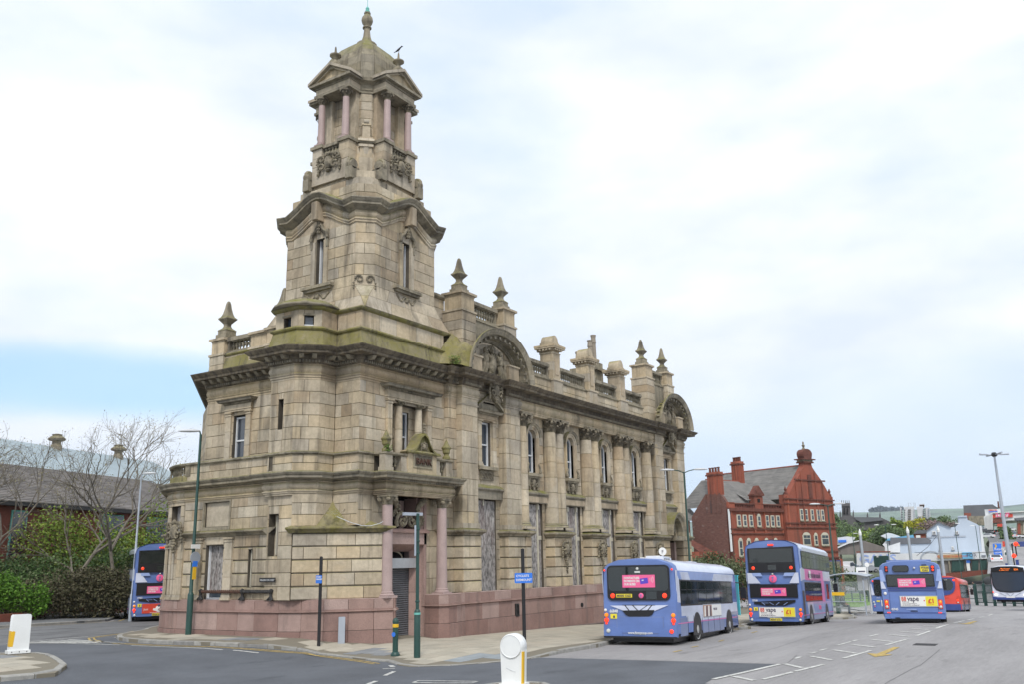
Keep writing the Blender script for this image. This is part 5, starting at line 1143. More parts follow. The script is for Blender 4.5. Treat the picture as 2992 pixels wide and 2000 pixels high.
for i, (fx, fy) in enumerate(((-1,0),(0,-1),(1,0),(0,1))):
    tx, ty = -fy, fx                        # along the face
    def FP(u, o, z): return Vector((TX+fx*o+tx*u, TY+fy*o+ty*u, z))
    def fb(u0, u1, o0, o1, z0, z1, nm, m, t=.5, mb=None):
        own = mb is None; mb = mb or MB(); mb.obox(FP(u0, o0, z0), FP(u1, o0, 0)-FP(u0, o0, 0), FP(u0, o1, 0)-FP(u0, o0, 0), Vector((0,0,z1-z0)), t)
        if own: mb.build(nm, M[m], B)
    fb(-1.0, 1.0, 1.2, 2.02, 17.9, 18.72, 'portico_base', 'stone', .4)
    for sg in (-1,1):
        for zz in range(2): fb(sg*.75-.26, sg*.75+.26, 1.45, 2.02, 18.74+zz*.39, 18.74+(zz+1)*.39-.01, 'portico_pedestal', 'stone', random.random())
        fb(sg*.75-.33, sg*.75+.33, 1.4, 2.1, 19.52, 19.66, 'pedestal_cap', 'ledge')
        fb(sg*.68-.2, sg*.68+.2, .95, 1.5, 19.6, 21.9, 'belfry_pier', 'stone', random.random())
        p = FP(sg*.68, 1.88, 0); column(p[0], p[1], 19.68, 21.9, .155, 'pinkcol', cap='corinthian', drums=False, base=.14, caph=.36, caps='carve', n=14)
    fb(-.5, .5, 1.72, 1.98, 18.72, 18.86, 'balustrade_base', 'ledge'); fb(-.5, .5, 1.7, 2.0, 19.5, 19.62, 'balustrade_rail', 'ledge')
    bb = bal_mesh(.6)
    for k in range(5): p = FP(-.36+.18*k, 1.85, 0); place('baluster', bb, (p[0], p[1]), 18.88, (tx,ty), (fx,fy))
    fb(-1.0, 1.0, 1.1, 2.06, 21.9, 22.02, 'architrave', 'ledge'); fb(-.95, .95, 1.1, 2.0, 22.02, 22.3, 'portico_frieze', 'stone', .3); fb(-.99, .99, 1.1, 2.04, 22.28, 22.36, 'portico_moulding', 'ledge')
    if i in (0,1,2,3):
        fb(-1.16, 1.16, 1.05, 2.22, 22.36, 22.47, 'portico_cornice', 'ledge')
        pm = MB()
        for sg in (-1,1):
            a = FP(sg*1.22, 1.2, 22.45); c = FP(0, 1.2, 23.12); pm.obox(a, c-a, Vector((0,0,.13)), FP(0, 2.24, 0)-FP(0, 1.2, 0), .4)
            a = FP(sg*1.05, 1.2, 22.45); c = FP(0, 1.2, 23.02); pm.obox(a, c-a, Vector((0,0,.08)), FP(0, 2.10, 0)-FP(0, 1.2, 0), .2)
        pm.add([FP(-1.05,2.0,22.46), FP(1.05,2.0,22.46), FP(0,2.0,23.02)], [(0,1,2)], .6); pm.add([FP(-1.1,1.2,22.5), FP(1.1,1.2,22.5), FP(0,1.2,23.2), FP(-1.1,.6,22.5), FP(1.1,.6,22.5), FP(0,.6,23.2)], [(0,2,5,3),(1,4,5,2)], .3)
        pm.build('pediment', M['stone'], B)
        fm = MB(); fm.lathe([(.26,0),(.26,.16),(.20,.18),(.20,.24),(.10,.28),(.08,.38),(.13,.46),(.25,.55),(.25,.60),(.14,.62),(.06,.66),(.035,.96),(.02,1.0)], FP(0,1.88,23.12), 12, .4); fm.build('urn_finial', M['ledge'], B)
        fg = MB(); a = FP(0,1.88,23.0); fg.box(a[0]-.24,a[0]+.24,a[1]-.24,a[1]+.24,22.95,23.24,.4); fg.build('finial_base', M['ledge'], B)
    cq = FP(0, 2.06, 18.72); random.seed(60+i)
    cartouche(cq, 1.05, name='carved_shield', n=Vector((fx,fy,0)), drop=.25, seed=80+i, wide=1.25)
    for sg in (-1,1):                       # console scrolls at the corners of the stage
        pts = []
        q = FP(sg*1.18, 2.0, 18.35)
        for k in range(14): a = 2.2-k*.55*1; r = .26*(1-k/14*.8); pts.append(q+Vector((fx*r*cos(a), fy*r*cos(a), r*sin(a)+.02)))
        s_ = MB(); s_.tube(pts, .07, 6, .4); s_.obox(FP(sg*1.18-.16, 1.7, 17.72), FP(.32,0,0)-FP(0,0,0), FP(0,.5,0)-FP(0,0,0), Vector((0,0,.5)), .5); s_.tube([q+Vector((tx,ty,0))*.16, q-Vector((tx,ty,0))*.16], .2, 12, .5); s_.build('scroll_console', M['ledge'], B)
    fb(-.24, .24, 1.16, 1.24, 19.75, 21.5, 'belfry_frame', 'stone', .6)
    fb(-.15, .15, 1.2, 1.26, 19.8, 21.3, 'belfry_opening', 'room')
BO = octo(1.30, .98)
for i in (7,0,1,2,3): wall(BO[i], BO[(i+1)%8], 19.6, 21.92, ch=.38, bl=(.5,.7) if i % 2 == 0 else (2,3), ops=[])
prism(octo(1.28,.97), 19.5, octo(1.28,.97), 22.0, 'stone', 'belfry_core')
sweep(octo(1.30,.98), [(-.1,21.9),(.04,21.9),(.05,21.98),(.09,22.02),(.02,22.05),(.02,22.28),(.08,22.33),(.26,22.38),(.30,22.46),(.32,22.5),(-.2,22.56)], M['ledge'], 'belfry_cornice', closed=True)
# niche on the chamfer in front of the belfry
nd = Vector((-1,-1,0)).normalized(); nt_ = Vector((1,-1,0)).normalized(); base = Vector((TX,TY,0))
for ddx in ((-1,-1),(1,-1),(-1,1)):
    nd = Vector((*ddx,0)).normalized(); nt_ = Vector((-nd[1],nd[0],0)); nb = MB()
    for u, o0, o1, z0, z1 in ((.28,1.5,2.0,18.0,18.82),(.24,1.5,1.95,18.84,19.3),(.3,1.5,2.02,19.3,19.4),(.24,1.5,1.9,19.4,19.56),(.33,1.5,2.02,19.56,19.66),(.26,1.6,1.92,19.66,19.76),(.16,1.6,1.9,19.76,20.3),(.19,1.6,1.94,20.3,20.36)): nb.obox(base+nd*o0-nt_*u+Vector((0,0,z0)), nt_*2*u, nd*(o1-o0), Vector((0,0,z1-z0)), random.random())
    nb.tube([base+nd*1.9-nt_*.1+Vector((0,0,20.46)), base+nd*1.9+nt_*.1+Vector((0,0,20.46))], .1, 10, .4); nb.tube([base+nd*1.72+Vector((0,0,19.0)), base+nd*1.72+Vector((0,0,19.35))], [.24,.29], 12, .4); nb.build('chamfer_pedestal', M['stone'], B)
# stone dome
dome = [(1.46,1.05,22.5),(1.45,1.05,22.9),(1.43,1.04,23.3),(1.39,1.0,23.7),(1.30,.94,24.02),(1.12,.80,24.36),(.88,.62,24.66),(.60,.42,24.93),(.34,.24,25.16)]
panels(dome, 3, 'ledge', 'dome')
di = MB()
for (d0, w0, z0), (d1, w1, z1) in zip(dome, dome[1:]):
    a, b = octo(d0-.01, w0-.01), octo(d1-.01, w1-.01); di.add([(*p,z0) for p in a]+[(*p,z1) for p in b], [(i, (i+1)%8, 8+(i+1)%8, 8+i) for i in range(8)], 0)
di.build('dome_core', M['joint'], B)
tf = MB(); tf.lathe([(.46,25.12),(.46,25.18),(.36,25.24),(.24,25.36),(.17,25.6),(.135,25.9),(.14,26.0),(.2,26.02),(.2,26.07),(.12,26.10),(.13,26.16),(.22,26.26),(.26,26.40),(.24,26.54),(.16,26.66),(.11,26.72),(.15,26.76),(.15,26.80),(.09,26.82)], (TX+.04,TY,0), 16, .4); tf.build('tower_finial', M['ledge'], B, smooth='auto')
tg = MB(); tg.lathe([(.10,26.82),(.12,26.88),(.07,26.94),(.09,27.02),(.05,27.10),(.012,27.14),(.01,27.75)], (TX+.04,TY,0), 10, .4); tg.build('copper_cap', M['verdigris'], B)
flush_blocks()
back.build('wall_core', M['joint'], B, kind='stuff')
# weeds growing from the cornice
def tuft(p, s, n, m, name, label, cat, group=None):
    mb = MB(); 
    for i in range(n):
        a = random.uniform(0, 2*pi); r = random.uniform(.1, 1)*s; h = random.uniform(.2, 1)*s; q = Vector(p)+Vector((cos(a)*r*.5, sin(a)*r*.5, h)); e = Vector((random.gauss(0,1), random.gauss(0,1), random.gauss(0,.6))).normalized()*.05; f = e.orthogonal().normalized()*.03
        mb.add([q-e, q-f, q+e, q+f], [(0,1,2,3)], random.random())
    o = mb.build(name, m, None); return tag(o, label, cat, group)
M['leafy'] = mat('green_leaf', tone=[(.05,.10,.015),(.09,.15,.02),(.12,.17,.03)], rough=.7)
tuft((3.0,-2.1,10.42), .5, 150, M['leafy'], 'weed', 'yellow green weed growing on the cornice between tower and round gable', 'weed')
tuft((-1.1,-2.1,6.55), .3, 60, M['leafy'], 'weed', 'small green weed growing on the balcony left of the bank panel', 'weed')
# wire clipped along the ledge
wr = MB(); wr.tube([(-2.5,-1.0,4.3),(-2.2,-1.35,4.1),(-1.9,-1.62,3.98),(-1.6,-1.75,3.97),(-1.35,-1.95,4.05),(-1.22,-2.02,4.12)], .012, 5); tag(wr.build('cable', M['lamphead']), 'pale cable drooping across the mossy ledge left of the doorway', 'cable')
# ------------------------------------------------------------------ vehicles
def paint(nm, c, **k): return mat(nm, c, .32, coat=.5, noise=[(1.2,.86,1.06),((.4,.4,3.),.9,1.05)], **k)
M['bus'] = paint('bus_blue_paint', (.12,.20,.48)); M['lilac'] = paint('bus_lilac_paint', (.33,.44,.76)); M['pale'] = paint('bus_pale_paint', (.62,.67,.82)); M['buswhite'] = paint('bus_white_paint', (.70,.74,.85)); M['busdark'] = paint('bus_grey_blue_skirt', (.17,.23,.43))
M['red'] = paint('bus_red_paint', (.72,.06,.035)); M['navy'] = paint('bus_navy_paint', (.03,.06,.25)); M['magenta'] = mat('magenta_print', (.84,.13,.31), .5); M['pinkline'] = mat('pink_line', (.62,.16,.38), .5)
M['bglass'] = mat('bus_window_glass', (.014,.02,.02), .05, spec=.75); M['trim'] = mat('black_trim', (.012,.012,.014), .35); M['tyre'] = mat('tyre_rubber', (.022,.022,.023), .9, noise=[(9.,.8,1.3)]); M['rim'] = mat('wheel_rim', (.48,.48,.48), .5, .3)
M['lampred'] = mat('red_lamp', (.75,.03,.01), .25, emit=((1,.06,.02),.9)); M['lampamber'] = mat('amber_lamp', (.75,.22,.01), .25, emit=((1,.3,.02),.35)); M['lampclear'] = mat('clear_lamp', (.6,.62,.6), .2); M['lit'] = mat('lit_headlamp', (.9,.88,.8), .3, emit=((1,.93,.8),1.4)); M['led'] = mat('led_blind', (.6,.12,.01), .5, emit=((1,.22,.03),1.2))
M['adwhite'] = mat('white_print', (.78,.78,.76), .5); M['adyellow'] = mat('yellow_print', (.80,.68,.05), .5); M['adred'] = mat('red_print', (.62,.06,.03), .5); M['addark'] = mat('dark_print', (.06,.05,.09), .5); M['adpurple'] = mat('violet_print', (.10,.06,.50), .5); M['plate'] = mat('yellow_number_plate', (.72,.60,.04), .5); M['seat'] = mat('red_seat', (.45,.02,.02), .7); M['skin'] = mat('skin', (.42,.26,.19), .7)
def mk(fn, name, m, par, smooth=False):
    mb = MB(); fn(mb); return mb.build(name, m, par, smooth)
def wheel(par, x, y, r, side):
    s = 1 if side > 0 else -1; mb = MB(); w = .28
    def ring(prof, n=20): 
        vs = []; fs = []
        for rr, o in prof:
            for k in range(n): a = 2*pi*k/n; vs.append((x+rr*cos(a), y-s*o, r+rr*sin(a)))
        for i in range(len(prof)-1):
            for k in range(n): fs.append((i*n+k, i*n+(k+1)%n, (i+1)*n+(k+1)%n, (i+1)*n+k))
        fs.append(tuple((len(prof)-1)*n+k for k in range(n))); return vs, fs
    w_ = MB(); w_.add(*ring([(r*.6,w),(r*.97,w),(r,w*.9),(r,w*.1),(r*.95,.0),(r*.62,.01)])); o = w_.build('wheel', M['tyre'], par, smooth='auto')
    m2 = MB(); m2.add(*ring([(r*.70,.0),(r*.64,.01),(r*.58,.07),(r*.32,.06),(r*.28,-.005),(r*.1,-.015)])); m2.build('rim', M['rim'], o, smooth='auto')
def body_shell(par, L, W, H, z0, m, arch=.16, roof=None, name='body', wheels=(), rake=.12, rearcurve=.06, zsplit=None, mlow=None, nose=.25):
    # cross sections swept along the length; wheel arches are cut out as polygons of the side panels
    hw = W/2; sec = [(hw-.03,z0),(hw,z0+.12),(hw,H*.55),(hw-.02,H-.30),(hw-.07,H-.14),(hw-.2,H-.04),(hw*.55,H+arch*.55),(0,H+arch*.8)]
    ks = len(sec); full = [(-y, z) for y, z in sec[:-1]]+[(y, z) for y, z in sec[::-1]]
    xs = [0,.03,.12,L-.45,L-.2,L-.06,L]; 
    def shrink(x): 
        if x < .12: return 1-.035*(1-x/.12)**2
        if x > L-.45: return 1-nose*.35*((x-L+.45)/.45)**2
        return 1
    mb = MB(); vs = []; n = len(full)
    for x in xs:
        s = shrink(x)
        for y, z in full: vs.append((x-(rake*(z-z0)/(H-z0)*(x/L)**8)+(rearcurve*((z-z0)/(H-z0)) if x == 0 else rearcurve*((z-z0)/(H-z0))*(1 if x < .05 else 0)), y*s, z0+(z-z0)*(1-(1-s)*.25)))
    fs = []
    for i in range(len(xs)-1):
        for k in range(n-1):
            if xs[i] == .12 and k in (0, n-2) and wheels: continue
            fs.append((i*n+k, i*n+k+1, (i+1)*n+k+1, (i+1)*n+k))
    fs.append(tuple(range(n))[::-1]); fs.append(tuple((len(xs)-1)*n+k for k in range(n)))
    fs = [f for f in fs]
    mb.add(vs, fs, .5)
    if roof:
        r_ = MB(); sel = [k for k in range(n) if full[k][1] >= H-.31]; rv = []
        for x in (.35, L-.5):
            for k in sel: rv.append((x, full[k][0]*1.004, full[k][1]+.007))
        q = len(sel); r_.add(rv, [(k, k+1, q+k+1, q+k) for k in range(q-1)]); r_.build('roof_skin', M[roof], par, smooth='auto')
    # under body, recessed dark box, hung lower to deepen the shade beneath
    b = mb.build(name, m, par, smooth='auto')
    ub = MB(); ub.box(.3, L-.4, -hw+.25, hw-.25, z0-.17, z0+.5); ub.box(.05, L-.5, -hw+.1, hw-.1, z0-.02, z0+.06); ub.build('underframe', M['trim'], par)
    return b
def side_panel(par, s, hw, poly, name, m, dep=.006, thick=.02):
    # polygon given in (x, z) on the side s (+1 left, -1 right)
    mb = MB(); y = s*(hw-thick+dep); y2 = s*(hw+dep); n = len(poly)
    a = [(x, y, z) for x, z in poly]; b = [(x, y2, z) for x, z in poly]
    f = [tuple(range(n, 2*n))] if s < 0 else [tuple(range(n, 2*n))[::-1]]
    mb.add(a+b, f+[(i, (i+1)%n, n+(i+1)%n, n+i) for i in range(n)]); return mb.build(name, m if not isinstance(m, str) else M[m], par)
def R4(x0, x1, z0, z1): return [(x0,z0),(x1,z0),(x1,z1),(x0,z1)]
def rear_panel(par, pts, name, m, d0=.0, d=.02, curve=None):
    # polygon in (y right-to-left seen from behind, z); behind is -x.  u = -y so text reads properly
    mb = MB(); n = len(pts)
    a = [(-d0, -u, z) for u, z in pts]; b = [(-d0-d, -u, z) for u, z in pts]
    mb.add(a+b, [tuple(range(n, 2*n)), ]+[(i, (i+1)%n, n+(i+1)%n, n+i) for i in range(n)]); return mb.build(name, m if not isinstance(m, str) else M[m], par)
def rtext(par, s, size, m, u, z, d=.03, sx=1., nm='lettering', bold=0., al='LEFT', tilt=0): return text(s, size, M[m], par, (-d, -u, z), (0,-cos(tilt),sin(tilt)), (0,sin(tilt),cos(tilt)), nm, .002, sx, al, bold)
def stext(par, s, size, m, x, z, hw, sx=1., nm='lettering', bold=0.): return text(s, size, M[m], par, (x, -hw-.008, z), (1,0,0), (0,0,1), nm, .002, sx, 'LEFT', bold)
def lamp(par, u, z, r, m, d=.03, nm='tail_light'):
    mb = MB(); n = 14
    vs = [(-.0, -u+r*1.2*cos(2*pi*k/n), z+r*1.2*sin(2*pi*k/n)) for k in range(n)]+[(-d, -u+r*cos(2*pi*k/n), z+r*sin(2*pi*k/n)) for k in range(n)]+[(-d-.015, -u+r*.5*cos(2*pi*k/n), z+r*.5*sin(2*pi*k/n)) for k in range(n)]
    mb.add(vs, [(k, n+k, n+(k+1)%n, (k+1)%n) for k in range(n)]+[(n+k, 2*n+k, 2*n+(k+1)%n, n+(k+1)%n) for k in range(n)]+[tuple(2*n+k for k in range(n))[::-1]]); o = mb.build(nm, M[m], par)
    return o
def arcpoly(x, r, zc, n=12): return [(x+r*cos(pi*i/n), zc+r*sin(pi*i/n)) for i in range(n+1)]
def poster(par, u0, u1, z0, z1, d=.035, nm='poster'):
    o = rear_panel(par, R4(u0,u1,z0,z1), nm, 'magenta', d-.012, .012); w = u1-u0; h = z1-z0
    for i, t_ in enumerate(('CONTACTLESS','PAYMENTS ON','OUR BUSES')): rtext(o, t_, h*.24, 'adwhite', u0+w*.05, z1-h*(.32+.25*i), d+.003, .82, bold=.004)
    c = [(u0+w*.56,z0+h*.26),(u0+w*.80,z0+h*.34),(u0+w*.78,z0+h*.78),(u0+w*.54,z0+h*.70)]; rear_panel(o, c, 'printed_card', 'adpurple', d, .004); rear_panel(o, [(u0+w*.60,z0+h*.52),(u0+w*.66,z0+h*.54),(u0+w*.66,z0+h*.62),(u0+w*.60,z0+h*.60)], 'printed_chip', 'adwhite', d+.004, .003)
    for k in range(3):
        mb = MB(); pts = [(-d-.004, -(u0+w*.83+(.02+.035*k)*cos(a)*1.6), z0+h*.62+(.05+.05*k)*sin(a)*1.1) for a in [(-.7+1.4*i/6) for i in range(7)]]; mb.tube(pts, .007, 4); mb.build('printed_wave', M['adwhite'], o)
    return o
def emblem(par, u, z, r, d=.03, m='magenta'):
    o = lamp(par, u, z, r, m, d-.02, 'emblem'); rear_panel(o, [(u-r*.5,z+r*.3),(u+r*.15,z+r*.62),(u+r*.3,z+r*.5),(u-r*.05,z-r*.75),(u-r*.3,z-r*.7),(u-.0,z+r*.15)], 'emblem_stroke', 'bus', d+.005, .004); return o
def vape(par, u0, u1, z0, z1):
    o = rear_panel(par, R4(u0,u1,z0,z1), 'advert_frame', 'galv', .01, .02); w = u1-u0; h = z1-z0; e = .03
    rear_panel(o, R4(u0+e,u0+w*.68,z0+e,z1-e), 'advert_panel', 'adwhite', .03, .006); rear_panel(o, R4(u0+w*.68,u1-e,z0+e,z1-e), 'advert_panel', 'adyellow', .03, .006)
    rtext(o, '88', h*.56, 'adred', u0+w*.04, z1-h*.48, .037, .78, bold=.006); rtext(o, 'vape', h*.66, 'addark', u0+w*.20, z1-h*.48, .037, .82, bold=.006); rtext(o, '.', h*.7, 'adred', u0+w*.62, z1-h*.48, .037, 1, bold=.01)
    rtext(o, 'Delicious!', h*.15, 'addark', u0+w*.06, z1-h*.60, .037); rtext(o, 'Premium E-liquid 88 Blends', h*.11, 'addark', u0+w*.06, z1-h*.73, .037); rtext(o, '(0) 1060 300 000 www.88vape.com', h*.10, 'addark', u0+w*.06, z1-h*.87, .037, bold=.002)
    rtext(o, '£1', h*.55, 'adred', u0+w*.74, z0+h*.34, .037, 1., bold=.01); rtext(o, '10ml e-liquid', h*.09, 'adred', u0+w*.74, z0+h*.20, .037)
    return o
def seats(par, xs, z, hw):
    mb = MB()
    for x in xs:
        for y in (-hw+.35, hw-.75): mb.box(x, x+.08, y, y+.42, z, z+.75); mb.box(x, x+.45, y, y+.42, z, z+.1)
    mb.build('seats', M['seat'], par)
def windows_side(par, s, hw, xs, z0, z1, frame=True, top=.28, slant=None):
    side_panel(par, s, hw, R4(xs[0]-.06, xs[-1]+.06, z0-.05, z1+.05), 'window_band', 'trim', .004)
    for a, b in zip(xs, xs[1:]):
        w = side_panel(par, s, hw, R4(a+.03, b-.03, z0, z1), 'side_window', 'bglass', .010)
        if top: side_panel(w, s, hw, R4(a+.06, b-.06, z1-top-.02, z1-top), 'window_bar', 'trim', .016)
def mirror(par, L, hw, z, s):
    mb = MB(); mb.tube([(L-.1, s*(hw-.1), z+.45),(L+.25, s*(hw+.12), z+.42),(L+.25, s*(hw+.16), z+.2)], .025, 6); mb.box(L+.18, L+.32, s*(hw+.16)-.12, s*(hw+.16)+.12, z-.22, z+.25); mb.build('mirror', M['trim'], par)
GROUP = 'buses standing and driving on the bus lanes'
def bus_at(label, x, y, head, pitch=0):
    # (x, y) is the rear right corner on the ground
    h = rad(head); return thing('bus', label, 'bus', (x, y, Tz(x+2*cos(h), y+2*sin(h))+.012), h, GROUP, ry=pitch)
def single(label, x, y, head, L, W, H, pitch, number, plate_, kind):
    h = rad(head); c = (x-sin(h)*W/2, y+cos(h)*W/2)
    par = bus_at(label, c[0], c[1], head, pitch); hw = W/2; z0 = .30
    return par, hw, z0
# --- nearest single decker
def nearest():
    L, W, H = 9.6, 2.65, 2.78; par, hw, z0 = single('lilac blue single decker bus nearest the stone building, seen from its rear right corner', 3.35, -11.02, 7, L, W, H, rad(1.9), '', '', 0)
    body_shell(par, L, W, H, z0, M['bus'], arch=.17, wheels=(2.6,7.6), rake=.15, roof='pale')
    for s in (-1,1):
        zt = H-.62
        side_panel(par, s, hw, R4(.55, L-.5, .98, 1.35), 'waist_panel', 'pale', .003); side_panel(par, s, hw, [(1.3,.78),(L-1.9,.78),(L-1.6,.98),(1.1,.98)], 'waist_panel', 'pale', .0035)
        side_panel(par, s, hw, R4(.35,1.25,.33,.93), 'skirt_panel', 'busdark', .004); side_panel(par, s, hw, R4(3.3,6.6,.33,.72), 'skirt_panel', 'busdark', .004)
        side_panel(par, s, hw, R4(.1,L-.6,.735,.765), 'pink_line', 'pinkline', .008)
        side_panel(par, s, hw, [(.62,H-.62),(L-.9,H-.62),(L-.9,H-.32),(.5,H-.32)], 'cove_panel', 'lilac', .0); side_panel(par, s, hw, [(.8,H-.60),(1.9,H-.60),(1.6,H-.33),(.6,H-.33)], 'cove_stripe', 'pale', .004); side_panel(par, s, hw, [(3.2,H-.60),(4.6,H-.60),(4.8,H-.33),(3.5,H-.33)], 'cove_stripe', 'lilac', .004); side_panel(par, s, hw, [(5.1,H-.60),(8.6,H-.60),(8.6,H-.33),(5.4,H-.33)], 'cove_stripe', 'pale', .004)
        side_panel(par, s, hw, [(.12,1.45),(.50,1.42),(.42,2.2),(.2,2.35)], 'pillar_panel', 'buswhite', .004); side_panel(par, s, hw, [(.10,1.85),(.2,1.4),(.22,2.5),(.05,2.5)], 'pillar_stripe', 'pale', .006)
        windows_side(par, s, hw, [.55,1.35,1.95,2.85,4.0,5.15,6.2,7.3,8.3], 1.36, 2.14)
        for xw in (2.55,7.55):
            side_panel(par, s, hw, [(xw-.62,.30)]+arcpoly(xw,.56,.52)[::-1]+[(xw+.62,.30)], 'wheel_arch', 'trim', .012); wheel(par, xw, s*(hw+.012), .49, s)
        for xd in (1.3,2.05,3.25,4.1,5.0,5.9): side_panel(par, s, hw, R4(xd,xd+.015,.34,.97), 'panel_gap', 'trim', .009)
    side_panel(par, -1, hw, R4(3.4,6.25,.86,1.33), 'advert_frame', 'galv', .012); o = side_panel(par, -1, hw, R4(3.44,4.7,.89,1.30), 'advert_panel', 'skin', .018); side_panel(par, -1, hw, R4(4.7,6.21,.89,1.30), 'advert_panel', 'adwhite', .018)
    for i in range(4): side_panel(o, -1, hw, [(3.56+i*.28,.9),(3.74+i*.28,.9),(3.78+i*.28,1.27),(3.62+i*.28,1.27)], 'printed_figure', 'addark' if i % 2 else 'adwhite', .022)
    stext(o, 'SHELTER', .12, 'addark', 4.95, 1.1, hw+.012, 1.2)
    # rear
    rear_panel(par, [(p[0]-1.12, p[1]+1.50) for p in rrect(2.24, 1.18, .16)], 'rear_window', 'trim', -.03, .05)
    rw = rear_panel(par, [(p[0]-1.07, p[1]+1.82) for p in rrect(2.14, .80, .12)], 'rear_glass', 'bglass', .02, .008)
    poster(par, -.55, .62, 1.93, 2.35, .05)
    for sg in (-1,1): lamp(par, sg*.93, 1.66, .075, 'lampred', .05, 'brake_light')
    p = rear_panel(par, R4(-.80,-.22,1.60,1.72), 'number_plate', 'plate', .03, .008); rtext(p, 'MX05 CGZ', .10, 'addark', -.77, 1.625, .042, 1.05, bold=.003)
    emblem(par, .10, 1.66, .085, .05); rear_panel(par, R4(.28,.66,1.54,1.80), 'destination_box', 'lamphead', -.015+.02, .026) if False else rear_panel(par, R4(.28,.66,1.54,1.80), 'route_display', 'bglass', .025, .006)
    lamp(par, 0, 2.56, .045, 'lampclear', .05, 'rear_camera'); rear_panel(par, R4(-.1,.1,2.42,2.48), 'high_brake_light', 'lampclear', .03, .01)
    for sg in (-1,1): lamp(par, sg*1.22, 2.52, .03, 'lampred', .03, 'marker_light')
    # grille and hatch
    rear_panel(par, [(-1.05,1.33),(1.05,1.35),(.55,1.16),(0,1.12),(-.55,1.16)], 'rear_wing_panel', 'pale', .0, .012)
    rear_panel(par, [(-.60,1.17),(.55,1.19),(.46,1.04),(.34,.98),(-.36,.97),(-.48,1.02)], 'engine_grille', 'trim', .004, .016)
    for a, b in ((-.5,-.34),(-.22,-.02),(.30,.0),(.46,.28)): rear_panel(par, [(a-.02,1.34),(a+.02,1.34),(b+.02,1.15),(b-.02,1.15)], 'grille_bar', 'trim', .008, .012)
    rear_panel(par, R4(-.6,.58,1.34,1.355), 'grille_bar', 'trim', .008, .012)
    hf = rear_panel(par, R4(-.82,.84,.42+.0,.97), 'engine_hatch', 'busdark', .0, .008); rear_panel(hf, R4(-.80,.82,.44,.95), 'hatch_panel', 'bus', .008, .008)
    rear_panel(par, R4(-.2,.2,.395,.43), 'hatch_handle', 'galv', .01, .02)
    for sg in (-1,1):
        rear_panel(par, [(sg*u, z) for u, z in ([(1.29,.33),(.62,.33),(.66,.5),(.85,.62),(1.1,.69),(1.29,.71)][::sg])], 'corner_bumper', 'bus', .0, .035)
        for z, r, m in ((1.02,.062,'lampamber'),(.85,.07,'lampred'),(.74,.03,'lampred')): lamp(par, sg*1.19, z, r, m, .05)
        lamp(par, sg*1.12, .50, .065, 'lampclear' if sg < 0 else 'lampred', .07, 'fog_light')
    rear_panel(par, R4(-1.30,1.30,.27,.33), 'bumper_lip', 'trim', .0, .03)
    rtext(par, '66848', .15, 'adwhite', -1.06, 1.10, .02, .8, bold=.003); rtext(par, 'www.firstgroup.com', .105, 'adwhite', -.42, .41, .02, 1.0, bold=.002)
    y_ = rear_panel(par, R4(-1.04,-.80,.90,1.06), 'school_sign', 'adyellow', .0, .012); rear_panel(y_, R4(-.94,-.88,.92,1.0), 'sign_figure', 'addark', .012, .004)
    lamp(par, -1.22, 1.18, .045, 'adwhite', .02, 'speed_disc')
    mk(lambda mb: (mb.box(2.0,3.0,-.35,.35,H+.08,H+.22), mb.box(2.05,2.95,-.30,.30,H+.22,H+.26)), 'roof_pod', M['buswhite'], par); mk(lambda mb: mb.box(6.0,6.8,-.3,.3,H+.08,H+.18), 'roof_pod', M['buswhite'], par)
    mirror(par, L, hw, 1.7, -1); mirror(par, L, hw, 1.7, 1)
    for k in range(3): mk(lambda mb: mb.box(2.1+k*.25,2.25+k*.25,-.352,-.30,H+.13,H+.19), 'pod_vent', M['trim'], par)
nearest()
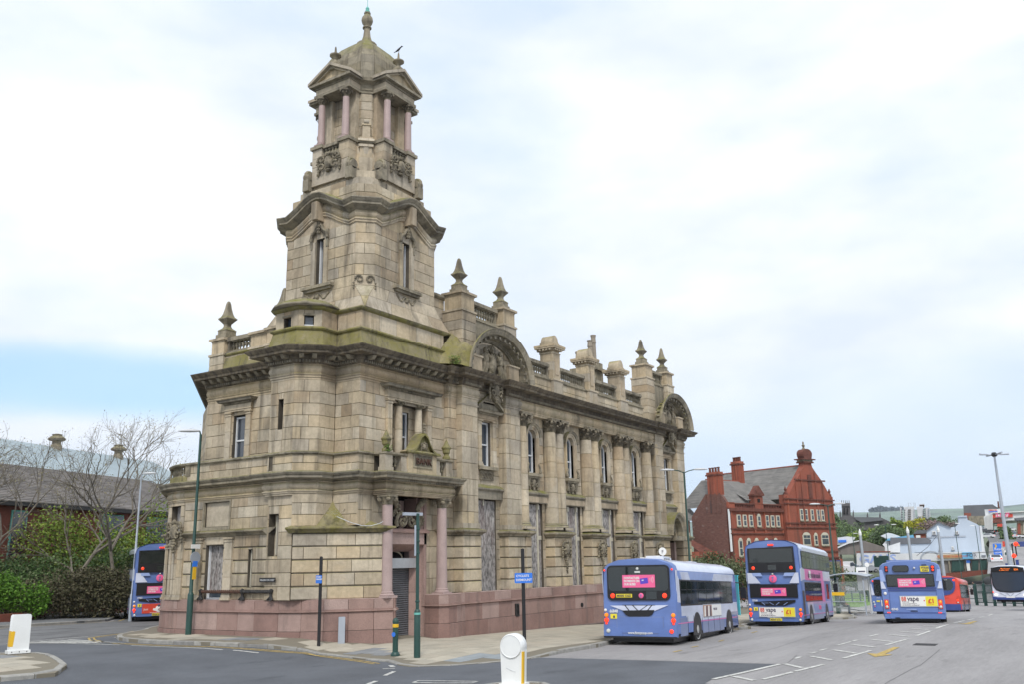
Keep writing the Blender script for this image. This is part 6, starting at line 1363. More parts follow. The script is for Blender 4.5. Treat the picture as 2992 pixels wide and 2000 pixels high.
# --- double deckers
def double(label, x, y, head, L, pitch, number, plate_, advert):
    W, H = 2.65, 4.05; par, hw, z0 = single(label, x, y, head, L, W, H, pitch, '', '', 1)
    body_shell(par, L, W, H, z0, M['bus'], arch=.2, roof='pale', wheels=(2.3,7.2), rake=.25, rearcurve=.14)
    for s in (-1,1):
        side_panel(par, s, hw, R4(.9,L-.6,2.28,2.78), 'midriff_panel', 'pale', .003); side_panel(par, s, hw, [(.1,2.2),(.95,2.28),(1.0,2.9),(.1,2.78)], 'midriff_panel', 'pale', .004)
        side_panel(par, s, hw, R4(1.5,L-.9,.62,1.2), 'lower_panel', 'lilac', .003); side_panel(par, s, hw, [(1.6,.66),(3.4,.66),(3.0,1.18),(1.3,1.18)], 'lower_stripe', 'pale', .005)
        side_panel(par, s, hw, R4(.1,L-.4,.58,.61), 'pink_line', 'pinkline', .008); side_panel(par, s, hw, R4(3.0,6.2,.33,.56), 'skirt_panel', 'busdark', .004)
        side_panel(par, s, hw, R4(1.05,L-.5,3.68,3.86), 'roof_edge_panel', 'buswhite', .0)
        windows_side(par, s, hw, [.75,1.9,3.0,4.1,5.2,6.3,7.4,8.5,L-.3], 2.86, 3.62, top=.22)
        windows_side(par, s, hw, [1.0,2.1,3.2,4.4,5.6,6.6] if s < 0 else [1.0,2.1,3.2,4.4,5.6,6.6,7.6,8.6], 1.26, 2.12)
        for xw in (2.3,7.4):
            side_panel(par, s, hw, [(xw-.62,.30)]+arcpoly(xw,.56,.52)[::-1]+[(xw+.62,.30)], 'wheel_arch', 'trim', .012); wheel(par, xw, s*(hw+.012), .49, s)
        side_panel(par, s, hw, R4(7.9,8.7,1.3,2.1), 'cab_window', 'bglass', .012); side_panel(par, s, hw, R4(.2,.75,.45,1.75), 'engine_side_grille', 'trim', .006)
    if advert:
        o = side_panel(par, -1, hw, R4(1.3,6.9,2.26,2.80), 'advert_panel', 'pinkline', .014); side_panel(par, -1, hw, R4(6.2,7.1,1.18,2.26), 'advert_panel', 'pinkline', .014)
        stext(o, 'choose to hop on and off', .40, 'addark', 2.1, 2.40, hw+.012, .95, bold=.008); side_panel(o, -1, hw, [(2.45,2.34),(3.0,2.32),(2.95,2.74),(2.4,2.74)], 'printed_phone', 'adwhite', .024)
        stext(o, 'team', .42, 'magenta', 4.7, .80, hw, 1, bold=.01)
    # rear
    u_ = rear_panel(par, [(-1.16,2.62),(1.12,2.62),(1.08,3.86),(-1.16,3.80)], 'upper_rear_window', 'trim', -.10, .12+.01); rear_panel(u_, R4(-1.08,1.02,3.10,3.76), 'rear_glass', 'bglass', .03, .006)
    rear_panel(par, R4(-1.16,1.14,1.42,2.06), 'lower_rear_window', 'trim', -.04, .06); poster(par, -.62, .60, 1.50, 1.88, .045)
    rear_panel(par, [(-1.24,2.10),(-.62,2.10),(-1.0,2.60),(-1.24,2.60)], 'rear_stripe', 'pale', -.03, .05); rear_panel(par, [(.78,2.10),(1.24,2.10),(1.24,2.60),(1.08,2.60)], 'rear_stripe', 'pale', -.03, .05); rear_panel(par, [(-.95,2.44),(-.5,2.44),(-.58,2.60),(-1.02,2.60)], 'rear_stripe', 'lilac', -.03, .054); rear_panel(par, [(.52,2.44),(.98,2.44),(1.06,2.60),(.58,2.60)], 'rear_stripe', 'lilac', -.03, .054)
    emblem(par, .0, 2.32, .16, .03); lamp(par, 0, 2.54, .04, 'lampclear', .05, 'rear_camera'); rear_panel(par, R4(-.13,.13,3.92,3.99), 'high_brake_light', 'lampred', -.10, .13)
    for sg in (-1,1): lamp(par, sg*.92, 2.84, .075, 'lampred', .05, 'brake_light')
    rear_panel(par, R4(-.2,.2,2.74,2.98), 'route_display', 'lamphead', .02, .004) if False else rear_panel(par, R4(-.2,.2,2.74,2.98), 'route_display', 'bglass', .03, .006)
    rear_panel(par, [(-1.0,1.22),(1.0,1.32),(1.0,1.22),(.5,1.05),(-.4,1.03),(-1.0,1.12)], 'engine_grille', 'trim', .0, .02)
    for a, b in ((-.62,-.48),(-.25,-.05),(.22,.06),(.62,.42)): rear_panel(par, [(a-.02,1.20),(a+.02,1.20),(b+.02,1.08),(b-.02,1.08)], 'grille_bar', 'lilac', .02, .008)
    rear_panel(par, R4(-.62,-.3,1.155,1.185), 'grille_bar', 'busdark', .02, .008)
    if advert: vape(par, -.80, .96, .50, .98)
    else:
        o = rear_panel(par, R4(-.80,.96,.46,.96), 'advert_panel', 'adred', .02, .012); lamp(o, .05, .68, .17, 'adwhite', .04, 'printed_figure'); lamp(o, .05, .84, .08, 'addark', .04, 'printed_head')
        for sg in (-1,1): rear_panel(o, [(.05+sg*.12,.56),(.05+sg*.3,.62),(.05+sg*.28,.72),(.05+sg*.14,.7)][::sg], 'printed_arm', 'adwhite', .032, .006)
        rtext(o, 'Just', .16, 'adwhite', -.72, .62, .036); rtext(o, 'Eat', .16, 'adwhite', .48, .62, .036)
    p = rear_panel(par, R4(-.28,.30,.36-.03,.45), 'number_plate', 'plate', .02, .012); rtext(p, plate_, .10, 'addark', -.25, .352, .034, 1.0, bold=.003)
    rear_panel(par, R4(-1.3,1.3,.45+.0,.462), 'bumper_gap', 'busdark', .012, .004)
    for sg in (-1,1):
        for z, r, m in ((.86,.06,'lampamber'),(.66,.07,'lampred'),(.54,.03,'lampred')): lamp(par, sg*1.2, z, r, m, .05)
        lamp(par, sg*1.16, .38, .055, 'lampclear', .06, 'fog_light')
    rtext(par, number, .13, 'adwhite', -1.08, 1.24, .02, .8, bold=.003); rtext(par, 'www.firstgroup.com', .08, 'adwhite', -.40, .468, .03, 1)
    y_ = rear_panel(par, R4(-1.04,-.84,.80,.97), 'school_sign', 'adyellow', .0, .012); rear_panel(y_, R4(-.96,-.91,.82,.92), 'sign_figure', 'addark', .012, .004); lamp(par, -1.22, 1.08, .045, 'adwhite', .02, 'speed_disc')
    mirror(par, L, hw, 1.9, -1); mirror(par, L, hw, 1.9, 1)
double('blue double decker bus with a white and yellow vape advert across its back', 19.6, -10.65, 6, 10.1, rad(2.0), '37549', 'MX09 GYA', True)
double('blue double decker bus with a red advert, half hidden left of the stone building', 7.7, 20.1, 58, 10.1, 0, '37455', 'MX58 EAA', False)
# --- older single decker seen straight from behind
def dart():
    L, W, H = 9.4, 2.5, 2.62; par, hw, z0 = single('boxy older blue bus with a small upper rear window, seen straight from behind', 17.4, -17.3, 9, L, W, H, rad(1.5), '', '', 2)
    body_shell(par, L, W, H, z0, M['bus'], arch=.08, wheels=(2.4,7.2), rake=.1, rearcurve=.05)
    for s in (-1,1):
        windows_side(par, s, hw, [.6,1.7,2.8,3.9,5.0,6.1,7.2,8.4], 1.3, 2.1); side_panel(par, s, hw, R4(1.4,L-.8,.9,1.24), 'waist_panel', 'pale', .004)
        for xw in (2.4,7.2):
            side_panel(par, s, hw, [(xw-.6,.30)]+arcpoly(xw,.58,.5)[::-1]+[(xw+.6,.30)], 'wheel_arch', 'trim', .012); wheel(par, xw, s*(hw+.01), .47, s)
    rear_panel(par, [(p[0]-.68, p[1]+2.20) for p in rrect(.66,.28,.1)], 'small_rear_window', 'trim', -.02, .05); rear_panel(par, [(p[0]-.65, p[1]+2.225) for p in rrect(.60,.23,.08)], 'rear_glass', 'bglass', .03, .008)
    lamp(par, .20, 2.36, .04, 'lamphead', .05, 'rear_camera'); p = rear_panel(par, R4(.44,.78,2.20,2.44), 'number_plate', 'plate', .0, .03); rtext(p, 'WA56', .10, 'addark', .48, 2.33, .034, 1.1, bold=.004); rtext(p, 'OAV', .10, 'addark', .51, 2.225, .034, 1.1, bold=.004)
    rear_panel(par, R4(.5,.7,2.46,2.50), 'plate_lamp', 'trim', .0, .06)
    for sg in (-1,1): rear_panel(par, R4(*sorted((sg*.86,sg*1.0)),2.20,2.46), 'high_lamp_housing', 'trim', .0, .03); lamp(par, sg*.93, 2.39 if sg < 0 else 2.39, .05, 'lampred' if sg > 0 else 'adred', .05, 'high_brake_light'); lamp(par, sg*.93, 2.27, .045, 'lampred' if sg > 0 else 'adred', .05, 'high_brake_light')
    rear_panel(par, R4(-.98,.94,1.58,2.10), 'rear_window', 'trim', -.01, .04); rear_panel(par, R4(-.94,.90,1.62,2.06), 'rear_glass', 'bglass', .03, .006); poster(par, -.52, .58, 1.56, 1.92, .055)
    for sg in (-1,1): rear_panel(par, [(sg*1.22,1.8),(sg*1.0,1.8),(sg*1.1,2.3),(sg*1.22,2.3)][::sg], 'corner_stripe', 'lilac', .0, .012); rear_panel(par, [(sg*1.22,1.5),(sg*1.02,1.5),(sg*1.12,1.8),(sg*1.22,1.8)][::sg], 'corner_stripe', 'pale', .0, .012)
    rear_panel(par, R4(-.95,.98,1.49,1.54), 'grille_slot', 'navy', .0, .01); rear_panel(par, R4(-.95,.98,1.40,1.45), 'grille_slot', 'navy', .0, .01)
    for u in (-.92,.96): rear_panel(par, R4(u-.006,u+.006,.50,1.40), 'hatch_gap', 'navy', .0, .006)
    rear_panel(par, R4(-.92,.96,.50,.515), 'hatch_gap', 'navy', .0, .006)
    vape(par, -.52, .98, .74, 1.20)
    for sg in (-1,1):
        o = rear_panel(par, R4(*sorted((sg*.98,sg*1.15)),.66,1.04), 'lamp_cluster', 'adred', .0, .03); lamp(o, sg*1.065, .94, .06, 'lampamber', .05); lamp(o, sg*1.065, .86 if sg > 0 else .86, .05, 'lampred', .05); lamp(o, sg*1.065, .74, .055, 'lampclear', .05, 'reversing_light')
        rear_panel(par, R4(*sorted((sg*.94,sg*1.08)),.48,.52), 'reflector', 'lampred', .02, .02)
    rtext(par, '42945', .13, 'adwhite', -.90, .60, .02, .85, bold=.003); lamp(par, -1.08, 1.30, .055, 'adwhite', .02, 'speed_disc')
    rear_panel(par, R4(-1.2,1.2,.25,.44), 'bumper', 'bus', .0, .09); rear_panel(par, R4(-.98,1.0,.27,.455), 'bumper_centre', 'bus', .09, .02); rear_panel(par, R4(-1.2,1.2,.455,.47), 'bumper_gap', 'navy', .0, .06)
    rear_panel(par, R4(-.78,-.58,.24,.31), 'exhaust', 'trim', .05, .06); rear_panel(par, R4(-.14,.14,.55,.58), 'hatch_handle', 'trim', .0, .02); rear_panel(par, R4(-.3,.1,.62,.65), 'lettering_strip', 'lilac', .0, .01)
    mk(lambda mb: mb.box(.3,L-.4,-.9,.9,H+.02,H+.09), 'roof_panel', M['bus'], par); mirror(par, L, hw, 1.6, -1); mirror(par, L, hw, 1.6, 1)
dart()
def red_bus():
    L, W, H = 10.2, 2.65, 2.75; par, hw, z0 = single('red single decker bus with a navy skirt and a round black rear window', 53.1, -13.3, 3.2, L, W, H, rad(2.5), '', '', 3)
    body_shell(par, L, W, H, z0, M['red'], arch=.14, wheels=(2.6,7.6), rake=.1)
    for s in (-1,1):
        windows_side(par, s, hw, [.5,1.7,2.9,4.1,5.3,6.5,7.7,8.9], 1.25, 2.2); side_panel(par, s, hw, R4(.1,L-.5,.3,.72), 'skirt_panel', 'navy', .004)
        for xw in (2.6,7.6): side_panel(par, s, hw, [(xw-.6,.30)]+arcpoly(xw,.58,.5)[::-1]+[(xw+.6,.30)], 'wheel_arch', 'trim', .012); wheel(par, xw, s*(hw+.01), .48, s)
    rear_panel(par, [(-1.05,1.95),(-1.08,2.72),(1.05,2.72),(1.06,2.2),(1.0,1.85),(.85,1.6),(.6,1.45),(.2,1.38),(-.5,1.36),(-1.0,1.38)], 'rear_window', 'navy', -.02, .05); rear_panel(par, [(-.98,2.05),(-1.0,2.62),(.72,2.62),(.9,2.3),(.9,2.0),(.7,1.75),(-.9,1.75)], 'rear_glass', 'bglass', .03, .008)
    rtext(par, 'Stagecoach', .17, 'adwhite', -.55, 1.44, .045, .95, bold=.004); rtext(par, 'BUS', .24, 'adwhite', -.55, 1.8, .045, 1, bold=.01); lamp(par, -.72, 1.49, .075, 'adwhite', .045, 'emblem')
    rear_panel(par, R4(-.85,-.4,2.32,2.58), 'route_display', 'trim', .038, .006); rtext(par, '8', .18, 'led', -.66, 2.38, .048); rtext(par, '36173', .09, 'adwhite', .3, 2.52, .045)
    for sg in (-1,1):
        lamp(par, sg*.98, 2.52, .08, 'lampred', .05, 'brake_light'); rear_panel(par, [(sg*.98,.72),(sg*1.2,.78),(sg*1.22,1.35),(sg*1.06,1.3)][::-sg], 'lamp_cluster', 'adred', .0, .02); lamp(par, sg*1.1, 1.02, .075, 'lampred', .04); lamp(par, sg*1.1, .86, .05, 'lampclear', .04)
    rear_panel(par, R4(-1.27,1.27,.28,.74), 'rear_skirt', 'navy', .0, .02); p = rear_panel(par, R4(-.75,-.2,.55,.68), 'number_plate', 'plate', .02, .012); rtext(p, 'SN16 OLJ', .09, 'addark', -.72, .58, .035)
    rear_panel(par, R4(.1,.5,1.18,1.22), 'vent', 'adred', .0, .01); mirror(par, L, hw, 1.7, -1)
red_bus()
def rear_blue():
    L, W, H = 9.6, 2.65, 2.78; par, hw, z0 = single('blue single decker bus waiting beyond the shelter, half hidden by the boxy bus', 50.3, -10.0, 4, L, W, H, rad(2.5), '', '', 4)
    body_shell(par, L, W, H, z0, M['bus'], arch=.17, wheels=(2.6,7.6), rake=.1)
    for s in (-1,1):
        windows_side(par, s, hw, [.6,1.7,2.9,4.1,5.3,6.5,7.7,8.9], 1.3, 2.15)
        for xw in (2.6,7.6): side_panel(par, s, hw, [(xw-.6,.30)]+arcpoly(xw,.58,.5)[::-1]+[(xw+.6,.30)], 'wheel_arch', 'trim', .012); wheel(par, xw, s*(hw+.01), .48, s)
    rear_panel(par, [(p[0]-1.05, p[1]+1.45) for p in rrect(2.1, 1.22, .14)], 'rear_window', 'trim', -.02, .05); rear_panel(par, R4(-.98,.98,1.62,2.3), 'rear_glass', 'bglass', .03, .008); poster(par, .3, 1.0, 1.75, 2.1, .06)
    for sg in (-1,1):
        lamp(par, sg*1.1, 2.55, .05, 'lampred', .03, 'marker_light'); lamp(par, sg*1.16, .98, .06, 'lampclear', .04); lamp(par, sg*1.12, .8, .06, 'lampclear', .04); lamp(par, sg*1.12, .66, .05, 'pinkline', .04); rear_panel(par, [(sg*1.28,1.5),(sg*1.05,1.5),(sg*1.22,2.35),(sg*1.28,2.35)][::sg], 'corner_stripe', 'pale', .0, .012)
    rear_panel(par, R4(-.95,-.7,1.0,1.12), 'school_sign', 'adyellow', .0, .012); o = rear_panel(par, R4(-.62,-.1,.68,1.14), 'advert_panel', 'adwhite', .0, .02); rtext(o, '50', .16, 'addark', -.52, .98, .025, bold=.006); rtext(par, '67421', .11, 'adwhite', -.95, 1.26, .02)
rear_blue()
def white_bus():
    L, W, H = 10.2, 2.65, 2.75; h = rad(172); fc = Vector((55.0,-16.55)); rear = fc-Vector((cos(h), sin(h)))*L
    par = thing('bus', 'white and blue single decker bus driving towards the camera with an orange destination blind', 'bus', (rear[0], rear[1], Tz(fc[0], fc[1])+.25), h, GROUP, ry=rad(-1.5)); hw = W/2; z0 = .28
    body_shell(par, L, W, H, z0, M['buswhite'], arch=.14, wheels=(2.6,7.4), rake=.1)
    def fp(pts, name, m, d0=0, d=.02):
        mb = MB(); n = len(pts); x0 = L-.02
        mb.add([(x0+d0-.06, -u*-1, z) for u, z in pts]+[(x0+d0+d-.0, u, z) for u, z in pts], [tuple(range(n, 2*n)), tuple(range(n, 2*n))[::-1]][:1]+[(i, (i+1)%n, n+(i+1)%n, n+i) for i in range(n)]); return mb.build(name, M[m], par)
    fp([(-1.16,1.35),(-1.2,2.1),(-1.14,2.66),(-.6,2.76),(.6,2.76),(1.14,2.66),(1.2,2.1),(1.16,1.35),(.98,1.0),(.7,.86),(0,.80),(-.7,.86),(-.98,1.0)], 'windscreen_surround', 'trim', .0, .03)
    fp([(-1.1,1.4),(-1.12,2.32),(1.12,2.32),(1.1,1.4),(.9,1.05),(.6,.94),(0,.88),(-.6,.94),(-.9,1.05)], 'windscreen', 'glass', .03, .01)
    fp([(-.95,2.42),(-.95,2.66),(.95,2.66),(.95,2.42)], 'destination_box', 'trim', .03, .01)
    text('Manchester', .14, M['led'], par, (L+.04,-.45+ .0,2.54), (0,1,0), (0,0,1), 'destination', .003, 1.) ; text('via Oldham Street', .09, M['led'], par, (L+.04,-.55,2.44), (0,1,0), (0,0,1), 'destination', .003, 1.); text('83A', .2, M['led'], par, (L+.04,.48,2.46), (0,1,0), (0,0,1), 'destination', .003, .9)
    fp([(-1.28,.28),(-1.28,.52),(-.9,.46),(.9,.46),(1.28,.52),(1.28,.28)], 'front_bumper', 'navy', .0, .05)
    for a, b in ((-.7,-.3),(-.25,-.02),(.25,.02),(.7,.3)): fp([(a-.03,.78),(a+.03,.78),(b+.03,.54),(b-.03,.54)], 'grille_bar', 'galv', .0, .035)
    fp([(-.3,.42),(-.3,.52),(.3,.52),(.3,.42)], 'number_plate', 'adwhite', .04, .02)
    for sg in (-1,1): fp([(sg*.75+.11*cos(2*pi*k/10)+sg*.25, .64+.07*sin(2*pi*k/10)) for k in range(10)], 'headlight', 'lit', .0, .05); fp([(sg*1.2+.05*cos(2*pi*k/8), .84+.05*sin(2*pi*k/8)) for k in range(8)], 'indicator', 'lampred', .0, .03)
    for s in (-1,1):
        windows_side(par, s, hw, [.6,1.9,3.1,4.3,5.5,6.7,7.9,9.2,L-.35], 1.2, 2.2); side_panel(par, s, hw, R4(.1,L-.3,.3,.7), 'skirt_panel', 'bus', .004)
        for xw in (2.6,7.4): side_panel(par, s, hw, [(xw-.6,.30)]+arcpoly(xw,.58,.5)[::-1]+[(xw+.6,.30)], 'wheel_arch', 'trim', .012); wheel(par, xw, s*(hw+.01), .48, s)
    dv = MB(); dv.blob((L-.7,.55,1.45), (.16,.22,.28), .5, .05, 2); dv.blob((L-.7,.55,1.85), (.1,.09,.12), .5, .03, 2); dv.build('driver_jacket', M['adyellow'], par)
white_bus()
# ------------------------------------------------------------------ street furniture
def PZ(x, y): return Zg(x, y)+PH(x, y)
def gz(x, y, far=False): return Zg(x, y)+(.12 if far else PH(x, y))
# keep-left bollards
def bollard(x, y, rz, label, top):
    t = thing('traffic_bollard', label, 'bollard', (x, y, Zg(x, y)+.116), rz, 'white plastic keep left bollards')
    w, d, h = .29, .16, 1.10
    b = MB()
    if top:      # round headed: shaft plus a lens shaped head
        pts = [(-.235,0),(.235,0),(.265,.80),(-.265,.80)]
        plate(b, [(u, z) for u, z in pts], (0,.13,0), (1,0,0), (0,0,1), .26); b.build('post', M['bwhite'], t)
        hd = MB(); n = 28
        for o, r in ((.158,.225),(.166,.245),(.12,.272),(-.12,.272),(-.166,.245),(-.158,.225)): hd.v += [(r*cos(2*pi*k/n), o, .83+r*.97*sin(2*pi*k/n)) for k in range(n)]
        hd.f = [(j*n+k, j*n+(k+1)%n, (j+1)*n+(k+1)%n, (j+1)*n+k) for j in range(5) for k in range(n)]+[tuple(range(n)), tuple(5*n+k for k in range(n))[::-1]]; hd.t = [.5]*len(hd.f); hd.m = [0]*len(hd.f)
        hd.build('round_head', M['bwhite'], t, smooth='auto')
        ys = MB(); ys.obox((.225,-.131,.02),(.03,0,.0),(0,.1,0),(.027,0,.70)); ys.build('yellow_side_strip', M['yellow'], t)
        ft = MB(); ft.box(-.28,.28,-.2,.2,0,.06); ft.build('foot', M['bwhite'], t)
        sc = MB(); sc.tube([(-.12,-.135,.38),(.0,-.135,.33),(.1,-.135,.30)], .006, 4); sc.build('scratch', M['lamphead'], t)
    else:
        plate(b, [(-.26,.06),(.26,.06),(.25,1.06),(.22,1.1),(-.22,1.1),(-.25,1.06)], (0,.15,0), (1,0,0), (0,0,1), .30); b.build('post', M['bwhite'], t, smooth='auto')
        ft = MB(); ft.box(-.30,.30,-.2,.2,0,.09); ft.build('foot', M['bwhite'], t)
        for u in (-.2,0,.2): mb = MB(); mb.blob((u,-.2,.05), (.018,.012,.018), .5, .0, 1); mb.build('bolt', M['iron'], t)
        ys = MB(); plate(ys, [(-.262,.2),(-.18,.2),(-.15,.62),(-.20,.64),(-.262,.62)], (0,-.148,0), (1,0,0), (0,0,1), .006); ys.box(-.268,-.25,-.15,.1,.2,.64); ys.build('yellow_side_strip', M['yellow'], t)
    return t
va = atan2(bp[1]-CAMP[1], bp[0]-CAMP[0])
bollard(bp[0], bp[1], va-pi/2-rad(24), 'round headed white bollard in the foreground, cut off by the bottom edge', True)
ip = at(60, 1910, 31.6); bollard(-10.5, 4.05, atan2(4.05-CAMP[1], -10.5-CAMP[0])-pi/2+rad(12), 'flat topped white bollard on the paved traffic island at the left edge', False)
def pole_sign(x, y, z1, label, txt, sx=0):
    z0 = PZ(x, y); t = thing('sign_post', label, 'sign', (x, y, z0), 0, 'black cyclists dismount sign posts'); h = z1-z0
    p = MB(); p.lathe([(.055,0),(.055,h),(.0,h+.02)], (0,0,0), 14); p.build('post', M['black'], t, smooth='auto')
    return t, h
t, h = pole_sign(-3.4, -1.2, 2.93, 'black post with a small blue cyclists sign in front of the diagonal wall', '')
def splate(t, w, hh, z, rz, lines, size, m='blue', off=.07):
    u = Vector((cos(rz), sin(rz), 0)); n = u.cross(Vector((0,0,1))); mb = MB(); plate(mb, [(a-w/2, b) for a, b in rrect(w, hh, .02)], n*off+Vector((0,0,z)), u, (0,0,1), .012); o = mb.build('sign_plate', M[m], t)
    for k, s in enumerate(lines): text(s, size, M['adwhite'], o, n*(off+.013)+Vector((0,0,z+hh-size*1.25*(k+1)))-u*w*.43, u, (0,0,1), 'lettering', .002, 1.0, bold=.002)
    return o
va2 = atan2(-8.1-CAMP[1], -1.6-CAMP[0])
splate(t, .30, .26, h-.86, va2-pi/2-rad(38), ('CYCLISTS','DISMOUNT'), .06)
t, h = pole_sign(-1.87, -8.25, 3.02, 'black post with a bright blue CYCLISTS DISMOUNT sign in front of the boarded windows', '')
splate(t, .55, .30, h-1.02, va2-pi/2+rad(10), ('CYCLISTS','DISMOUNT'), .095)
# green lamp column with two-part shaft in front of the doorway
def column_pole(x, y, ztop, label, r0=.095, r1=.05, hb=1.3, m='green', cat='post', name='signal_post', far=False):
    z0 = gz(x, y, far); t = thing(name, label, cat, (x, y, z0), 0); h = ztop-z0
    p = MB(); p.lathe([(r0,0),(r0,hb),(r0*.8,hb+.05),(r1,hb+.08),(r1,h)], (0,0,0), 14); p.build('post', M[m], t, smooth='auto'); return t, h
t, h = column_pole(-4.27, -6.03, 4.12, 'dark green post carrying a flat lamp head, in front of the shuttered doorway')
mk(lambda mb: mb.obox((-.45,.16,h-.06),(.62,-.22,0),(.06,.12,0),(0,0,.09)), 'lamp_head', M['galv'], t)
for z in (h-.5,h-.85,h-1.2,h-2.6): mk(lambda mb: mb.lathe([(.058,z),(.07,z+.01),(.07,z+.05),(.058,z+.06)], (0,0,0), 12), 'band_clip', M['green'], t)
mk(lambda mb: mb.obox((-.12,.03,h-1.25),(.05,-.03,0),(.12,.1,0),(0,0,.9)), 'side_plate', M['galv'], t)
mk(lambda mb: mb.lathe([(.1,1.22),(.1,1.28)], (0,0,0), 14), 'collar', M['verdigris'], t)
t = thing('bollard', 'short dark green bollard with a yellow band beside the doorway', 'bollard', (-4.03,-5.0,PZ(-4.03,-5.0)))
mk(lambda mb: mb.lathe([(.14,0),(.14,.04),(.11,.10),(.085,.12),(.085,.95),(.095,.96),(.095,1.02),(.08,1.05),(.03,1.10),(.0,1.1)], (0,0,0), 16), 'post', M['green'], t, 'auto')
mk(lambda mb: mb.lathe([(.088,.82),(.094,.83),(.094,.91),(.088,.92)], (0,0,0), 16), 'yellow_band', M['yellow'], t); mk(lambda mb: mb.lathe([(.07,-.006),(.07,.006)], (0,0,0), 12), 'badge', M['blue'], t).matrix_basis = Matrix.Translation((-.09,-.0,.62)) @ Matrix.Rotation(pi/2, 4, 'Y')
# grey marker post by the diagonal wall
t = thing('marker_post', 'short square grey marker post against the pink granite base', 'post', (-2.42,-1.28,PZ(-2.4,-1.2)-.02), rad(-42))
mk(lambda mb: (mb.box(-.11,.11,-.07,.07,0,.86), mb.box(-.1,.1,-.06,.06,.86,.875)), 'post', M['galv'], t)
# street lamps
def lamp_post(x, y, h, label, heads, m='green', arm=1., far=False, r0=.11, r1=.045, group='street lamps', hm='lamphead', z=None):
    z0 = gz(x, y, far) if z is None else z; t = thing('street_lamp', label, 'street lamp', (x, y, z0), 0, group)
    mk(lambda mb: mb.lathe([(r0,0),(r0,1.4),(r0*.85,1.45),(r0*.62,1.5),(r1,h)], (0,0,0), 12), 'post', M[m], t, 'auto')
    for a in heads:
        d = Vector((cos(a), sin(a), 0)); q = Vector((-d[1], d[0], 0)); mk(lambda mb: mb.tube([(0,0,h-.05), d*arm*.5+Vector((0,0,h+.06)), d*arm+Vector((0,0,h+.12))], .03, 6), 'arm', M[m], t)
        mb = MB(); c = d*arm+Vector((0,0,h+.12)); L_ = .75
        secs = [(0,.05,.04),(.15,.11,.07),(.4,.15,.09),(.65,.12,.07),(.78,.03,.03)]
        for s, w, hh in secs: mb.v += [tuple(c+d*s+q*w*cos(b)+Vector((0,0,hh*sin(b)*(1 if sin(b) > 0 else .5)))) for b in [2*pi*k/8 for k in range(8)]]
        mb.f = [(j*8+k, j*8+(k+1)%8, (j+1)*8+(k+1)%8, (j+1)*8+k) for j in range(4) for k in range(8)]+[tuple(range(8))[::-1], tuple(32+k for k in range(8))]; mb.t = [.5]*len(mb.f); mb.m = [0]*len(mb.f); mb.build('lamp_head', M[hm], t, smooth=True)
    return t
R0 = YAW                                  # direction to the right of the picture: world angle
rightd = atan2(RW[1][0], RW[0][0])
pL = Vector((-3.76,4.95)); t = lamp_post(pL[0], pL[1], 7.3, 'tall green street lamp standing on the pavement before the bow window', [rightd+pi+rad(8)], arm=.05)
mk(lambda mb: mb.box(-.2,.2,-.12,-.1,3.05,3.2), 'white_plate', M['adwhite'], t); mk(lambda mb: mb.lathe([(.22,0),(.22,.02)], (0,0,0), 18), 'round_sign_back', M['galv'], t).matrix_basis = Matrix.Translation((0,-.12,2.72)) @ Matrix.Rotation(pi/2, 4, 'X')
mk(lambda mb: mb.box(-.07,.07,-.14,-.11,1.95,2.5), 'yellow_plate', M['yellow'], t); mk(lambda mb: mb.box(-.1,.1,-.15,-.11,2.4,2.6), 'blue_plate', M['blue'], t)
def far_lamp(px, pyt, rng, label, heads, m='green', **k):
    p = atd(px, pyt, rng); z0 = Zg(p[0], p[1]); return lamp_post(p[0], p[1], p[2]-z0, label, heads, m=m, z=z0, **k)
far_lamp(324, 1092, 56, 'grey street lamp beside the double decker bus on the left', [rightd], m='galv', arm=.05)
far_lamp(1567, 1083, 52, 'green twin armed street lamp rising behind the nearest bus', [rightd, rightd+pi], arm=.55)
far_lamp(1896, 1160, 72, 'dark green twin armed street lamp between the red building and the shelter', [rightd, rightd+pi], arm=.55, r0=.15)
far_lamp(2028, 1206, 150, 'twin headed lamp in front of the long grey shed', [rightd, rightd+pi], arm=.9, r0=.12, hm='bwhite')
far_lamp(1953, 1226, 160, 'small dark lamp with a white globe near the shed', [rightd], arm=.1); far_lamp(2187, 1203, 170, 'dark lamp post with one white head before the grey gabled houses, left one', [rightd], arm=.1, hm='bwhite'); far_lamp(2235, 1208, 170, 'dark lamp post with one white head before the grey gabled houses, right one', [rightd+pi*.9], arm=.1, hm='bwhite')
# the tall mast with a three armed head
mp_ = atd(2278, 1046, 120); mz = Zg(mp_[0]+.0, mp_[1]); base = atd(2316, 1330, 118)
t = thing('lighting_mast', 'very tall pale grey lighting mast with several heads on top, at the right', 'street lamp', (mp_[0], mp_[1], mz)); h = mp_[2]-mz
mk(lambda mb: mb.lathe([(.28,0),(.25,4),(.2,9),(.11,h)], (0,0,0), 12), 'mast', M['galv'], t, 'auto')
for a in (rightd, rightd+pi, rightd+pi/2, rightd-pi/2): d = Vector((cos(a), sin(a), 0)); mk(lambda mb: (mb.tube([(0,0,h+.1), d*.7+Vector((0,0,h+.15))], .05, 6), mb.tube([d*.7+Vector((0,0,h+.15)), d*1.7+Vector((0,0,h+.2))], [.08,.12], 8)), 'lamp_arm', M['galv'], t)
mk(lambda mb: mb.lathe([(.2,h-.1),(.35,h+.05),(.35,h+.2),(.2,h+.4)], (0,0,0), 10), 'hub', M['trim'], t)
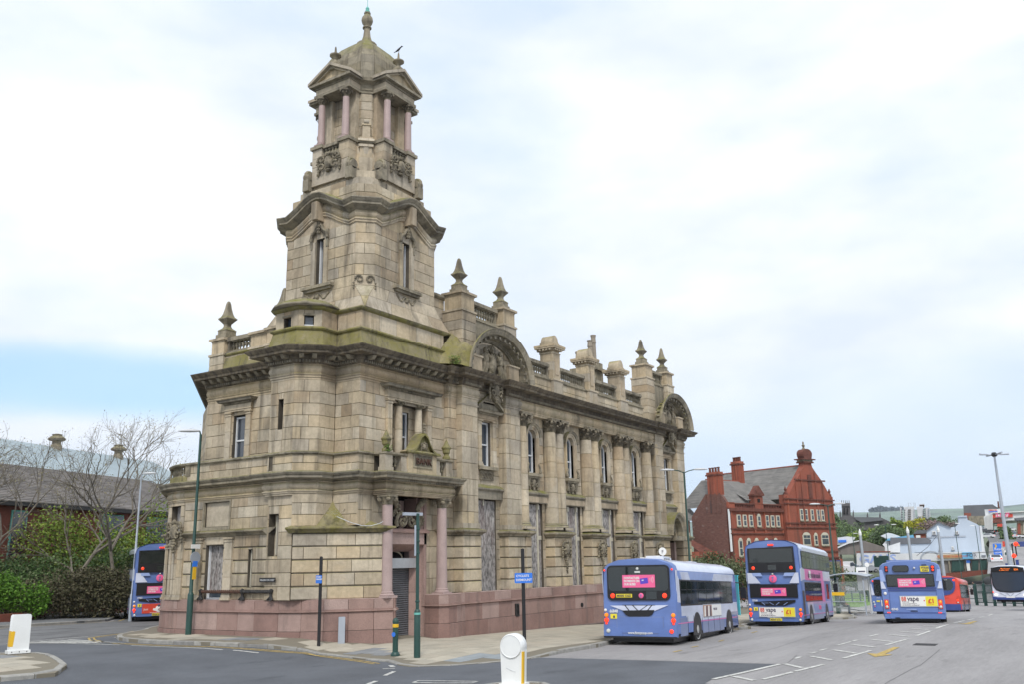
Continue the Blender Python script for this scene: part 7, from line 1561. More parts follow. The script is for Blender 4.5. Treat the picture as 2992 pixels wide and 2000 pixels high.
# tram line masts with pointed caps
for i, (px, pyt, rng, lb) in enumerate(((1969,1213,135,'pointed grey tramway mast, leftmost of three'),(2078,1208,140,'pointed grey tramway mast, middle of three'),(2148,1206,145,'pointed grey tramway mast, rightmost of three, with wires'))):
    p = atd(px, pyt, rng); z0 = Zg(p[0], p[1])-.5; t = thing('tram_mast', lb, 'mast', (p[0], p[1], z0), 0, 'tramway masts'); h = p[2]-z0
    mk(lambda mb: mb.lathe([(.26,0),(.22,h*.5),(.19,h-.9),(.15,h-.9)], (0,0,0), 10), 'mast', M['galv'], t, 'auto'); mk(lambda mb: mb.lathe([(.2,h-.9),(.22,h-.6),(.04,h),(0,h)], (0,0,0), 10), 'pointed_cap', M['bwhite'], t)
# catenary wires over the street
w0, w1, w2 = atd(2150, 1225, 145), atd(2146, 1270, 145), atd(2346, 1263, 150)
for i, (a, b) in enumerate(((atd(2095,1267,150), atd(2290,1265,150)), (atd(2150,1225,145), atd(2100,1275,150)), (atd(2010,1215,150), atd(1968,1250,140)))):
    mb = MB(); mb.tube([a, (a+b)/2-Vector((0,0,.3)), b], .035, 4); tag(mb.build('overhead_wire', M['trim']), ('long level overhead tram wire crossing the grey gabled houses', 'short sloping wire left of the rightmost tramway mast', 'short stay wire beside the leftmost tramway mast')[i], 'cable')
# bus shelter with a waiting man
c = Vector((44.8,-7.0)); sz = PZ(c[0], c[1]); hd = rad(6)
t = thing('bus_shelter', 'grey framed glass bus shelter with a curved roof and yellow notice', 'bus shelter', (c[0], c[1], sz), hd)
M['sglass'] = mat('clear_glass', (.55,.62,.62), .08, alpha=.12, spec=.8)
for x in (-1.9,1.9):
    for y in (-1.25,1.0): mk(lambda mb: mb.box(x-.05,x+.05,y-.05,y+.05,0,2.55), 'post', M['galv'], t)
mb = MB(); n = 10
for k in range(n+1): a = k/n; mb.v += [(-2.1,-1.6+2.9*a,2.5+.32*sin(pi*(a*.8+.1))),(2.1,-1.6+2.9*a,2.5+.32*sin(pi*(a*.8+.1))),(-2.1,-1.6+2.9*a,2.58+.32*sin(pi*(a*.8+.1))),(2.1,-1.6+2.9*a,2.58+.32*sin(pi*(a*.8+.1)))]
for k in range(n): b = k*4; mb.f += [(b,b+4,b+5,b+1),(b+2,b+3,b+7,b+6),(b,b+2,b+6,b+4),(b+1,b+5,b+7,b+3)]
mb.t = [.5]*len(mb.f); mb.m = [0]*len(mb.f); mb.build('roof', M['galv'], t, smooth=True)
for (x0,x1,y0,y1) in ((-1.88,-1.86,-1.2,.95),(1.86,1.88,-1.2,.95),(-1.85,1.85,.98,1.0)): mk(lambda mb: mb.box(x0,x1,y0,y1,.25,2.3), 'glass_panel', M['sglass'], t)
mk(lambda mb: mb.box(-1.3,1.3,.55,.8,.5,.56), 'bench', M['galv'], t); mk(lambda mb: mb.box(-1.92,-1.88,.1,1.0,1.35,1.58), 'yellow_notice', M['yellow'], t); mk(lambda mb: (mb.box(-1.95,1.95,-1.3,-1.2,2.4,2.5), mb.box(-1.95,1.95,.9,1.05,2.4,2.5), mb.box(-1.95,-1.85,-1.3,1.05,.9,.95)), 'rail', M['galv'], t)
# bus stop flags
def stop_flag(px, pyt, rng, label, h0=None, rot=0):
    p = atd(px, pyt, rng); z0 = PZ(p[0], p[1]) if p[0] < 60 else Zg(p[0], p[1]); t = thing('bus_stop_flag', label, 'bus stop sign', (p[0], p[1], z0), va-pi/2); h = p[2]-z0
    mk(lambda mb: mb.lathe([(.05,0),(.05,h-.1)], (0,0,0), 10), 'post', M['lamphead'], t, 'auto'); d = MB(); n = 18
    d.v = [(.17*cos(2*pi*k/n), o, h-.17+.17*sin(2*pi*k/n)) for o in (-.05,-.02) for k in range(n)]; d.f = [tuple(range(n)), tuple(range(n,2*n))[::-1]]+[(k,(k+1)%n,n+(k+1)%n,n+k) for k in range(n)]; d.t = [.5]*len(d.f); d.m = [0]*len(d.f); o = d.build('stop_letter_disc', M['adwhite'], t)
    mk(lambda mb: mb.box(-.75,-.12,-.06,-.02,h-.72,h-.34), 'stop_panel', M['adwhite'], t); return t, h
t, h = stop_flag(1517, 1256, 41, 'white round topped bus stop flag behind the roof of the nearest bus'); text('F', .2, M['addark'], t, (-.05,-.053,h-.25), (1,0,0), (0,0,1)); mk(lambda mb: mb.box(-.70,-.2,-.066,-.06,h-.62,h-.56), 'printed_line', M['addark'], t); mk(lambda mb: mb.box(-1.0,-.8,-.06,0,h-.62,h-.40), 'side_box', M['adwhite'], t)
t, h = stop_flag(1985, 1290, 74, 'white bus stop flag with a tall timetable panel above the shelter'); mk(lambda mb: mb.box(-.85,-.1,-.07,-.02,h-2.0,h-.35), 'timetable_panel', M['adwhite'], t); mk(lambda mb: mb.box(-.72,-.2,-.075,-.07,h-.7,h-.6), 'printed_line', M['addark'], t)
p = atd(1918, 1395, 74); 
for px, pyt, rng, lb in ((1914,1283,78,'thin black post left of the shelter'),(1897,1285,84,'thin green post behind the double decker, near the shelter')):
    p = atd(px, pyt, rng); z0 = PZ(p[0], p[1]); mb = MB(); mb.lathe([(.06,0),(.05,p[2]-z0)], (0,0,0), 10); o = mb.build('signal_post', M['black' if px > 1900 else 'green']); o.location = (p[0], p[1], z0); tag(o, lb, 'post')
# twisted pipe rail on the window sill
t = thing('pipe_rail', 'black twisted iron rail on three feet along the granite ledge', 'rail', (-3.38,0,1.5))
for k, (a, b, m) in enumerate(((4.85,2.6,'rust'),(2.6,1.15,'iron'))):
    pts = [( -.02+.035*cos(i*1.1), a+(b-a)*i/60, .30+.035*sin(i*1.1)) for i in range(61)]; mb = MB(); mb.tube(pts, .034, 6); pts = [( -.02-.035*cos(i*1.1), a+(b-a)*i/60, .30-.035*sin(i*1.1)) for i in range(61)]; mb.tube(pts, .034, 6); mb.build('twisted_pipe', M[m], t)
for y in (4.85,2.6,1.15): mb = MB(); mb.tube([(-.02,y,.33),(-.02,y,.18),(.0,y,.0)], [.08,.05,.09], 8); mb.tube([(-.06,y+.14,.02),(-.02,y,.15),(-.06,y-.14,.02)], .035, 6); mb.blob((-.02,y,.31), (.1,.1,.1), .5, .1, 1); mb.build('foot', M['iron'], t)
# street name plate, wall box and pipe hole
sg_ = MB(); sg_.obox((-3.44,1.72,2.12),(0,-.78,0),(.03,0,0),(0,0,.15)); o = sg_.build('street_name_plate', M['iron']); tag(o, 'small dark street name plate on the sandstone wall above the pipe rail', 'sign'); text('WELLINGTON STREET', .072, M['lamphead'], o, (-3.442,1.68,2.165), (0,-1,0), (0,0,1))
mb = MB(); mb.box(7.05,7.32,-2.24,-2.16,.42,.48); mb.box(7.05,7.32,-2.24,-2.16,.88,.94); mb.box(7.05,7.1,-2.24,-2.16,.48,.88); mb.box(7.27,7.32,-2.24,-2.16,.48,.88); mb.box(7.1,7.27,-2.20,-2.18,.48,.88); tag(mb.build('wall_box', M['iron']), 'small black framed box set in the pink granite base', 'wall box')
mb = MB(); mb.tube([(12.9,-2.22,.62),(12.9,-2.16,.62)], .1, 12); tag(mb.build('vent_hole', M['room']), 'round black vent hole in the pink granite base left of the nearest bus', 'vent')
mb = MB(); mb.box(8.45,9.6,-2.195,-2.185,-.05,1.06); 
# crow on the belfry finial
cp_ = Vector((TX, TY-1.88, 24.12)); t = thing('crow', 'black crow perched on the right hand finial of the tower', 'bird', tuple(cp_), rightd, sc=.68)
mb = MB(); mb.v = []; 
secs = [(-.30,.015,.02),(-.18,.035,.10),(-.05,.075,.20),(.06,.08,.30),(.13,.05,.39),(.17,.055,.45),(.22,.04,.47),(.26,.015,.46),(.31,.004,.45)]
for x, r, z in secs: mb.v += [(x, r*cos(2*pi*k/8), z+r*1.1*sin(2*pi*k/8)) for k in range(8)]
mb.f = [(j*8+k, j*8+(k+1)%8, (j+1)*8+(k+1)%8, (j+1)*8+k) for j in range(len(secs)-1) for k in range(8)]+[tuple(range(8))[::-1]]; mb.t = [.5]*len(mb.f); mb.m = [0]*len(mb.f); mb.build('body', M['black'], t, smooth=True); mk(lambda m_: (m_.tube([(.02,.03,.0),(.02,.03,.2)], .012, 5), m_.tube([(.02,-.03,.0),(.02,-.03,.2)], .012, 5)), 'legs', M['black'], t)
# turquoise hoarding beyond the building
h0 = atd(1684, 1404, 66); h1 = atd(1722, 1402, 62)
t = thing('hoarding', 'turquoise site hoarding between the two nearest buses', 'hoarding', (0,0,0)); M['turq'] = mat('turquoise_paint', (.06,.50,.62), .6, noise=[(1.,.9,1.05)])
hz = Zg(h0[0], h0[1])+.1; d = (h1-h0); d.z = 0; d = d.normalized(); a = h0-d*6
for k in range(6): mb = MB(); q = a+d*1.22*k; n_ = Vector((-d[1],d[0],0)); mb.obox((q[0],q[1],hz), d*1.2, n_*.04, (0,0,2.55), .5); mb.obox((q[0],q[1],hz+2.55), d*1.2, n_*.1, (0,0,.04), .5); mb.build('hoarding_panel', M['turq'], t)
# ------------------------------------------------------------------ people
def person(x, y, z, rz, label, top, legs, pose='walk', s=1.08):
    t = thing('person', label, 'person', (x, y, z), rz, sc=s)
    J = {'walk': dict(hip=(0,0,.92), kl=(.12,.09,.5), fl=(.06,.10,.05), tl=(.2,.10,.03), kr=(.08,-.09,.5), fr=(-.25,-.10,.09), tr=(-.12,-.1,.03), ch=(.02,0,1.3), nk=(.03,0,1.48), hd=(.05,0,1.64), sl=(.0,.19,1.42), el=(-.08,.25,1.15), wl=(.06,.26,.92), sr=(.0,-.19,1.42), er=(-.02,-.25,1.14), wr=(.16,-.25,.95)),
         'sit': dict(hip=(0,0,.56), kl=(.42,.12,.55), fl=(.42,.12,.08), tl=(.58,.12,.03), kr=(.42,-.12,.55), fr=(.40,-.12,.08), tr=(.56,-.12,.03), ch=(-.02,0,.95), nk=(.02,0,1.14), hd=(.06,0,1.3), sl=(-.02,.19,1.07), el=(.05,.25,.82), wl=(.28,.16,.68), sr=(-.02,-.19,1.07), er=(.05,-.25,.82), wr=(.28,-.16,.68))}[pose]
    names = list(J); vs = [Vector(J[n]) for n in names]; ix = {n: i for i, n in enumerate(names)}
    E_ = [('hip','ch'),('ch','nk'),('nk','hd'),('hip','kl'),('kl','fl'),('fl','tl'),('hip','kr'),('kr','fr'),('fr','tr'),('ch','sl'),('sl','el'),('el','wl'),('ch','sr'),('sr','er'),('er','wr')]
    rad_ = dict(hip=.15, ch=.16, nk=.06, hd=.10, kl=.075, kr=.075, fl=.05, fr=.05, tl=.045, tr=.045, sl=.08, sr=.08, el=.05, er=.05, wl=.035, wr=.035)
    mb = MB()
    me = bpy.data.meshes.new('body'); me.from_pydata(vs, [(ix[a], ix[b]) for a, b in E_], []); o = link('body', me, t)
    md = o.modifiers.new('skin', 'SKIN'); 
    if not me.skin_vertices: 
        bpy.context.view_layer.objects.active = o
    bm = bmesh.new(); bm.from_mesh(me); L_ = bm.verts.layers.skin.verify()
    for v in bm.verts: r = rad_[names[v.index]]; v[L_].radius = (r, r*1.0); v[L_].use_root = (v.index == 0)
    bm.to_mesh(me); bm.free(); sb_ = o.modifiers.new('sub', 'SUBSURF'); sb_.levels = 2; sb_.render_levels = 2; me.materials.append(M[top])
    dg = bpy.context.evaluated_depsgraph_get(); m2 = bpy.data.meshes.new_from_object(o.evaluated_get(dg)); o.modifiers.clear(); o.data = m2
    m2.materials.clear()
    for q in (top, legs, 'skin', 'hair'): m2.materials.append(M[q])
    hz_ = J['hip'][2]-.02; 
    for f in m2.polygons:
        c = f.center; f.use_smooth = True
        f.material_index = 2 if (c[2] > J['nk'][2]-.02 or (Vector(c)-Vector(J['wl'])).length < .1 or (Vector(c)-Vector(J['wr'])).length < .1) else 1 if (c[2] < hz_ and pose == 'walk') or (pose == 'sit' and (c[2] < .68 and c[0] > .02 or c[2] < .5)) else 0
    hb = MB(); hdp = Vector(J['hd']); hb.blob(hdp+Vector((-.015,0,.05)), (.115,.10,.11), .5, .03, 2); hb.build('hair', M['hair'], t, smooth=True)
    fb_ = MB(); fb_.blob(hdp+Vector((.03,0,.01)), (.09,.078,.11), .5, .0, 2); fb_.blob(hdp+Vector((.125,0,.0)), (.02,.015,.025), .5, 0, 1)
    for q in (-1,1): fb_.blob(hdp+Vector((.02,q*.082,.0)), (.02,.015,.03), .5, 0, 1)
    fb_.build('face', M['skin'], t, smooth=True); eb = MB()
    for q in (-1,1): eb.blob(hdp+Vector((.108,q*.032,.03)), (.012,.012,.008), .5, 0, 1)
    eb.tube([hdp+Vector((.112,-.025,-.045)), hdp+Vector((.112,.025,-.045))], .006, 5); eb.build('eyes_and_mouth', M['hair'], t)
    for nm in ('wl','wr'):
        w = Vector(J[nm]); e = Vector(J['e'+nm[1]]); d = (w-e).normalized(); q = d.orthogonal().normalized(); hm = MB(); hm.tube([w, w+d*.08], [.03,.038], 6)
        for k in range(4): o_ = q*(-.03+.02*k); hm.tube([w+d*.07+o_, w+d*(.12+.012*(k in (1,2)))+o_, w+d*(.14+.015*(k in (1,2)))+o_+d.cross(q)*.02], [.011,.010,.007], 5)
        hm.tube([w+d*.03+q*.03, w+d*.07+q*.055, w+d*.10+q*.05], [.013,.011,.008], 5); hm.build('hand', M['skin'], t)
    return t
M['hair'] = mat('dark_hair', (.02,.015,.012), .8); M['navycloth'] = mat('navy_cloth', (.02,.025,.06), .9); M['jeans'] = mat('dark_jeans', (.03,.04,.07), .9); M['greycloth'] = mat('grey_cloth', (.12,.13,.15), .9)
person(c[0]-.55, c[1]+.45, sz-.02, hd-pi/2, 'person in a red and grey top sitting on the bench inside the bus shelter', 'red' if False else 'greycloth', 'jeans', 'sit')
p = atd(2229, 1328, 150); person(p[0], p[1], Zg(p[0], p[1]), rightd+pi, 'person in dark clothes walking past the shop front at the right', 'navycloth', 'black')
p = atd(2279, 1308, 158); person(p[0], p[1], Zg(p[0], p[1]), rightd-pi/2, 'person in a dark jacket and white shirt walking on the far pavement', 'navycloth', 'jeans')
# ------------------------------------------------------------------ vegetation
def leafmat(nm, cols, rough=.75): 
    m = mat(nm, tone=cols, rough=rough, spec=.3); return m
M['lf_dark'] = leafmat('dark_twig_foliage', [(.06,.064,.03),(.09,.088,.045),(.125,.11,.065),(.06,.052,.035)])
M['lf_green'] = leafmat('glossy_green_leaf', [(.045,.095,.03),(.08,.15,.045),(.13,.19,.07),(.22,.25,.14)])
M['lf_bright'] = leafmat('bright_green_leaf', [(.05,.13,.015),(.09,.20,.02),(.13,.26,.03)])
M['lf_spring'] = leafmat('spring_green_leaf', [(.12,.19,.03),(.19,.28,.04),(.27,.35,.06),(.09,.14,.03)])
M['lf_brown'] = leafmat('brown_red_leaf', [(.06,.025,.02),(.09,.04,.025),(.13,.06,.03),(.05,.04,.02)])
M['lf_bud'] = leafmat('unfolding_leaf_bud', [(.22,.20,.08),(.30,.27,.14),(.17,.14,.08)])
M['lf_far'] = leafmat('distant_tree_leaf', [(.085,.14,.06),(.12,.18,.075),(.16,.22,.09),(.075,.12,.06)])  # palette paled, distance haze put into the leaf colour
M['lf_yellow'] = leafmat('yellow_green_leaf', [(.30,.30,.02),(.42,.40,.03),(.24,.25,.02)])
M['lf_grey'] = leafmat('grey_brown_twigs', [(.11,.09,.08),(.15,.12,.11),(.08,.085,.05)])
M['lf_blossom'] = leafmat('pink_grey_blossom', [(.22,.15,.15),(.28,.20,.20),(.12,.10,.09)])
M['lf_bush'] = leafmat('grey_green_leaf', [(.06,.09,.035),(.10,.13,.055),(.17,.20,.11),(.04,.06,.025)])
M['bark'] = mat('bark', (.17,.15,.12), .95, noise=[(6.,.6,1.3)])
def leafquad(mb, p, s, n=None):
    e = Vector((random.gauss(0,1), random.gauss(0,1), random.gauss(0,.8))).normalized(); f = e.orthogonal().normalized(); a = random.uniform(0, pi); f = (Matrix.Rotation(a, 3, e) @ f); s *= random.uniform(.6,1.3)
    mb.add([p-e*s, p-f*s*.5, p+e*s, p+f*s*.5], [(0,1,2,3)], random.random())
def crown(clumps, n, s, shell=.55, ground=None):
    mb = MB(); wts = [c[3]*c[4]*c[5] for c in clumps]; W_ = sum(wts)
    for (x, y, z, rx, ry, rz), w in zip(clumps, wts):
        for i in range(int(n*w/W_)):
            d = Vector((random.gauss(0,1), random.gauss(0,1), random.gauss(0,1))).normalized(); r = random.uniform(shell, 1)**.6*(1+.18*math.sin(d[0]*7+x)*math.sin(d[1]*6+y)+random.gauss(0,.05))
            p = Vector((x+d[0]*rx*r, y+d[1]*ry*r, z+d[2]*rz*r))
            if ground is not None and p[2] < ground: p[2] = ground+random.random()*.4
            leafquad(mb, p, s)
    return mb
def clumpset(n, R, H, z0, sp=.6):
    out = []
    for i in range(n):
        a = random.uniform(0, 2*pi); r = sqrt(random.random())*R*.62; zz = z0+random.uniform(.15,.9)*H; k = 1-.5*abs((zz-z0)/H-.45)
        out.append((r*cos(a), r*sin(a), zz, R*sp*k*random.uniform(.6,1), R*sp*k*random.uniform(.6,1), H*.30*random.uniform(.6,1)))
    return out
def shrub(px, py, rng, w, h, m, label, n=6000, s=.09, nc=9, far=True, group=None, dz=0, dep=1., cat='shrub', name='shrub'):
    p = atd(px, py, rng); z0 = Zg(p[0], p[1])+(.12 if far else 0)+dz; az = atan2(p[1]-CAMP[1], p[0]-CAMP[0])-pi/2
    t = thing(name, label, cat, (p[0], p[1], z0), az, group); cl = []
    for i in range(nc): cl.append(((random.uniform(-.42,.42))*w, random.uniform(-.5,.5)*dep, h*random.uniform(.3,.72), w*random.uniform(.14,.22), dep*random.uniform(.5,.8), h*random.uniform(.25,.36)))
    crown(cl, n, s, .35, .02).build('foliage', M[m], t); mb = MB()
    for i in range(5): mb.tube([(random.uniform(-.3,.3)*w,0,0),(random.uniform(-.35,.35)*w,0,h*.6)], [.03,.01], 5)
    mb.build('stems', M['bark'], t); return t
M['redbrick'] = mat('old_red_brick', tone=[(.24,.075,.045),(.19,.06,.04),(.28,.09,.055)], rough=.9, noise=[(2.,.8,1.15),(12.,.85,1.1)])
# low brick wall behind the far pavement
t = thing('low_brick_wall', 'low dark red brick wall under the shrubs at the left', 'wall', (0,0,0)); mb = MB()
LW = [(-40,19.6),(-12,23.6),(-2,25.1),(2,26.0),(5.5,30.0),(12,40)]
for i in range(len(LW)-1):
    d = Vector((LW[i+1][0]-LW[i][0], LW[i+1][1]-LW[i][1])); z = min(Zg(*LW[i]), Zg(*LW[i+1]))-.3; mb.obox((*LW[i], z), (*d, 0), Vector((-d[1], d[0], 0)).normalized()*.3, (0,0,.3+.12+.42), .3)
mb.build('brickwork', M['redbrick'], t)
shrub(205, 1418, 60, 13.5, 2.9, 'lf_dark', 'long dark drooping evergreen hedge along the pavement at the left', 30000, .085, 26, dep=1.5)
shrub(60, 1400, 62, 6.0, 3.2, 'lf_green', 'pale leaved glossy shrub above the low wall at the far left', 9000, .09, 10); shrub(170, 1395, 62.5, 12.5, 4.2, 'lf_green', 'broad glossy green laurel behind the dark hedge', 22000, .09, 20)
shrub(15, 1412, 58, 4.2, 2.9, 'lf_bright', 'bright green bush at the left edge of the picture', 9000, .08, 8)
shrub(232, 1370, 66, 9.0, 7.4, 'lf_spring', 'tall spring green shrub between the bare trees', 14000, .10, 20, dep=2.0); shrub(20, 1380, 68, 9, 6.4, 'lf_brown', 'reddish brown shrub in front of the brick wall at the left', 9000, .09, 12, dep=1.5); shrub(350, 1370, 70, 8, 6.6, 'lf_brown', 'reddish brown shrub beside the building corner', 9000, .09, 12, dep=1.5)
# two nearly bare trees
def tree(px, py, rng, H, spread, label, seed, lean=0., depth=6, leaf='lf_bud', nleaf=1, r0=.16, name='bare_tree', far=True, lo=.12, bias=(0,0)):
    random.seed(seed); p = atd(px, py, rng); z0 = Zg(p[0], p[1])+.12; az = atan2(p[1]-CAMP[1], p[0]-CAMP[0])-pi/2; t = thing(name, label, 'tree', (p[0], p[1], z0-.2), az, 'trees behind the hedge')
    tr = MB(); lf = MB(); tips = []
    def br(p, d, L, r, k):
        n = 4; pts = [p]; q = p.copy(); dd = d.copy()
        for i in range(n): dd = (dd+Vector((random.gauss(0,.13), random.gauss(0,.13), random.gauss(.03,.08)))).normalized(); q = q+dd*L/n; pts.append(q.copy())
        tr.tube(pts, [r*(1-.4*i/n) for i in range(n+1)], 6 if k < 3 else 4, cap=False)
        if k >= depth: tips.append((q, dd)); return
        nb = 3 if k < 3 else random.choice((2,3,3))
        for i in range(nb):
            e = dd.orthogonal().normalized(); e = Matrix.Rotation(random.uniform(0, 2*pi), 3, dd) @ e; ang = random.uniform(.30,.75); nd = (dd*cos(ang)+e*sin(ang)+Vector((bias[0],0,.06))).normalized(); s0 = pts[random.choice((2,3,4))] if i else q
            br(s0, nd, L*random.uniform(.62,.84), r*.60, k+1)
        if k > 2: tips.append((q, dd))
    br(Vector((0,0,0)), Vector((lean,0,1)).normalized(), H*.26, r0, 0)
    for q, d in tips:
        for i in range(nleaf): leafquad(lf, q+Vector((random.gauss(0,.12), random.gauss(0,.12), random.gauss(0,.12))), .045)
    tr.build('trunk', M['bark'], t); lf.build('crown', M[leaf], t, kind='stuff'); return t
tree(148, 1385, 61, 16.0, 6, 'nearly bare tree with a forked pale trunk at the far left', 3, .1, 6, nleaf=2, bias=(-.03,0))
tree(258, 1390, 61, 15.6, 6, 'nearly bare tree with pale buds before the long slate roof, right one', 11, .12, 6, nleaf=2, bias=(.05,0))
tree(-20, 1385, 60, 14.0, 6, 'bare tree at the left edge with branches reaching into the picture', 5, .15, 6, nleaf=2, bias=(.06,0))
random.seed(21)
# ------------------------------------------------------------------ long brick buildings on the left
def facade(name, label, P0, P1, zb, zt): 
    d = Vector((P1[0]-P0[0], P1[1]-P0[1])); L = d.length; t = thing(name, label, 'building', (P0[0], P0[1], 0), atan2(d[1], d[0])); return t, L
M['teal'] = mat('pale_teal_metal_roof', (.36,.43,.46), .5, .2, noise=[((.4,.4,.4),.88,1.08)])
A0, A1 = atd(-160, 1156, 64), atd(470, 1190, 84)
t, L = facade('brick_building', 'long low red brick building with a wide grey slate roof behind the trees', A0, A1, 0, 7)
mk(lambda mb: mb.box(0, L, 0, 12, -1, 7.0), 'wall', M['redbrick'], t)
mk(lambda mb: mb.box(-.3, L+.3, -.6, .2, 6.85, 7.12), 'fascia', M['iron'], t)
sl_ = MB(); nrow = 24
for i in range(nrow):
    a, b = i/nrow, (i+1)/nrow; y0, y1 = -.65+a*7, -.65+b*7+.05; z0, z1 = 7.1+a*3.3, 7.1+b*3.3; x = -.4
    while x < L+.4:
        w = random.uniform(1.2,2.6); x2 = min(x+w, L+.4); sl_.add([(x+.01,y0,z0+.09),(x2-.01,y0,z0+.09),(x2-.01,y1,z1+.03),(x+.01,y1,z1+.03),(x+.01,y0,z0),(x2-.01,y0,z0)], [(0,1,2,3),(4,5,1,0)], random.random()); x = x2
sl_.build('slate_courses', mat('slate_roof_pale', tone=[(.15,.14,.135),(.24,.22,.205),(.19,.175,.165)], rough=.85, noise=[(1.,.8,1.2)]), t, kind='stuff')
def lx(px): # distance along A for a display column, by marching
    v = atd(px, 1250, 70)-CAMP; d = Vector((A1[0]-A0[0], A1[1]-A0[1])).normalized(); M2 = Matrix(((d[0], -v[0]),(d[1], -v[1]))); s = M2.inverted() @ Vector((CAMP[0]-A0[0], CAMP[1]-A0[1])); return s[0]
for px, w, z0, z1 in ((36,1.1,2.6,6.5),(244,1.5,5.0,6.6),(262,1.2,4.6,6.6),(370,1.3,2.6,6.6),(345,1.2,2.6,6.6)):
    x = lx(px); f = mk(lambda mb: mb.box(x-w/2-.1, x+w/2+.1, -.08, .1, z0-.1, z1+.1), 'window', M['verdigris'], t); mk(lambda mb: mb.box(x-w/2, x+w/2, -.11, -.05, z0, z1), 'pane', M['glass'], f)
B0, B1 = atd(-160, 1030, 96), atd(480, 1090, 128)
t, L = facade('hall_building', 'large red brick hall with a pale teal metal roof and two round vents, far left', B0, B1, 0, 13)
mk(lambda mb: mb.box(0, L, 0, 20, -1, 12.6), 'wall', M['redbrick'], t); mk(lambda mb: mb.box(-.2, L+.2, -.25, .1, 12.5, 12.8), 'parapet_coping', M['ledge'], t)
k0, k1 = lx(0), 0
r_ = MB(); nb_ = 60
for i in range(nb_): x0, x1 = L*i/nb_, L*(i+1)/nb_; r_.add([(x0,.4,12.7),(x1,.4,12.7),(x1,9,17.0),(x0,9,17.0),(x0,.3,12.95),(x0+.08,.3,12.95),(x0+.08,9,17.15),(x0,9,17.15)], [(0,1,2,3),(4,5,6,7)], .5)
r_.build('metal_roof', M['teal'], t)
for px in (138, 281):
    v = atd(px, 1030, 110); d = Vector((B1[0]-B0[0], B1[1]-B0[1])).normalized(); M2 = Matrix(((d[0], -(v-CAMP)[0]),(d[1], -(v-CAMP)[1]))); q0 = Vector((B0[0], B0[1]))+Vector((-d[1], d[0]))*8; s = M2.inverted() @ Vector((CAMP[0]-q0[0], CAMP[1]-q0[1])); x = s[0]
    mk(lambda mb: mb.lathe([(.7,0),(.62,.6),(.5,.9),(.5,1.2),(.9,1.3),(1.0,1.5),(.7,1.75),(.5,1.85),(.6,2.0),(.2,2.1)], (x,8.6,16.4), 12), 'roof_vent', M['carve'], t)
# ------------------------------------------------------------------ red terracotta building
M['terra'] = mat('red_terracotta_brick', tone=[(.33,.092,.052),(.28,.078,.047),(.37,.108,.062)], rough=.85, noise=[((3.,3.,9.),.86,1.1),(.6,.85,1.1)], streak=((.09,.04,.03),(1.2,1.2,.15),.48,.70,.7))
M['terradark'] = mat('sooty_terracotta', (.13,.045,.032), .9, noise=[(2.,.6,1.4)])
M['sidebrick'] = mat('dark_weathered_brick', tone=[(.12,.065,.055),(.15,.075,.06),(.09,.055,.05)], rough=.92, noise=[((2.,2.,8.),.7,1.25)], dirt=[((.32,.28,.25),(.9,.9,1.1),.60,.70,.55),((.20,.07,.04),(.5,.5,.5),.55,.7,.5)])
M['slate2'] = mat('grey_slate', tone=[(.21,.205,.195),(.26,.25,.235),(.185,.18,.175)], rough=.85, noise=[(.8,.8,1.15)])
RP = at(1980+560/3.733, 1280+780/3.733, 125); t = thing('red_brick_building', 'ornate red brick and terracotta building with a curved gable and tall chimneys', 'building', (RP[0], RP[1], 0), rad(-20)); RB = t
zb = -4.6
mk(lambda mb: mb.box(0, 11.3, 0, .5, zb, 9.1), 'wall', M['terra'], t)
gp = [(11.3,zb),(22.9,zb),(22.9,11.2)]; cv = [(22.9,11.2),(22.3,11.25),(21.6,12.2),(20.5,13.5),(19.3,14.6),(18.6,15.3),(18.4,15.9)]
gp = [(11.3,zb),(22.9,zb)]+cv+[(16.7,15.9),(16.5,15.3),(15.8,14.6),(14.7,13.5),(13.3,12.2),(12.5,11.25),(11.3,11.2)]
mk(lambda mb: plate(mb, gp, (0,.35,0), (1,0,0), (0,0,1), .9), 'gable_wall', M['terra'], t)
mk(lambda mb: mb.box(11.2, 11.6, .3, 9, zb, 9.8), 'wall', M['terra'], t); mk(lambda mb: mb.box(22.6, 22.98, .3, 14, zb, 10.8), 'wall', M['terra'], t)
def rbx(x0, x1, y0, y1, z0, z1, nm, m='terradark', par=None): return mk(lambda mb: mb.box(x0, x1, y0, y1, z0, z1, random.random()), nm, M[m], par or RB)
for z in (6.35, 5.75): rbx(-.1, 11.2, -.18, 0, z, z+.16, 'string_course')
for z in (7.2, 6.6, 9.9, 10.55, 2.4, 3.3): rbx(11.15, 23.05, -.74, -.5, z, z+.17, 'string_course')
rbx(-.1, 11.25, -.35, .1, 8.75, 9.15, 'cornice'); rbx(-.1, 11.2, -.05, .25, 9.15, 9.3, 'balustrade_base'); rbx(-.05, 11.2, -.1, .3, 9.68, 9.85, 'balustrade_rail')
bpm = MB(); bpm.box(-.09,.09,-.08,.08,0,.4); 
x = 1.2; proto = None
while x < 10.9:
    if not 5.2 < x < 7.2:
        if proto is None: proto = bpm.build('baluster', M['terradark'], RB); o = proto
        else: o = proto.copy(); COL.objects.link(o)
        o.location = (x, .1, 9.3)
    x += .36
rbx(-.1, 1.1, -.1, .3, 9.15, 9.9, 'parapet_block', 'terra'); 
for x in (0.3, 5.0, 7.2, 11.0): rbx(x-.14, x+.14, -.14, 0, 5.9, 9.1, 'pilaster', 'terra')
for x in (12.0, 14.2, 15.6, 18.9, 20.6, 22.5): rbx(x-.13, x+.13, -.66, -.54, 6.8, 11.0 if x in (12.0,22.5) else 13.0 if x in (14.2,20.6) else 14.6, 'pilaster', 'terra')
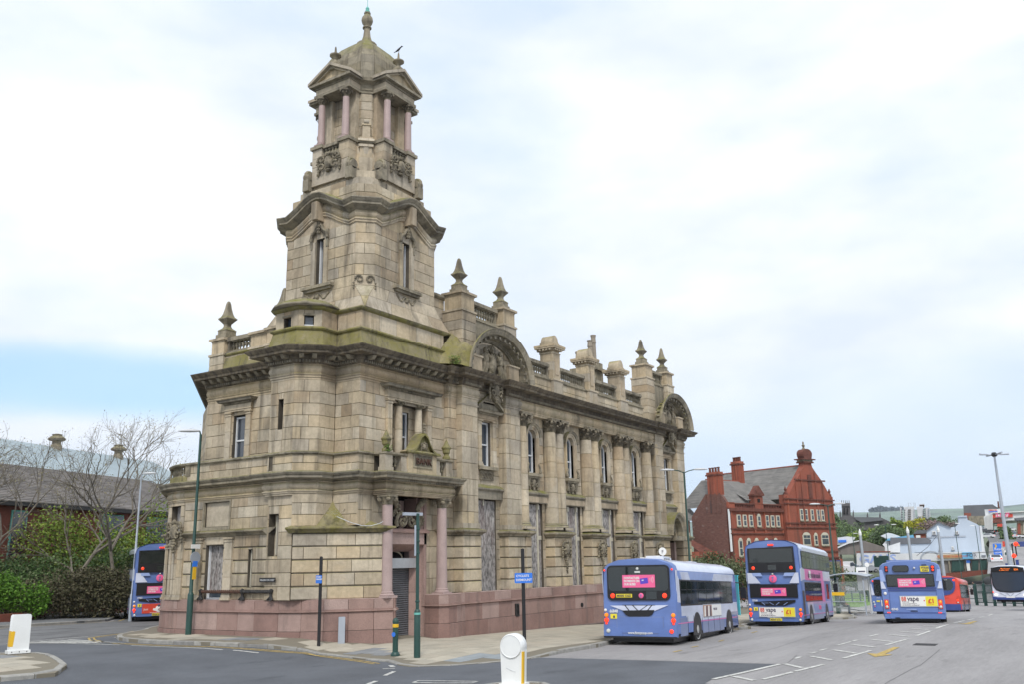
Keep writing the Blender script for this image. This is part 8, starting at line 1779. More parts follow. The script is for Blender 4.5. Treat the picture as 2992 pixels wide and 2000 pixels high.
rbx(14.0, 21.2, -.72, -.5, 13.3, 13.5, 'gable_band'); rbx(17.1, 18.0, -.62, -.5, 10.8, 14.2, 'niche', 'terradark')
rbx(16.4, 18.7, -.8, .6, 15.9, 16.1, 'gable_cap'); rbx(16.1, 19.0, -.95, .7, 16.35, 16.5, 'gable_cap', 'terradark'); rbx(16.5, 18.6, -.7, .5, 16.1, 16.35, 'gable_cap', 'carve')
mk(lambda mb: plate(mb, [(16.7,16.5),(18.4,16.5),(18.55,16.9),(18.6,17.2)]+[(17.55+1.1*cos(pi*k/10), 17.2+.75*sin(pi*k/10)) for k in range(11)]+[(16.5,16.9)], (0,.4,0), (1,0,0), (0,0,1), 1.1), 'shell_gablet', M['terradark'], t)
mk(lambda mb: mb.lathe([(.35,0),(.12,.3),(.25,.6),(.08,.8),(.16,1.0),(.02,1.2)], (17.55,-.1,17.9), 8), 'finial', M['carve'], t)
for x in (12.2, 22.7): mk(lambda mb: mb.lathe([(.26,0),(.26,.3),(.12,.5),(.2,.75),(.03,1.2)], (x,-.2,11.2), 8), 'finial', M['terradark'], t)
def rwin(x, z0, z1, w, y=0., arch=0, bars=False):
    f = MB(); f.box(x-w/2-.12, x+w/2+.12, y-.10, y+.05, z0-.10, z1+.06)
    if arch: f.add([(x+(w/2+.12)*cos(pi*k/8), y-.10, z1+(arch+.1)*sin(pi*k/8)) for k in range(9)], [tuple(range(9))[::-1]])
    f = f.build('window', M['cream'], RB); g_ = MB(); zm = (z0+z1)/2 if not bars else z0+(z1-z0)*.68
    g_.box(x-w/2+.06, x+w/2-.06, y-.14, y-.08, z0+.08, zm-.06)
    if bars: 
        for k in (0,1): g_.box(x-w/2+.06+k*(w/2), x-w/2+k*(w/2)+w/2-.06, y-.14, y-.08, zm+.06, z1)
    else: g_.box(x-w/2+.06, x+w/2-.06, y-.14, y-.08, zm+.06, z1-.06)
    g_.build('pane', M['glass'], f); rbx(x-w/2-.15, x+w/2+.15, y-.22, y, z0-.24, z0-.1, 'sill', 'carve')
for x in (1.77, 3.0, 4.3, 6.0, 7.73, 8.93, 10.15): rwin(x, 6.85, 8.25 if x != 6.0 else 8.15, .56, 0, .0 if x != 6.0 else .25)
for x in (1.75, 3.45, 5.1, 7.2, 9.2): rwin(x, 2.95, 4.9, .6, 0, .28)
for x in (14.9, 15.95, 17.4, 18.85, 19.9): rwin(x, 7.75, 9.2, .50, -.55)
rwin(15.55, 4.3, 5.6, 1.55, -.55, .35, True); rwin(17.72, 4.3, 5.6, .6, -.55, .3); rwin(19.9, 4.3, 5.6, 1.55, -.55, .35, True)
# roofs
def tiles(nm, p00, p10, p11, p01, rows, m='slate2'):
    mb = MB(); p00, p10, p11, p01 = map(Vector, (p00, p10, p11, p01)); nn = (p10-p00).cross(p01-p00).normalized(); nn = nn if nn[2] > 0 else -nn
    for i in range(rows):
        a, b = i/rows, (i+1)/rows
        l0, l1, r0, r1 = p00.lerp(p01, a), p00.lerp(p01, b), p10.lerp(p11, a), p10.lerp(p11, b); k = max(1, int((r0-l0).length/1.4)); 
        for q in range(k):
            A_, B_ = q/k, (q+1)/k; mb.add([l0.lerp(r0, A_)+nn*.07, l0.lerp(r0, B_)+nn*.07, l1.lerp(r1, B_)+nn*.02, l1.lerp(r1, A_)+nn*.02, l0.lerp(r0, A_), l0.lerp(r0, B_)], [(0,1,2,3),(4,5,1,0)], random.random())
    return mb.build(nm, M[m], RB, kind='stuff')
tiles('roof_tiles', (.6,.4,9.5), (11.6,.4,9.5), (9.4,4.6,13.25), (1.2,4.6,13.25), 22); tiles('roof_tiles', (.6,9.5,9.5), (.6,.4,9.5), (1.2,4.6,13.25), (1.2,5.4,13.25), 20)
tiles('roof_tiles', (11.4,.3,10.6), (11.4,16,10.6), (17.5,16,15.6), (17.5,.3,15.6), 30); tiles('roof_tiles', (22.9,16,10.6), (22.9,.3,10.6), (17.5,.3,15.6), (17.5,16,15.6), 26)
mk(lambda mb: mb.tube([(1.2,4.7,13.3),(9.4,4.7,13.3)], .12, 6), 'ridge_tiles', M['terra'], t); mk(lambda mb: mb.tube([(17.5,.3,15.65),(17.5,16,15.65)], .14, 6), 'ridge_tiles', M['terra'], t)
# dormer gablet
rbx(5.3, 7.1, -.1, .8, 9.15, 11.1, 'dormer', 'terra'); rbx(5.1, 7.3, -.3, .8, 10.9, 11.1, 'dormer_cornice'); rbx(5.95, 6.45, -.16, -.08, 10.0, 10.5, 'dormer_opening', 'room'); mk(lambda mb: plate(mb, [(5.1,11.1),(7.3,11.1),(6.2,12.3)], (0,.6,0), (1,0,0), (0,0,1), .9), 'dormer_pediment', M['terradark'], t); tiles('roof_tiles', (4.3,.5,10.3), (5.3,.5,10.3), (5.3,2.4,11.3), (4.6,2.4,11.3), 5)
# blind side wall, chimney stacks
sw = [(0,zb),(0,9.5),(1.2,11.0),(3.9,11.2),(5.4,9.6),(6.6,8.3),(6.6,zb)]
mk(lambda mb: mb.add([(0.0,y,z) for y, z in sw]+[(.45,y,z) for y, z in sw], [tuple(range(7)), tuple(range(7,14))[::-1]]+[(i,(i+1)%7,7+(i+1)%7,7+i) for i in range(7)], .5), 'side_wall', M['sidebrick'], t)
mk(lambda mb: (mb.box(-.12,0,-.1,.15,3.5,9.0)), 'drainpipe', M['bwhite'], t)
for k in range(4): rbx(-.08, 0, 1.3+k*.8, 1.5+k*.8, 8.6, 11.2, 'chimney_rib', 'sidebrick')
def stack(x0, x1, y0, y1, z0, z1, pots):
    o = rbx(x0, x1, y0, y1, z0, z1-.5, 'chimney', 'terra')
    for k in range(4): rbx(x0-.08, x0, y0+(y1-y0)*k/4+.1, y0+(y1-y0)*k/4+.3, z0, z1-.6, 'rib', 'terra', o); rbx(x0+(x1-x0)*k/4+.05, x0+(x1-x0)*k/4+.2, y0-.08, y0, z0, z1-.6, 'rib', 'terra', o)
    rbx(x0-.15, x1+.15, y0-.15, y1+.15, z1-.5, z1-.3, 'chimney_cap', 'terradark', o); rbx(x0-.05, x1+.05, y0-.05, y1+.05, z1-.3, z1, 'chimney_cap', 'terra', o)
    for k in range(pots): mk(lambda mb: mb.lathe([(.17,0),(.15,.5),(.2,.55),(.2,.65)], ((x0+x1)/2, y0+(y1-y0)*(k+.5)/pots, z1), 8), 'chimney_pot', M['terradark'], o)
stack(.1, 1.0, 1.5, 3.5, 11.0, 14.1, 4); stack(8.2, 9.2, 4.4, 5.8, 12.0, 16.2, 4)
# rear wing at the left with its own slate roof
mk(lambda mb: mb.box(-4.5, 0, 7.0, 12, zb, 7.9), 'rear_wing_wall', M['sidebrick'], t); tiles('roof_tiles', (-6.5,6.7,7.8), (2,6.7,7.8), (2,11,11.9), (-6.5,11,11.9), 22); tiles('roof_tiles', (-9,12.5,10.4), (3,12.5,10.4), (3,15,12.6), (-9,15,12.6), 10); rbx(-6.5,-2,12,15,zb,10.4,'rear_wing_wall','terra')
rwin(-2.2, 5.9, 6.7, 1.5, 7.0); rbx(-3.2,-.2,2.2,7,zb,3.6,'lean_to','terra'); mk(lambda mb: mb.add([(-3.2,6.9,6.2),(-2.4,6.9,6.2),(0,2.2,3.2),(-3.2,2.2,3.2),(-3.2,6.9,6.0),(-3.2,2.2,3.0)], [(0,1,2,3)], .5), 'lean_to_roof', M['terradark'], t)
# shop front on the ground floor of the gable
rbx(11.6, 22.8, -.62, -.52, zb, 1.8, 'shop_front', 'trim'); rbx(17.3, 22.6, -.95, -.6, -.1, 2.1, 'shop_sign', 'navy'); rbx(18.9, 22.4, -.99, -.94, .2, 1.95, 'printed_picture', 'carve'); rbx(17.4, 18.7, -.99, -.94, 1.1, 1.9, 'printed_stripe', 'adyellow'); rbx(17.4, 18.7, -.99, -.94, .3, .5, 'printed_stripe', 'adwhite'); text('TS', .9, M['addark'], t, (17.5,-1.0,1.15), (1,0,0), (0,0,1)); rbx(22.7, 23.4, -.8, -.2, zb, 2.3, 'corner_pier', 'terra'); rbx(19.6, 21.6, -.7, -.6, -3.0, -.5, 'poster', 'adwhite')
# bush in front of the red building
shrub(1700, 1392, 78, 15, 4.4, 'lf_bush', 'long grey green bush between the stone building and the red building', 26000, .10, 22, far=False, dep=2.); shrub(1600, 1380, 80, 5, 4.9, 'lf_bush', 'grey green bush beside the end of the stone building', 9000, .10, 8, far=False)
# ------------------------------------------------------------------ the town beyond
class Far:
    def __init__(s, px0, rng, name, label, cat, group=None, rot=0, y0=1290):
        s.rng = rng; p = atd(px0, y0, rng); s.v = Vector((p[0]-CAMP[0], p[1]-CAMP[1])).normalized(); s.o = Vector((p[0], p[1])); s.r = Vector((s.v[1], -s.v[0]))
        s.a = atan2(s.r[1], s.r[0]); s.t = thing(name, label, cat, (p[0], p[1], 0), s.a+rot, group); s.rot = rot
        s.gz = Zg(p[0], p[1])
    def c(s, px, py):                    # display pixel -> local (x, z) on the front plane
        d = atd(px, py, 10)-CAMP; R_ = Matrix(((cos(s.a+s.rot), sin(s.a+s.rot)), (-sin(s.a+s.rot), cos(s.a+s.rot)))); u = R_ @ Vector((d[0], d[1])); o = R_ @ (s.o-Vector((CAMP[0], CAMP[1])))
        k = o[1]/u[1]; return u[0]*k-o[0], CAMP[2]+d[2]*k
    def box(s, x0, y0, x1, y1, d0, d1, nm, m, par=None, t=.5):
        a = s.c(x0, y0); b = s.c(x1, y1); zt, zl = max(a[1], b[1]), min(a[1], b[1]); xl, xr = sorted((a[0], b[0])); return mk(lambda mb: mb.box(xl, xr, d0, d1, zl, zt, t), nm, M[m] if isinstance(m, str) else m, par or s.t)
    def poly(s, pts, d0, d1, nm, m, par=None):
        q = [s.c(*p) for p in pts]; n = len(q); return mk(lambda mb: mb.add([(x, d0, z) for x, z in q]+[(x, d1, z) for x, z in q], [tuple(range(n)), tuple(range(n, 2*n))[::-1]]+[(i, (i+1)%n, n+(i+1)%n, n+i) for i in range(n)], .5), nm, M[m] if isinstance(m, str) else m, par or s.t)
M['pgrey'] = mat('pale_blue_grey_render', (.46,.53,.62), .8, noise=[(.3,.92,1.05)]); M['pwhite'] = mat('white_render', (.66,.68,.70), .8, noise=[(.4,.88,1.05)]); M['shed'] = mat('grey_brown_shed_cladding', (.20,.18,.165), .8, noise=[((1.5,1.5,.1),.88,1.1)]); M['roofgrey'] = mat('dark_grey_roof', (.13,.135,.15), .8, noise=[(.3,.85,1.1)]); M['bluero'] = mat('sky_blue_roof', (.14,.40,.62), .6); M['chstone'] = mat('blackened_church_stone', (.105,.10,.105), .95, noise=[(.35,.7,1.3)]); M['blockw'] = mat('white_tower_block', (.62,.63,.66), .8, noise=[((.3,.3,.9),.85,1.1)]); M['hill'] = mat('hill_grass', (.17,.24,.19), 1., noise=[((.006,.006,.02),.75,1.2)], dirt=[((.09,.13,.12),(.004,.01,.01),.5,.6,.8)]); M['hilldark'] = mat('hill_wood', (.08,.13,.17), 1.)  # hill colours hold a bluish distance haze
# hills on the horizon
hm = MB(); ph = []; 
for i in range(81):
    a = rad(-60+150*i/80); ph.append(a)
rows = ((900,0),(1500,25),(2300,100),(3000,150),(3800,176),(4600,120))
for a in ph:
    for r, h in rows: hm.v.append((CAMP[0]+r*cos(a), CAMP[1]+r*sin(a), -25+h*(1+.10*sin(a*9)+.06*sin(a*23+1)+.03*sin(a*51))))
k = len(rows); hm.f = [(i*k+j, (i+1)*k+j, (i+1)*k+j+1, i*k+j+1) for i in range(80) for j in range(k-1)]; hm.t = [.5]*len(hm.f); hm.m = [0]*len(hm.f)
ho = hm.build('hills', M['hill'], smooth=True, kind='structure')
cp2 = []
p = atd(2033, 1180, 3300); rr = Vector((RW[0][0], RW[1][0], 0)); 
mb = crown([(sum(q)*0+i*22-100, 0, 8*sin(pi*(i+1)/11), 26, 26, 12+10*sin(pi*i/9)) for i in range(10)], 2500, 8, .2); o = mb.build('hilltop_wood', M['hilldark']) if False else None
def massed(px0, px1, pyt, pyb, rng, m, n, s, name, label=None, kind='stuff', ph_=0):
    a = atd(px0, pyb, rng); b = atd(px1, pyb, rng); mpp = rng/FOC*1.275; h = (pyb-pyt)*mpp; cl = []; w = (b-a).length; k = max(3, int(w/(h*.5)))
    for i in range(k): q = a.lerp(b, (i+.5)/k); hh = h*random.uniform(.6,1.); cl.append((q[0], q[1], q[2]+hh*.5, w/k*.9, w/k*.9, hh*.55))
    o = crown(cl, n, s, .3).build(name, M[m]); o['kind'] = 'stuff'; return o
massed(1996, 2070, 1165, 1179, 3350, 'hilldark', 2500, 9, 'hilltop_wood')
# church
F = Far(1937, 340, 'church', 'black stone church with a pinnacled tower and long nave on the hill', 'church')
def U(x, y): return ((2400+x/6.517)/1.27536, (1440+y/6.517)/1.27536)
F.poly([U(388,262),U(548,262),U(572,620),(U(390,620))], 0, 12, 'tower', 'chstone'); F.poly([U(382,210),U(545,210),U(548,268),U(384,268)], -.5, 12.5, 'parapet', 'chstone')
for x in (385, 418, 455, 490, 527): F.poly([U(x-8,212),U(x+8,212),U(x+5,160),U(x,148),U(x-5,160)], 0, 1.2, 'pinnacle', 'chstone')
for x, s in ((435,1),(495,1)): F.poly([U(x-14,420),U(x+14,420),U(x+14,320),U(x,295),U(x-14,320)], -.4, 0, 'belfry_window', 'room')
for x, y0, y1 in ((358,640,345),(608,640,335),(878,500,385),(1118,560,380)): F.poly([U(x-16,y0),U(x+16,y0),U(x+14,y1+60),U(x,y1),U(x-14,y1+60)], 0, 3, 'turret', 'chstone')
F.poly([U(340,720),U(340,540),U(400,450),U(570,450),U(640,520),U(700,720)], -2, 14, 'west_front', 'chstone'); F.poly([U(620,720),U(620,480),U(1150,492),U(1300,560),U(1300,720)], 0, 26, 'nave', 'chstone'); F.poly([U(620,478),U(1110,482),U(1180,540),U(760,580),U(650,520)], -1, -.2, 'nave_roof', 'roofgrey'); F.poly([U(425,620),U(470,620),U(470,560),U(448,520),U(425,560)], -2.4, -2, 'door', 'room')
# tower block
F = Far(2105, 420, 'tower_block', 'white high rise tower block with balconies and rooftop antennas', 'building')
def bl(x, y): return ((2640+x/6.534)/1.27536, (1440+y/6.534)/1.27536)
F.box(*bl(-70,290), *bl(-0,560+90), 0, 14, 'block_wing', 'blockw'); F.box(*bl(0,275), *bl(250,650), 3, 18, 'block', 'blockw'); F.box(*bl(250,262), *bl(420,640), 6, 22, 'block', 'blockw'); F.box(*bl(420,280), *bl(545,640), 10, 24, 'block', 'blockw'); F.box(*bl(305,212), *bl(400,262), 8, 16, 'lift_housing', 'lf_brown'); F.box(*bl(300,210), *bl(405,222), 7, 17, 'roof_rail', 'blockw')
for r in range(7):
    F.box(*bl(5-70+75,330+r*46), *bl(5-70+95,352+r*46), -.3 if False else 2.6, 3.0, 'window', 'roofgrey'); F.box(*bl(-45,330+r*46), *bl(-15,350+r*46), -.4, 0, 'window', 'roofgrey')
    F.box(*bl(85,325+r*42), *bl(140,345+r*42), 2.2, 3.0, 'balcony', 'shed'); F.box(*bl(375,305+r*40), *bl(425,320+r*40), 5, 6, 'balcony', 'roofgrey'); F.box(*bl(190,325+r*42), *bl(215,340+r*42), 2.6, 3., 'window', 'galv'); F.box(*bl(470,300+r*40), *bl(500,318+r*40), 9.4, 10, 'window', 'galv')
for x in (95,140,200,225): F.box(*bl(x-1.5,185), *bl(x+1.5,285), 6, 6.4, 'antenna', 'galv')
# trees on the slope, each with trunk and crown
def ftree(px, py, rng, w, h, m, label, n=2600, s=None):
    F_ = Far(px, rng, 'tree', label, 'tree', 'trees on the slope beyond the town'); x, z = F_.c(px, py); s = s or max(.22, rng/900.); w *= .6; h *= .48; R_ = w/2
    zg = min(z, F_.gz)
    crown([(x+a, b, z+c_, d, e, f) for a, b, c_, d, e, f in clumpset(12, R_, h, 0, .5)], n, s, .4).build('crown', M[m], F_.t); mk(lambda mb: mb.tube([(x,0,zg-1),(x,0,z+h*.55)], [w*.04,w*.02], 6), 'trunk', M['bark'], F_.t)
FT = [(1925,1262,270,20,15,'lf_far','dark green tree beside the red building gable'),(1957,1262,265,18,14,'lf_far','mid green tree below the church tower'),(1990,1258,260,20,13,'lf_spring','yellow green tree below the long church nave'),(2020,1262,255,18,13,'lf_far','broad green tree behind the leftmost tramway mast'),(2045,1260,255,16,12,'lf_far','green tree left of the blue roofed unit'),(2075,1258,262,22,12,'lf_green','grey green tree behind the middle tramway mast'),(1905,1240,300,14,16,'lf_far','tall tree peeping from behind the red gable'),
 (2059,1222,350,12,11,'lf_spring','small lime tree right of the church'),(2084,1228,370,13,8,'lf_grey','bare brown tree before the tower block'),(2105,1238,300,15,12,'lf_yellow','bright yellow green tree in front of the tower block'),(2128,1234,330,19,14,'lf_grey','large bare grey tree beside the tower block'),(2158,1228,330,16,12,'lf_far','green tree right of the tower block'),(2152,1245,280,26,12,'lf_blossom','pinkish blossoming tree above the gabled houses'),(2190,1228,380,24,12,'lf_far','round green tree between the gable and the slate chapel'),(2178,1235,300,16,10,'lf_grey','brown shrubby tree behind the two gables'),(2215,1232,420,22,11,'lf_green','dull green tree beneath the slate chapel'),(2020,1236,400,14,9,'lf_grey','brownish tree behind the church nave'),
 (2281,1262,360,9,10,'lf_dark','small dark round tree in front of the supermarket'),(2308,1250,330,11,11,'lf_green','tree standing against the supermarket wall')]
for a in FT: ftree(*a[:7])
ftree(1960,1345,170,9,6,'lf_far','low green scrub tree below the shed',1800); ftree(2052,1352,160,8,5.5,'lf_brown','red tinged bush beside the green container',1500); ftree(1998,1370,130,10,5,'lf_bush','grey green bush left of the timetable panel',3000,.16); ftree(2030,1368,128,9,4.5,'lf_bush','grey green bush right of the timetable panel',2600,.16); ftree(1975,1352,165,9,4,'lf_far','green scrub in front of the yard wall',1500)
def Tq(x, y): return ((2400+x/2.613)/1.27536, (1300+y/2.613)/1.27536)
def Nq(x, y): return ((2400+x/5.6)/1.27536, (1540+y/5.6)/1.27536)
F = Far(1975, 200, 'shed', 'long grey brown corrugated shed with a shallow gable', 'building'); F.poly([Nq(200,460),Nq(200,370),Nq(620,235),Nq(700,235),Nq(1040,345),Nq(1040,460)], 0, 20, 'shed_wall', 'shed'); F.poly([Nq(190,372),Nq(420,265),Nq(620,228),Nq(640,240),Nq(440,285),Nq(200,390)], -.6, 20, 'shed_roof', 'pwhite')
for i in range(24): F.poly([Nq(210+i*34,458),Nq(214+i*34,458),Nq(214+i*34,365-min(i,12)*9.6+max(i-13,0)*8),Nq(210+i*34,365-min(i,12)*9.6+max(i-13,0)*8)], -.1, 0, 'cladding_rib', 'shed')
F = Far(1950, 240, 'warehouse', 'white flat warehouse with a blue sign board behind the shed', 'building'); F.poly([Nq(265,300),Nq(265,185),Nq(420,165),Nq(560,180),Nq(520,235),Nq(520,300)], 0, 25, 'wall', 'pwhite'); F.box(*Nq(275,225), *Nq(410,262), -.4, 0, 'sign_board', 'blue')
F = Far(2070, 215, 'blue_roofed_unit', 'white industrial unit with a sky blue roof fascia', 'building'); F.poly([Nq(1000,300),Nq(1060,235),Nq(1300,235),Nq(1300,430),Nq(1045,430),Nq(1045,345)], 0, 20, 'wall', 'pwhite'); F.poly([Nq(1050,235),Nq(1090,200),Nq(1500,140),Nq(1520,190),Nq(1300,232)], -.5, 20, 'blue_roof', 'bluero'); F.poly([Nq(960,150),Nq(1080,100),Nq(1150,110),Nq(1240,140),Nq(1300,165),Nq(1080,200)], 4, 20, 'upper_roof', 'pwhite')
for x in (1090,1175,1235): w = F.box(*Nq(x,245), *Nq(x+30,300), -.3, 0, 'window', 'roofgrey')
F.poly([Nq(1040,345),Nq(1290,265),Nq(1290,430),Nq(1050,430)], -6, 0, 'annex', 'pwhite')
F = Far(2010, 170, 'yard_wall', 'crumbling white painted yard wall with blue graffiti', 'wall'); F.poly([Nq(580,640),Nq(575,428),Nq(1115,420),Nq(1115,640)], 0, .6, 'wall', 'pwhite'); F.poly([Nq(570,430),Nq(570,412),Nq(1130,405),Nq(1130,424)], -.1, .7, 'coping', 'terra'); g_ = F.c(*Nq(625,600)); text('GAHS', 1.9, M['lilac'], F.t, (g_[0],-.05,g_[1]), (1,0,0), (0,0,1), 'graffiti', .02, 1.2, bold=.05); F.poly([Nq(250,760),Nq(250,655),Nq(570,640),Nq(570,760)], -12, -11.5, 'lower_wall', 'pwhite')
F = Far(2045, 160, 'container', 'dark green metal container beside the white yard wall', 'container'); F.box(*Nq(850,485), *Nq(1110,665), 0, 3, 'body', 'green'); 
for i in range(12): F.box(*Nq(862+i*21,490), *Nq(868+i*21,660), -.12, 0, 'rib', 'green')
F.poly([Nq(900,505),Nq(905,492),Nq(930,492),Nq(935,505)], -.3, 0, 'lamp', 'adwhite')
# grey gabled houses with the shop at street level
F = Far(2165, 215, 'gabled_houses', 'pale blue grey rendered end wall of gabled houses with a tall chimney shoulder', 'building')
F.poly([bl(445,1175),bl(440,740),bl(660,575),bl(900,672),bl(990,665),bl(1055,600),bl(1050,470),bl(1210,462),bl(1225,530),bl(1400,610),bl(1440,640),bl(1500,1150)], 0, 14, 'wall', 'pgrey'); F.poly([bl(430,745),bl(660,565),bl(690,575),bl(905,665),bl(905,685),bl(665,590),bl(440,755)], -.4, 14, 'roof_verge', 'roofgrey'); F.poly([bl(905,672),bl(1050,570),bl(1050,610),bl(985,672)], 4, 14, 'roof', 'roofgrey'); F.box(*bl(1035,455), *bl(1215,472), -.3, 2, 'chimney_cap', 'pgrey')
F.poly([bl(-240,1175),bl(-240,1000),bl(505,985),bl(515,1175)], -1, 10, 'side_wing', 'pgrey'); F.poly([bl(-245,870),bl(455,875),bl(525,915),bl(520,980),bl(-245,1000)], -1.3, 8, 'wing_roof', 'roofgrey')
for x0, y0, x1, y1 in ((545,745,618,815),(978,745,1050,808),(672,1070,735,1120),(915,1035,965,1105)):
    f = F.box(*bl(x0,y0), *bl(x1,y1), -.2, 0, 'window', 'adwhite'); F.box(*bl(x0+12,y0+10), *bl((x0+x1)/2-3,y1-10), -.3, -.2, 'pane', 'roofgrey', f); F.box(*bl((x0+x1)/2+3,y0+10), *bl(x1-10,y1-12), -.3, -.2, 'pane', 'roofgrey', f); F.box(*bl(x0-5,y1+3), *bl(x1+15,y1+10), -.4, 0, 'sill', 'roofgrey')
F.box(*bl(460,850), *bl(1190,857), -.15, 0, 'cable_duct', 'galv'); F.poly([bl(1450,640),bl(1490,640),bl(1560,1150),bl(1500,1150)], 0, 30, 'street_front', 'pwhite')
F = Far(2165, 205, 'shop_parade', 'single storey shop parade with white fascia, green shutters and blue FOR sign', 'building')
F.poly([bl(-280,1320),bl(-280,1180),bl(1560,1130),bl(1600,1270),bl(650,1310)], 0, 10, 'fascia', 'pwhite'); F.poly([bl(640,1320),bl(1600,1275),bl(1620,1540),bl(700,1700)], .6, 10, 'shop_wall', 'shed'); F.box(*bl(650,1195), *bl(1110,1260), -.3, 0, 'shop_sign', 'plywood'); F.box(*bl(1112,1150), *bl(1325,1272), -.4, 0, 'blue_banner', 'bluero')
a_ = F.c(*bl(1205,1236)); text('FOR', .95, M['addark'], F.t, (a_[0],-.5,a_[1]), (1,0,0), (0,0,1)); a_ = F.c(*bl(850,1245)); text('FURNITURE WAREHOUSE', .48, M['adred'], F.t, (a_[0]-2.0,-.4,a_[1]), (1,0,0), (0,0,1)); 
for i in range(7): F.box(*bl(1490,1200+i*9), *bl(1570,1203+i*9), -.2, 0, 'printed_line', 'galv') if i < 4 else None
for x0, x1, m in ((920,1150,'green'),(1310,1430,'green'),(1470,1590,'green')):
    F.poly([bl(x0,1310-x0*.018+15),bl(x1,1310-x1*.018+15),bl(x1,1500),bl(x0,1520)], .3, .6, 'shutter', m)
for x0, x1 in ((850,910),(1150,1180),(1275,1310)): F.box(*bl(x0,1300), *bl(x1,1540), .2, .6, 'brick_pier', 'ledge')
F.box(*bl(1190,1300), *bl(1280,1500), .2, .6, 'poster', 'adwhite'); F.box(*bl(1195,1300), *bl(1275,1350), .1, .2, 'poster_band', 'blue'); F.poly([bl(700,1560),bl(1620,1480),bl(1620,1560),bl(700,1700)], .1, .5, 'brick_base', 'redbrick')
mk(lambda mb: [mb.add([(F.c(*bl(525,1275))[0]+.0+2.0*cos(pi*k/10)*(1), -.1, F.c(*bl(525,1275))[1]+1.6*sin(pi*k/10)), (F.c(*bl(525,1275))[0]+1.7*cos(pi*k/10), -.1, F.c(*bl(525,1275))[1]+1.3*sin(pi*k/10)), (F.c(*bl(525,1275))[0]+1.7*cos(pi*(k+1)/10), -.1, F.c(*bl(525,1275))[1]+1.3*sin(pi*(k+1)/10)), (F.c(*bl(525,1275))[0]+2.0*cos(pi*(k+1)/10), -.1, F.c(*bl(525,1275))[1]+1.6*sin(pi*(k+1)/10))], [(0,1,2,3)], .5) for k in range(10)], 'arch_band', M['galv'], F.t)
F = Far(2125, 250, 'small_brick_house', 'small red brick house with a grey roof left of the gabled houses', 'building'); F.box(*bl(200,790), *bl(430,880), 0, 8, 'wall', 'terra'); F.poly([bl(180,800),bl(250,730),bl(430,722),bl(430,790)], -.5, 8, 'roof', 'roofgrey'); f = F.box(*bl(235,825), *bl(325,870), -.2, 0, 'window', 'adwhite')
F = Far(2245, 480, 'slate_chapel', 'big brick hall with a steep dark slate roof on the hill', 'building'); F.poly([bl(1140,255),bl(1700,235),bl(1810,310),bl(1810,460),bl(1280,460),bl(1150,400)], 0, 22, 'roof', 'roofgrey'); F.poly([bl(1150,400),bl(1290,400),bl(1290,520),bl(1160,520)], -.5, 20, 'wall', 'terra'); F.poly([bl(1240,460),bl(1830,450),bl(1830,640),bl(1240,620)], -1, 10, 'lower_wall', 'ledge')
F.poly([bl(1790,180),bl(1815,178),bl(1838,310),bl(1800,312)], -2, 0, 'chimney', 'terradark')
F = Far(2310, 400, 'supermarket', 'white and red supermarket with a big red name sign on its roof panel', 'building'); F.poly([bl(1530,470),bl(1700,385),bl(1720,400),bl(2400,365),bl(2400,520),bl(1700,560),bl(1700,700),bl(1560,720)], 0, 40, 'wall', 'pwhite'); F.poly([bl(1545,330),bl(1890,315),bl(1890,385),bl(1660,400),bl(1560,455)], 1, 6, 'sign_panel', 'pwhite'); F.poly([bl(1700,425),bl(2085,415),bl(2085,480),bl(1700,495)], -.4, 0, 'red_band', 'adred'); F.poly([bl(1700,500),bl(1900,495),bl(1900,580),bl(1700,590)], -.3, 0, 'red_panel', 'redbrick'); F.poly([bl(1790,605),bl(1960,600),bl(1960,690),bl(1790,700)], -.3, 0, 'red_panel', 'adred')
F.poly([bl(1700,392),bl(2400,358),bl(2400,375),bl(1700,405)], -1, 0, 'roof_edge', 'adwhite')
for i in range(7): F.poly([bl(1545+i*24,465-i*11),bl(1556+i*24,460-i*11),bl(1560+i*24,720),bl(1549+i*24,720)], -.5, 0, 'column', 'adwhite')
a_ = F.c(*bl(1620,345)); b_ = F.c(*bl(1800,345)); text('TESCO', (b_[0]-a_[0])/3.3, M['adred'], F.t, (a_[0],.7,a_[1]-.5), (1,0,0), (0,0,1), bold=.05); F.box(*bl(1625,366), *bl(1795,374), .5, .9, 'underline', 'blue'); a_ = F.c(*bl(1765,472)); F.poly([bl(1760,428),bl(2000,420),bl(2000,478),bl(1760,485)], -.7, -.4, 'white_panel', 'adwhite'); text('2.5p/7', 1.9, M['magenta'], F.t, (a_[0],-.9,a_[1]), (1,0,0), (0,0,1), bold=.08)
F = Far(2345, 260, 'corner_shop', 'brown brick corner house at the right edge with a dark roof', 'building'); F.poly([bl(2165,560),bl(2440,500),bl(2440,820),bl(2150,800)], 0, 12, 'wall', 'ledge'); F.poly([bl(2110,500),bl(2440,470),bl(2440,540),bl(2165,545)], -1, 12, 'roof', 'roofgrey'); F.poly([bl(2180,600),bl(2230,595),bl(2240,800),bl(2180,800)], -.3, 0, 'red_shop_front', 'terra'); F.poly([bl(2290,570),bl(2440,550),bl(2440,800),bl(2290,800)], -.3, 0, 'yellow_wall', 'cream')
F = Far(2300, 185, 'banner', 'tall blue banner with an orange arrow beside the street', 'banner'); F.poly([bl(1700,985),bl(1860,980),bl(1890,1220),bl(1730,1225)], 0, .15, 'cloth', 'blue'); F.poly([bl(1735,1000),bl(1765,1000),bl(1785,1030),bl(1765,1065),bl(1735,1065),bl(1755,1032)], -.1, 0, 'arrow', 'yellow'); a_ = F.c(*bl(1735,1110)); text('Ready\nnow', .62, M['adwhite'], F.t, (a_[0],-.1,a_[1]), (1,0,0), (0,0,1)); F.poly([bl(1790,940),bl(1800,940),bl(1830,1330),bl(1820,1330)], .2, .4, 'pole', 'galv')
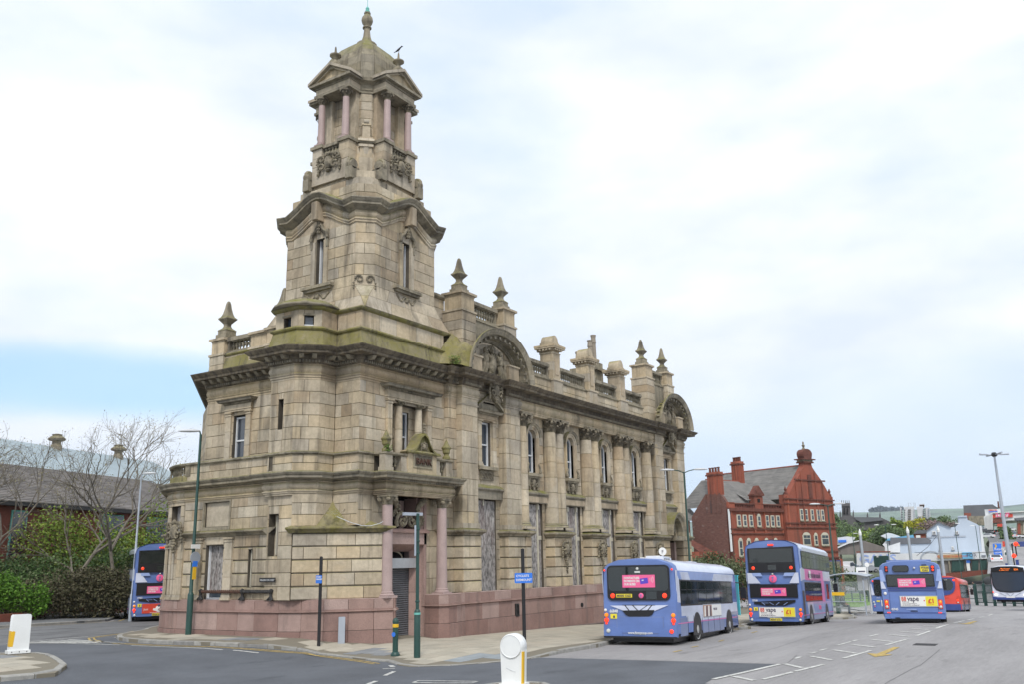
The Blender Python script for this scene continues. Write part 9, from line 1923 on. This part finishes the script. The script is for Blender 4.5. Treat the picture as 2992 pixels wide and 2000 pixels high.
F = Far(2318, 190, 'banner', 'small red square sign near the tall mast', 'sign'); F.poly([bl(1885,940),bl(1960,938),bl(1968,1040),bl(1895,1045)], 0, .2, 'board', 'adred')
F = Far(2318, 178, 'notice_board', 'white and yellow notice board behind the tall mast', 'sign'); F.poly([bl(1915,1115),bl(2010,1110),bl(2020,1225),bl(1925,1228)], 0, .2, 'board', 'adwhite'); F.poly([bl(1935,1150),bl(1990,1145),bl(1995,1195),bl(1940,1200)], -.1, 0, 'printed_mark', 'green'); F.poly([bl(2030,1110),bl(2070,1108),bl(2085,1220),bl(2040,1222)], 0, .2, 'board', 'adwhite')
F = Far(2338, 170, 'shop_sign', 'dark blue shop canopy at the right edge with an orange mark', 'sign'); F.poly([bl(2165,945),bl(2440,935),bl(2440,1040),bl(2180,1045)], 0, 3, 'canopy', 'navy'); F.poly([bl(2190,1005),bl(2215,1003),bl(2218,1035),bl(2194,1037)], -.1, 0, 'orange_mark', 'yellow')
for i, (x, y) in enumerate(((2080,985),(2145,990),(2110,1215))):
    F = Far(2340, 165, 'traffic_light', ('traffic light left of the blue canopy','traffic light showing red under the blue canopy','traffic light with a red lamp low beside the railings')[i], 'traffic light', 'traffic lights'); F.box(*bl(x-3,y), *bl(x+4,y+230), 0, .2, 'pole', 'trim'); F.box(*bl(x-14,y-10), *bl(x+14,y+50), -.4, 0, 'signal_head', 'trim')
    if i: q = F.c(*bl(x,y+2)); mk(lambda mb: mb.blob((q[0],-.45,q[1]), (.35,.1,.35), .5, 0, 2), 'red_lamp', M['lampred'], F.t)
# parked and driving cars far up the street
M['carwhite'] = mat('white_car_paint', (.7,.71,.73), .3, coat=.6); M['carblue'] = mat('blue_car_paint', (.05,.10,.26), .3, coat=.6); M['carred'] = mat('red_car_paint', (.4,.04,.04), .3, coat=.6); M['carsilver'] = mat('silver_car_paint', (.38,.40,.43), .3, .4, coat=.5); M['carblack'] = mat('black_car_paint', (.03,.03,.035), .3, coat=.6)
def car(px, py, rng, rz, m, label, van=False, s=1.08):
    p = atd(px, py, rng); t = thing('car' if not van else 'van', label, 'car' if not van else 'van', (p[0], p[1], p[2]), rz, 'cars in the distance', sc=s); L, W = (4.3, 1.75) if not van else (5.2, 1.9)
    prof = [(0,.35),(.0,.85),(.15,1.0),(.55,1.05),(1.0,1.45),(2.6,1.47),(3.3,1.0),(4.1,.82),(4.3,.6),(4.3,.35)] if not van else [(0,.35),(0,1.9),(.2,2.1),(3.6,2.1),(4.3,1.3),(5.0,1.1),(5.2,.6),(5.2,.35)]
    mb = MB(); n = len(prof); mb.add([(x-L/2, -W/2+(.16 if z > 1.1 else 0), z) for x, z in prof]+[(x-L/2, W/2-(.16 if z > 1.1 else 0), z) for x, z in prof], [tuple(range(n)), tuple(range(n,2*n))[::-1]]+[(i,(i+1)%n,n+(i+1)%n,n+i) for i in range(n)]); b = mb.build('body', M[m], t)
    gp_ = [(.65,1.04),(1.08,1.38),(2.5,1.40),(3.1,1.04)] if not van else [(3.0,1.3),(3.1,1.9),(3.6,1.95),(4.2,1.35)]
    for sd in (-1,1):
        y = sd*(W/2-.07); mk(lambda mb: mb.add([(x-L/2, y+sd*(0.0 if z > 1.2 else .07), z) for x, z in gp_], [tuple(range(4)) if sd < 0 else tuple(range(4))[::-1]]), 'side_window', M['glass'], t)
        for x in (.8, L-.85): wheel(t, x-L/2, sd*(W/2+.01), .32, sd)
    mk(lambda mb: mb.add([(3.33-L/2,-.7,1.03),(3.33-L/2,.7,1.03),(2.68-L/2,.6,1.44),(2.68-L/2,-.6,1.44)] if not van else [(4.33-L/2,-.8,1.32),(4.33-L/2,.8,1.32),(3.68-L/2,.8,2.02),(3.68-L/2,-.8,2.02)], [(0,1,2,3)]), 'windscreen', M['glass'], t)
    mk(lambda mb: mb.add([(.5-L/2,-.7,1.08),(.95-L/2,-.6,1.44),(.95-L/2,.6,1.44),(.5-L/2,.7,1.08)], [(0,1,2,3)]), 'rear_window', M['glass'], t) if not van else None
    for sd in (-1,1): mk(lambda mb: mb.box(L/2-.05, L/2+.02, sd*.6-.15, sd*.6+.15, .62, .78), 'headlight', M['lampclear'], t); mk(lambda mb: mb.box(-L/2-.02, -L/2+.03, sd*.65-.12, sd*.65+.12, .7, .9), 'tail_light', M['lampred'], t)
ra = rightd
car(2281, 1293, 185, ra+pi/2-.35, 'carwhite', 'white car parked nose left beside the blue banner')
def bq_(x, y): return bl(x, y)
for x, y, rng, rz, m, lb in ((1600,880,430,2.4,'carwhite','white car parked on the left of the rising street'),(1545,735,560,.3,'carsilver','silver car near the top of the parked row on the left'),(1560,775,500,.3,'carblack','dark car in the parked row on the left of the rising street'),(1850,790,520,.4,'carblack','black car driving up the rising street'),(1905,815,470,2.6,'carsilver','silver car coming down the middle of the street'),(2010,800,520,.2,'carred','red car on the rising street behind the mast'),(2060,745,560,.2,'carwhite','white car at the crossing of the rising street'),(2165,870,420,.3,'carblue','blue car right of the tall mast'),(2250,880,400,.3,'carwhite','white car at the right edge of the street'),(2090,830,500,.1,'carsilver','pale car just right of the tall mast')):
    q = bl(x, y); car(q[0], q[1], rng*.8, ra+rz, m, lb)
for px, py, m, lb, v_ in ((1938,1312,'carwhite','white van in the yard below the shed',True),(1958,1318,'carblack','black car in the yard below the shed',False),(1984,1308,'carsilver','silver car beside the yard wall',False)): car(px, py+6, 176, ra+.2, m, lb, v_)
# rising street surface, pavements and grass beyond the tram stop
def far_strip(name, pts, m, dz=.0, kind='structure'):
    mb = MB(); mb.add([(p[0], p[1], p[2]+dz) for p in pts], [tuple(range(len(pts)))]); o = mb.build(name, M[m]); o['kind'] = kind; return o
st0 = [atd(*bl(x, y), r) for x, y, r in ((1520,700,520),(1700,700,540),(2440,860,330),(2440,940,310),(1900,960,290),(1640,960,290))]
far_strip('far_street', st0, 'mid')
st1 = [atd(*bl(x, y), r) for x, y, r in ((1640,960,290),(1900,960,290),(2440,940,310),(2440,1500,160),(2000,1560,150),(1600,1560,150))]
far_strip('far_street', st1, 'road')
drape('grass_strip', [(72,-2.5),(112,-1),(118,9),(110,14),(76,4),(68,1.5)], .16, M['lf_bright'] if False else mat('verge_grass', (.13,.24,.03), .95, noise=[(2.,.8,1.2)]), step=4)
drape('far_carriageway', [(69,-57),(200,-100),(205,40),(72,30),(69,-3)], .01, M['road'], step=12)
drape('tram_track', [(78,-3),(150,-3),(160,10),(120,16),(84,12)], .05, M['mid'], step=6)
# railings between road and tramway
t = thing('railing', 'dark green barred railing with posts along the tramway at the right', 'railing', (0,0,0)); a, b = atd(2235, 1358, 108), atd(2420, 1362, 96)
t2 = None; a.z = Zg(a[0], a[1]); b.z = Zg(b[0], b[1]); d = (b-a); L = d.length; d.normalize(); z_ = Vector((0,0,1)); rz0 = a[2]
for k in range(9): q = a.lerp(b, k/8); mk(lambda mb: mb.box(q[0]-.14, q[0]+.14, q[1]-.14, q[1]+.14, q[2]-.2, q[2]+2.2), 'post', M['green'], t)
for h in (.35, 1.3, 2.0): mk(lambda mb: mb.tube([a+z_*h, b+z_*h], .05, 6), 'rail', M['green'], t)
br_ = MB(); n = int(L/.22)
for k in range(n): q = a.lerp(b, (k+.5)/n); br_.box(q[0]-.02, q[0]+.02, q[1]-.02, q[1]+.02, q[2]+.35, q[2]+2.0)
br_.build('bars', M['green'], t, kind='stuff')
t = thing('railing', 'long low green railing behind the shelter on the grass edge', 'railing', (0,0,0)); a, b = atd(1915, 1372, 110), atd(2250, 1352, 116); a.z = Zg(a[0], a[1]); b.z = Zg(b[0], b[1])
for k in range(19): q = a.lerp(b, k/18); mk(lambda mb: mb.box(q[0]-.06, q[0]+.06, q[1]-.06, q[1]+.06, q[2]-.2, q[2]+1.3), 'post', M['green'], t)
for h in (.5, 1.25): mk(lambda mb: mb.tube([a+z_*h, b+z_*h], .04, 6), 'rail', M['green'], t)
for i, (x, y) in enumerate(((1975,1420),(2170,1350))):
    F = Far(2325, 140, 'barrier_panel', ('dark blue mesh barrier left of the tall mast','dark blue mesh barrier right of the tall mast')[i], 'barrier', 'blue mesh barriers'); F.box(*bl(x-35,y-55), *bl(x+40,y+40), 0, .1, 'mesh', 'navy'); F.box(*bl(x-38,y-58), *bl(x+43,y-50), -.05, .15, 'rail', 'navy')
# ------------------------------------------------------------------ thin air that pales the far hills
hz_ = MB(); hz_.box(-700, 5400, -4300, 4700, -46, 205); ho_ = hz_.build('haze', M['room'], kind='stuff'); m = bpy.data.materials.new('air'); m.use_nodes = True; tn = m.node_tree; tn.nodes.clear(); v = tn.nodes.new('ShaderNodeVolumePrincipled'); v.inputs['Color'].default_value = (.86,.92,1,1); v.inputs['Density'].default_value = .00011; v.inputs['Anisotropy'].default_value = .2; q = tn.nodes.new('ShaderNodeOutputMaterial'); tn.links.new(v.outputs[0], q.inputs['Volume']); ho_.data.materials.clear(); ho_.data.materials.append(m)
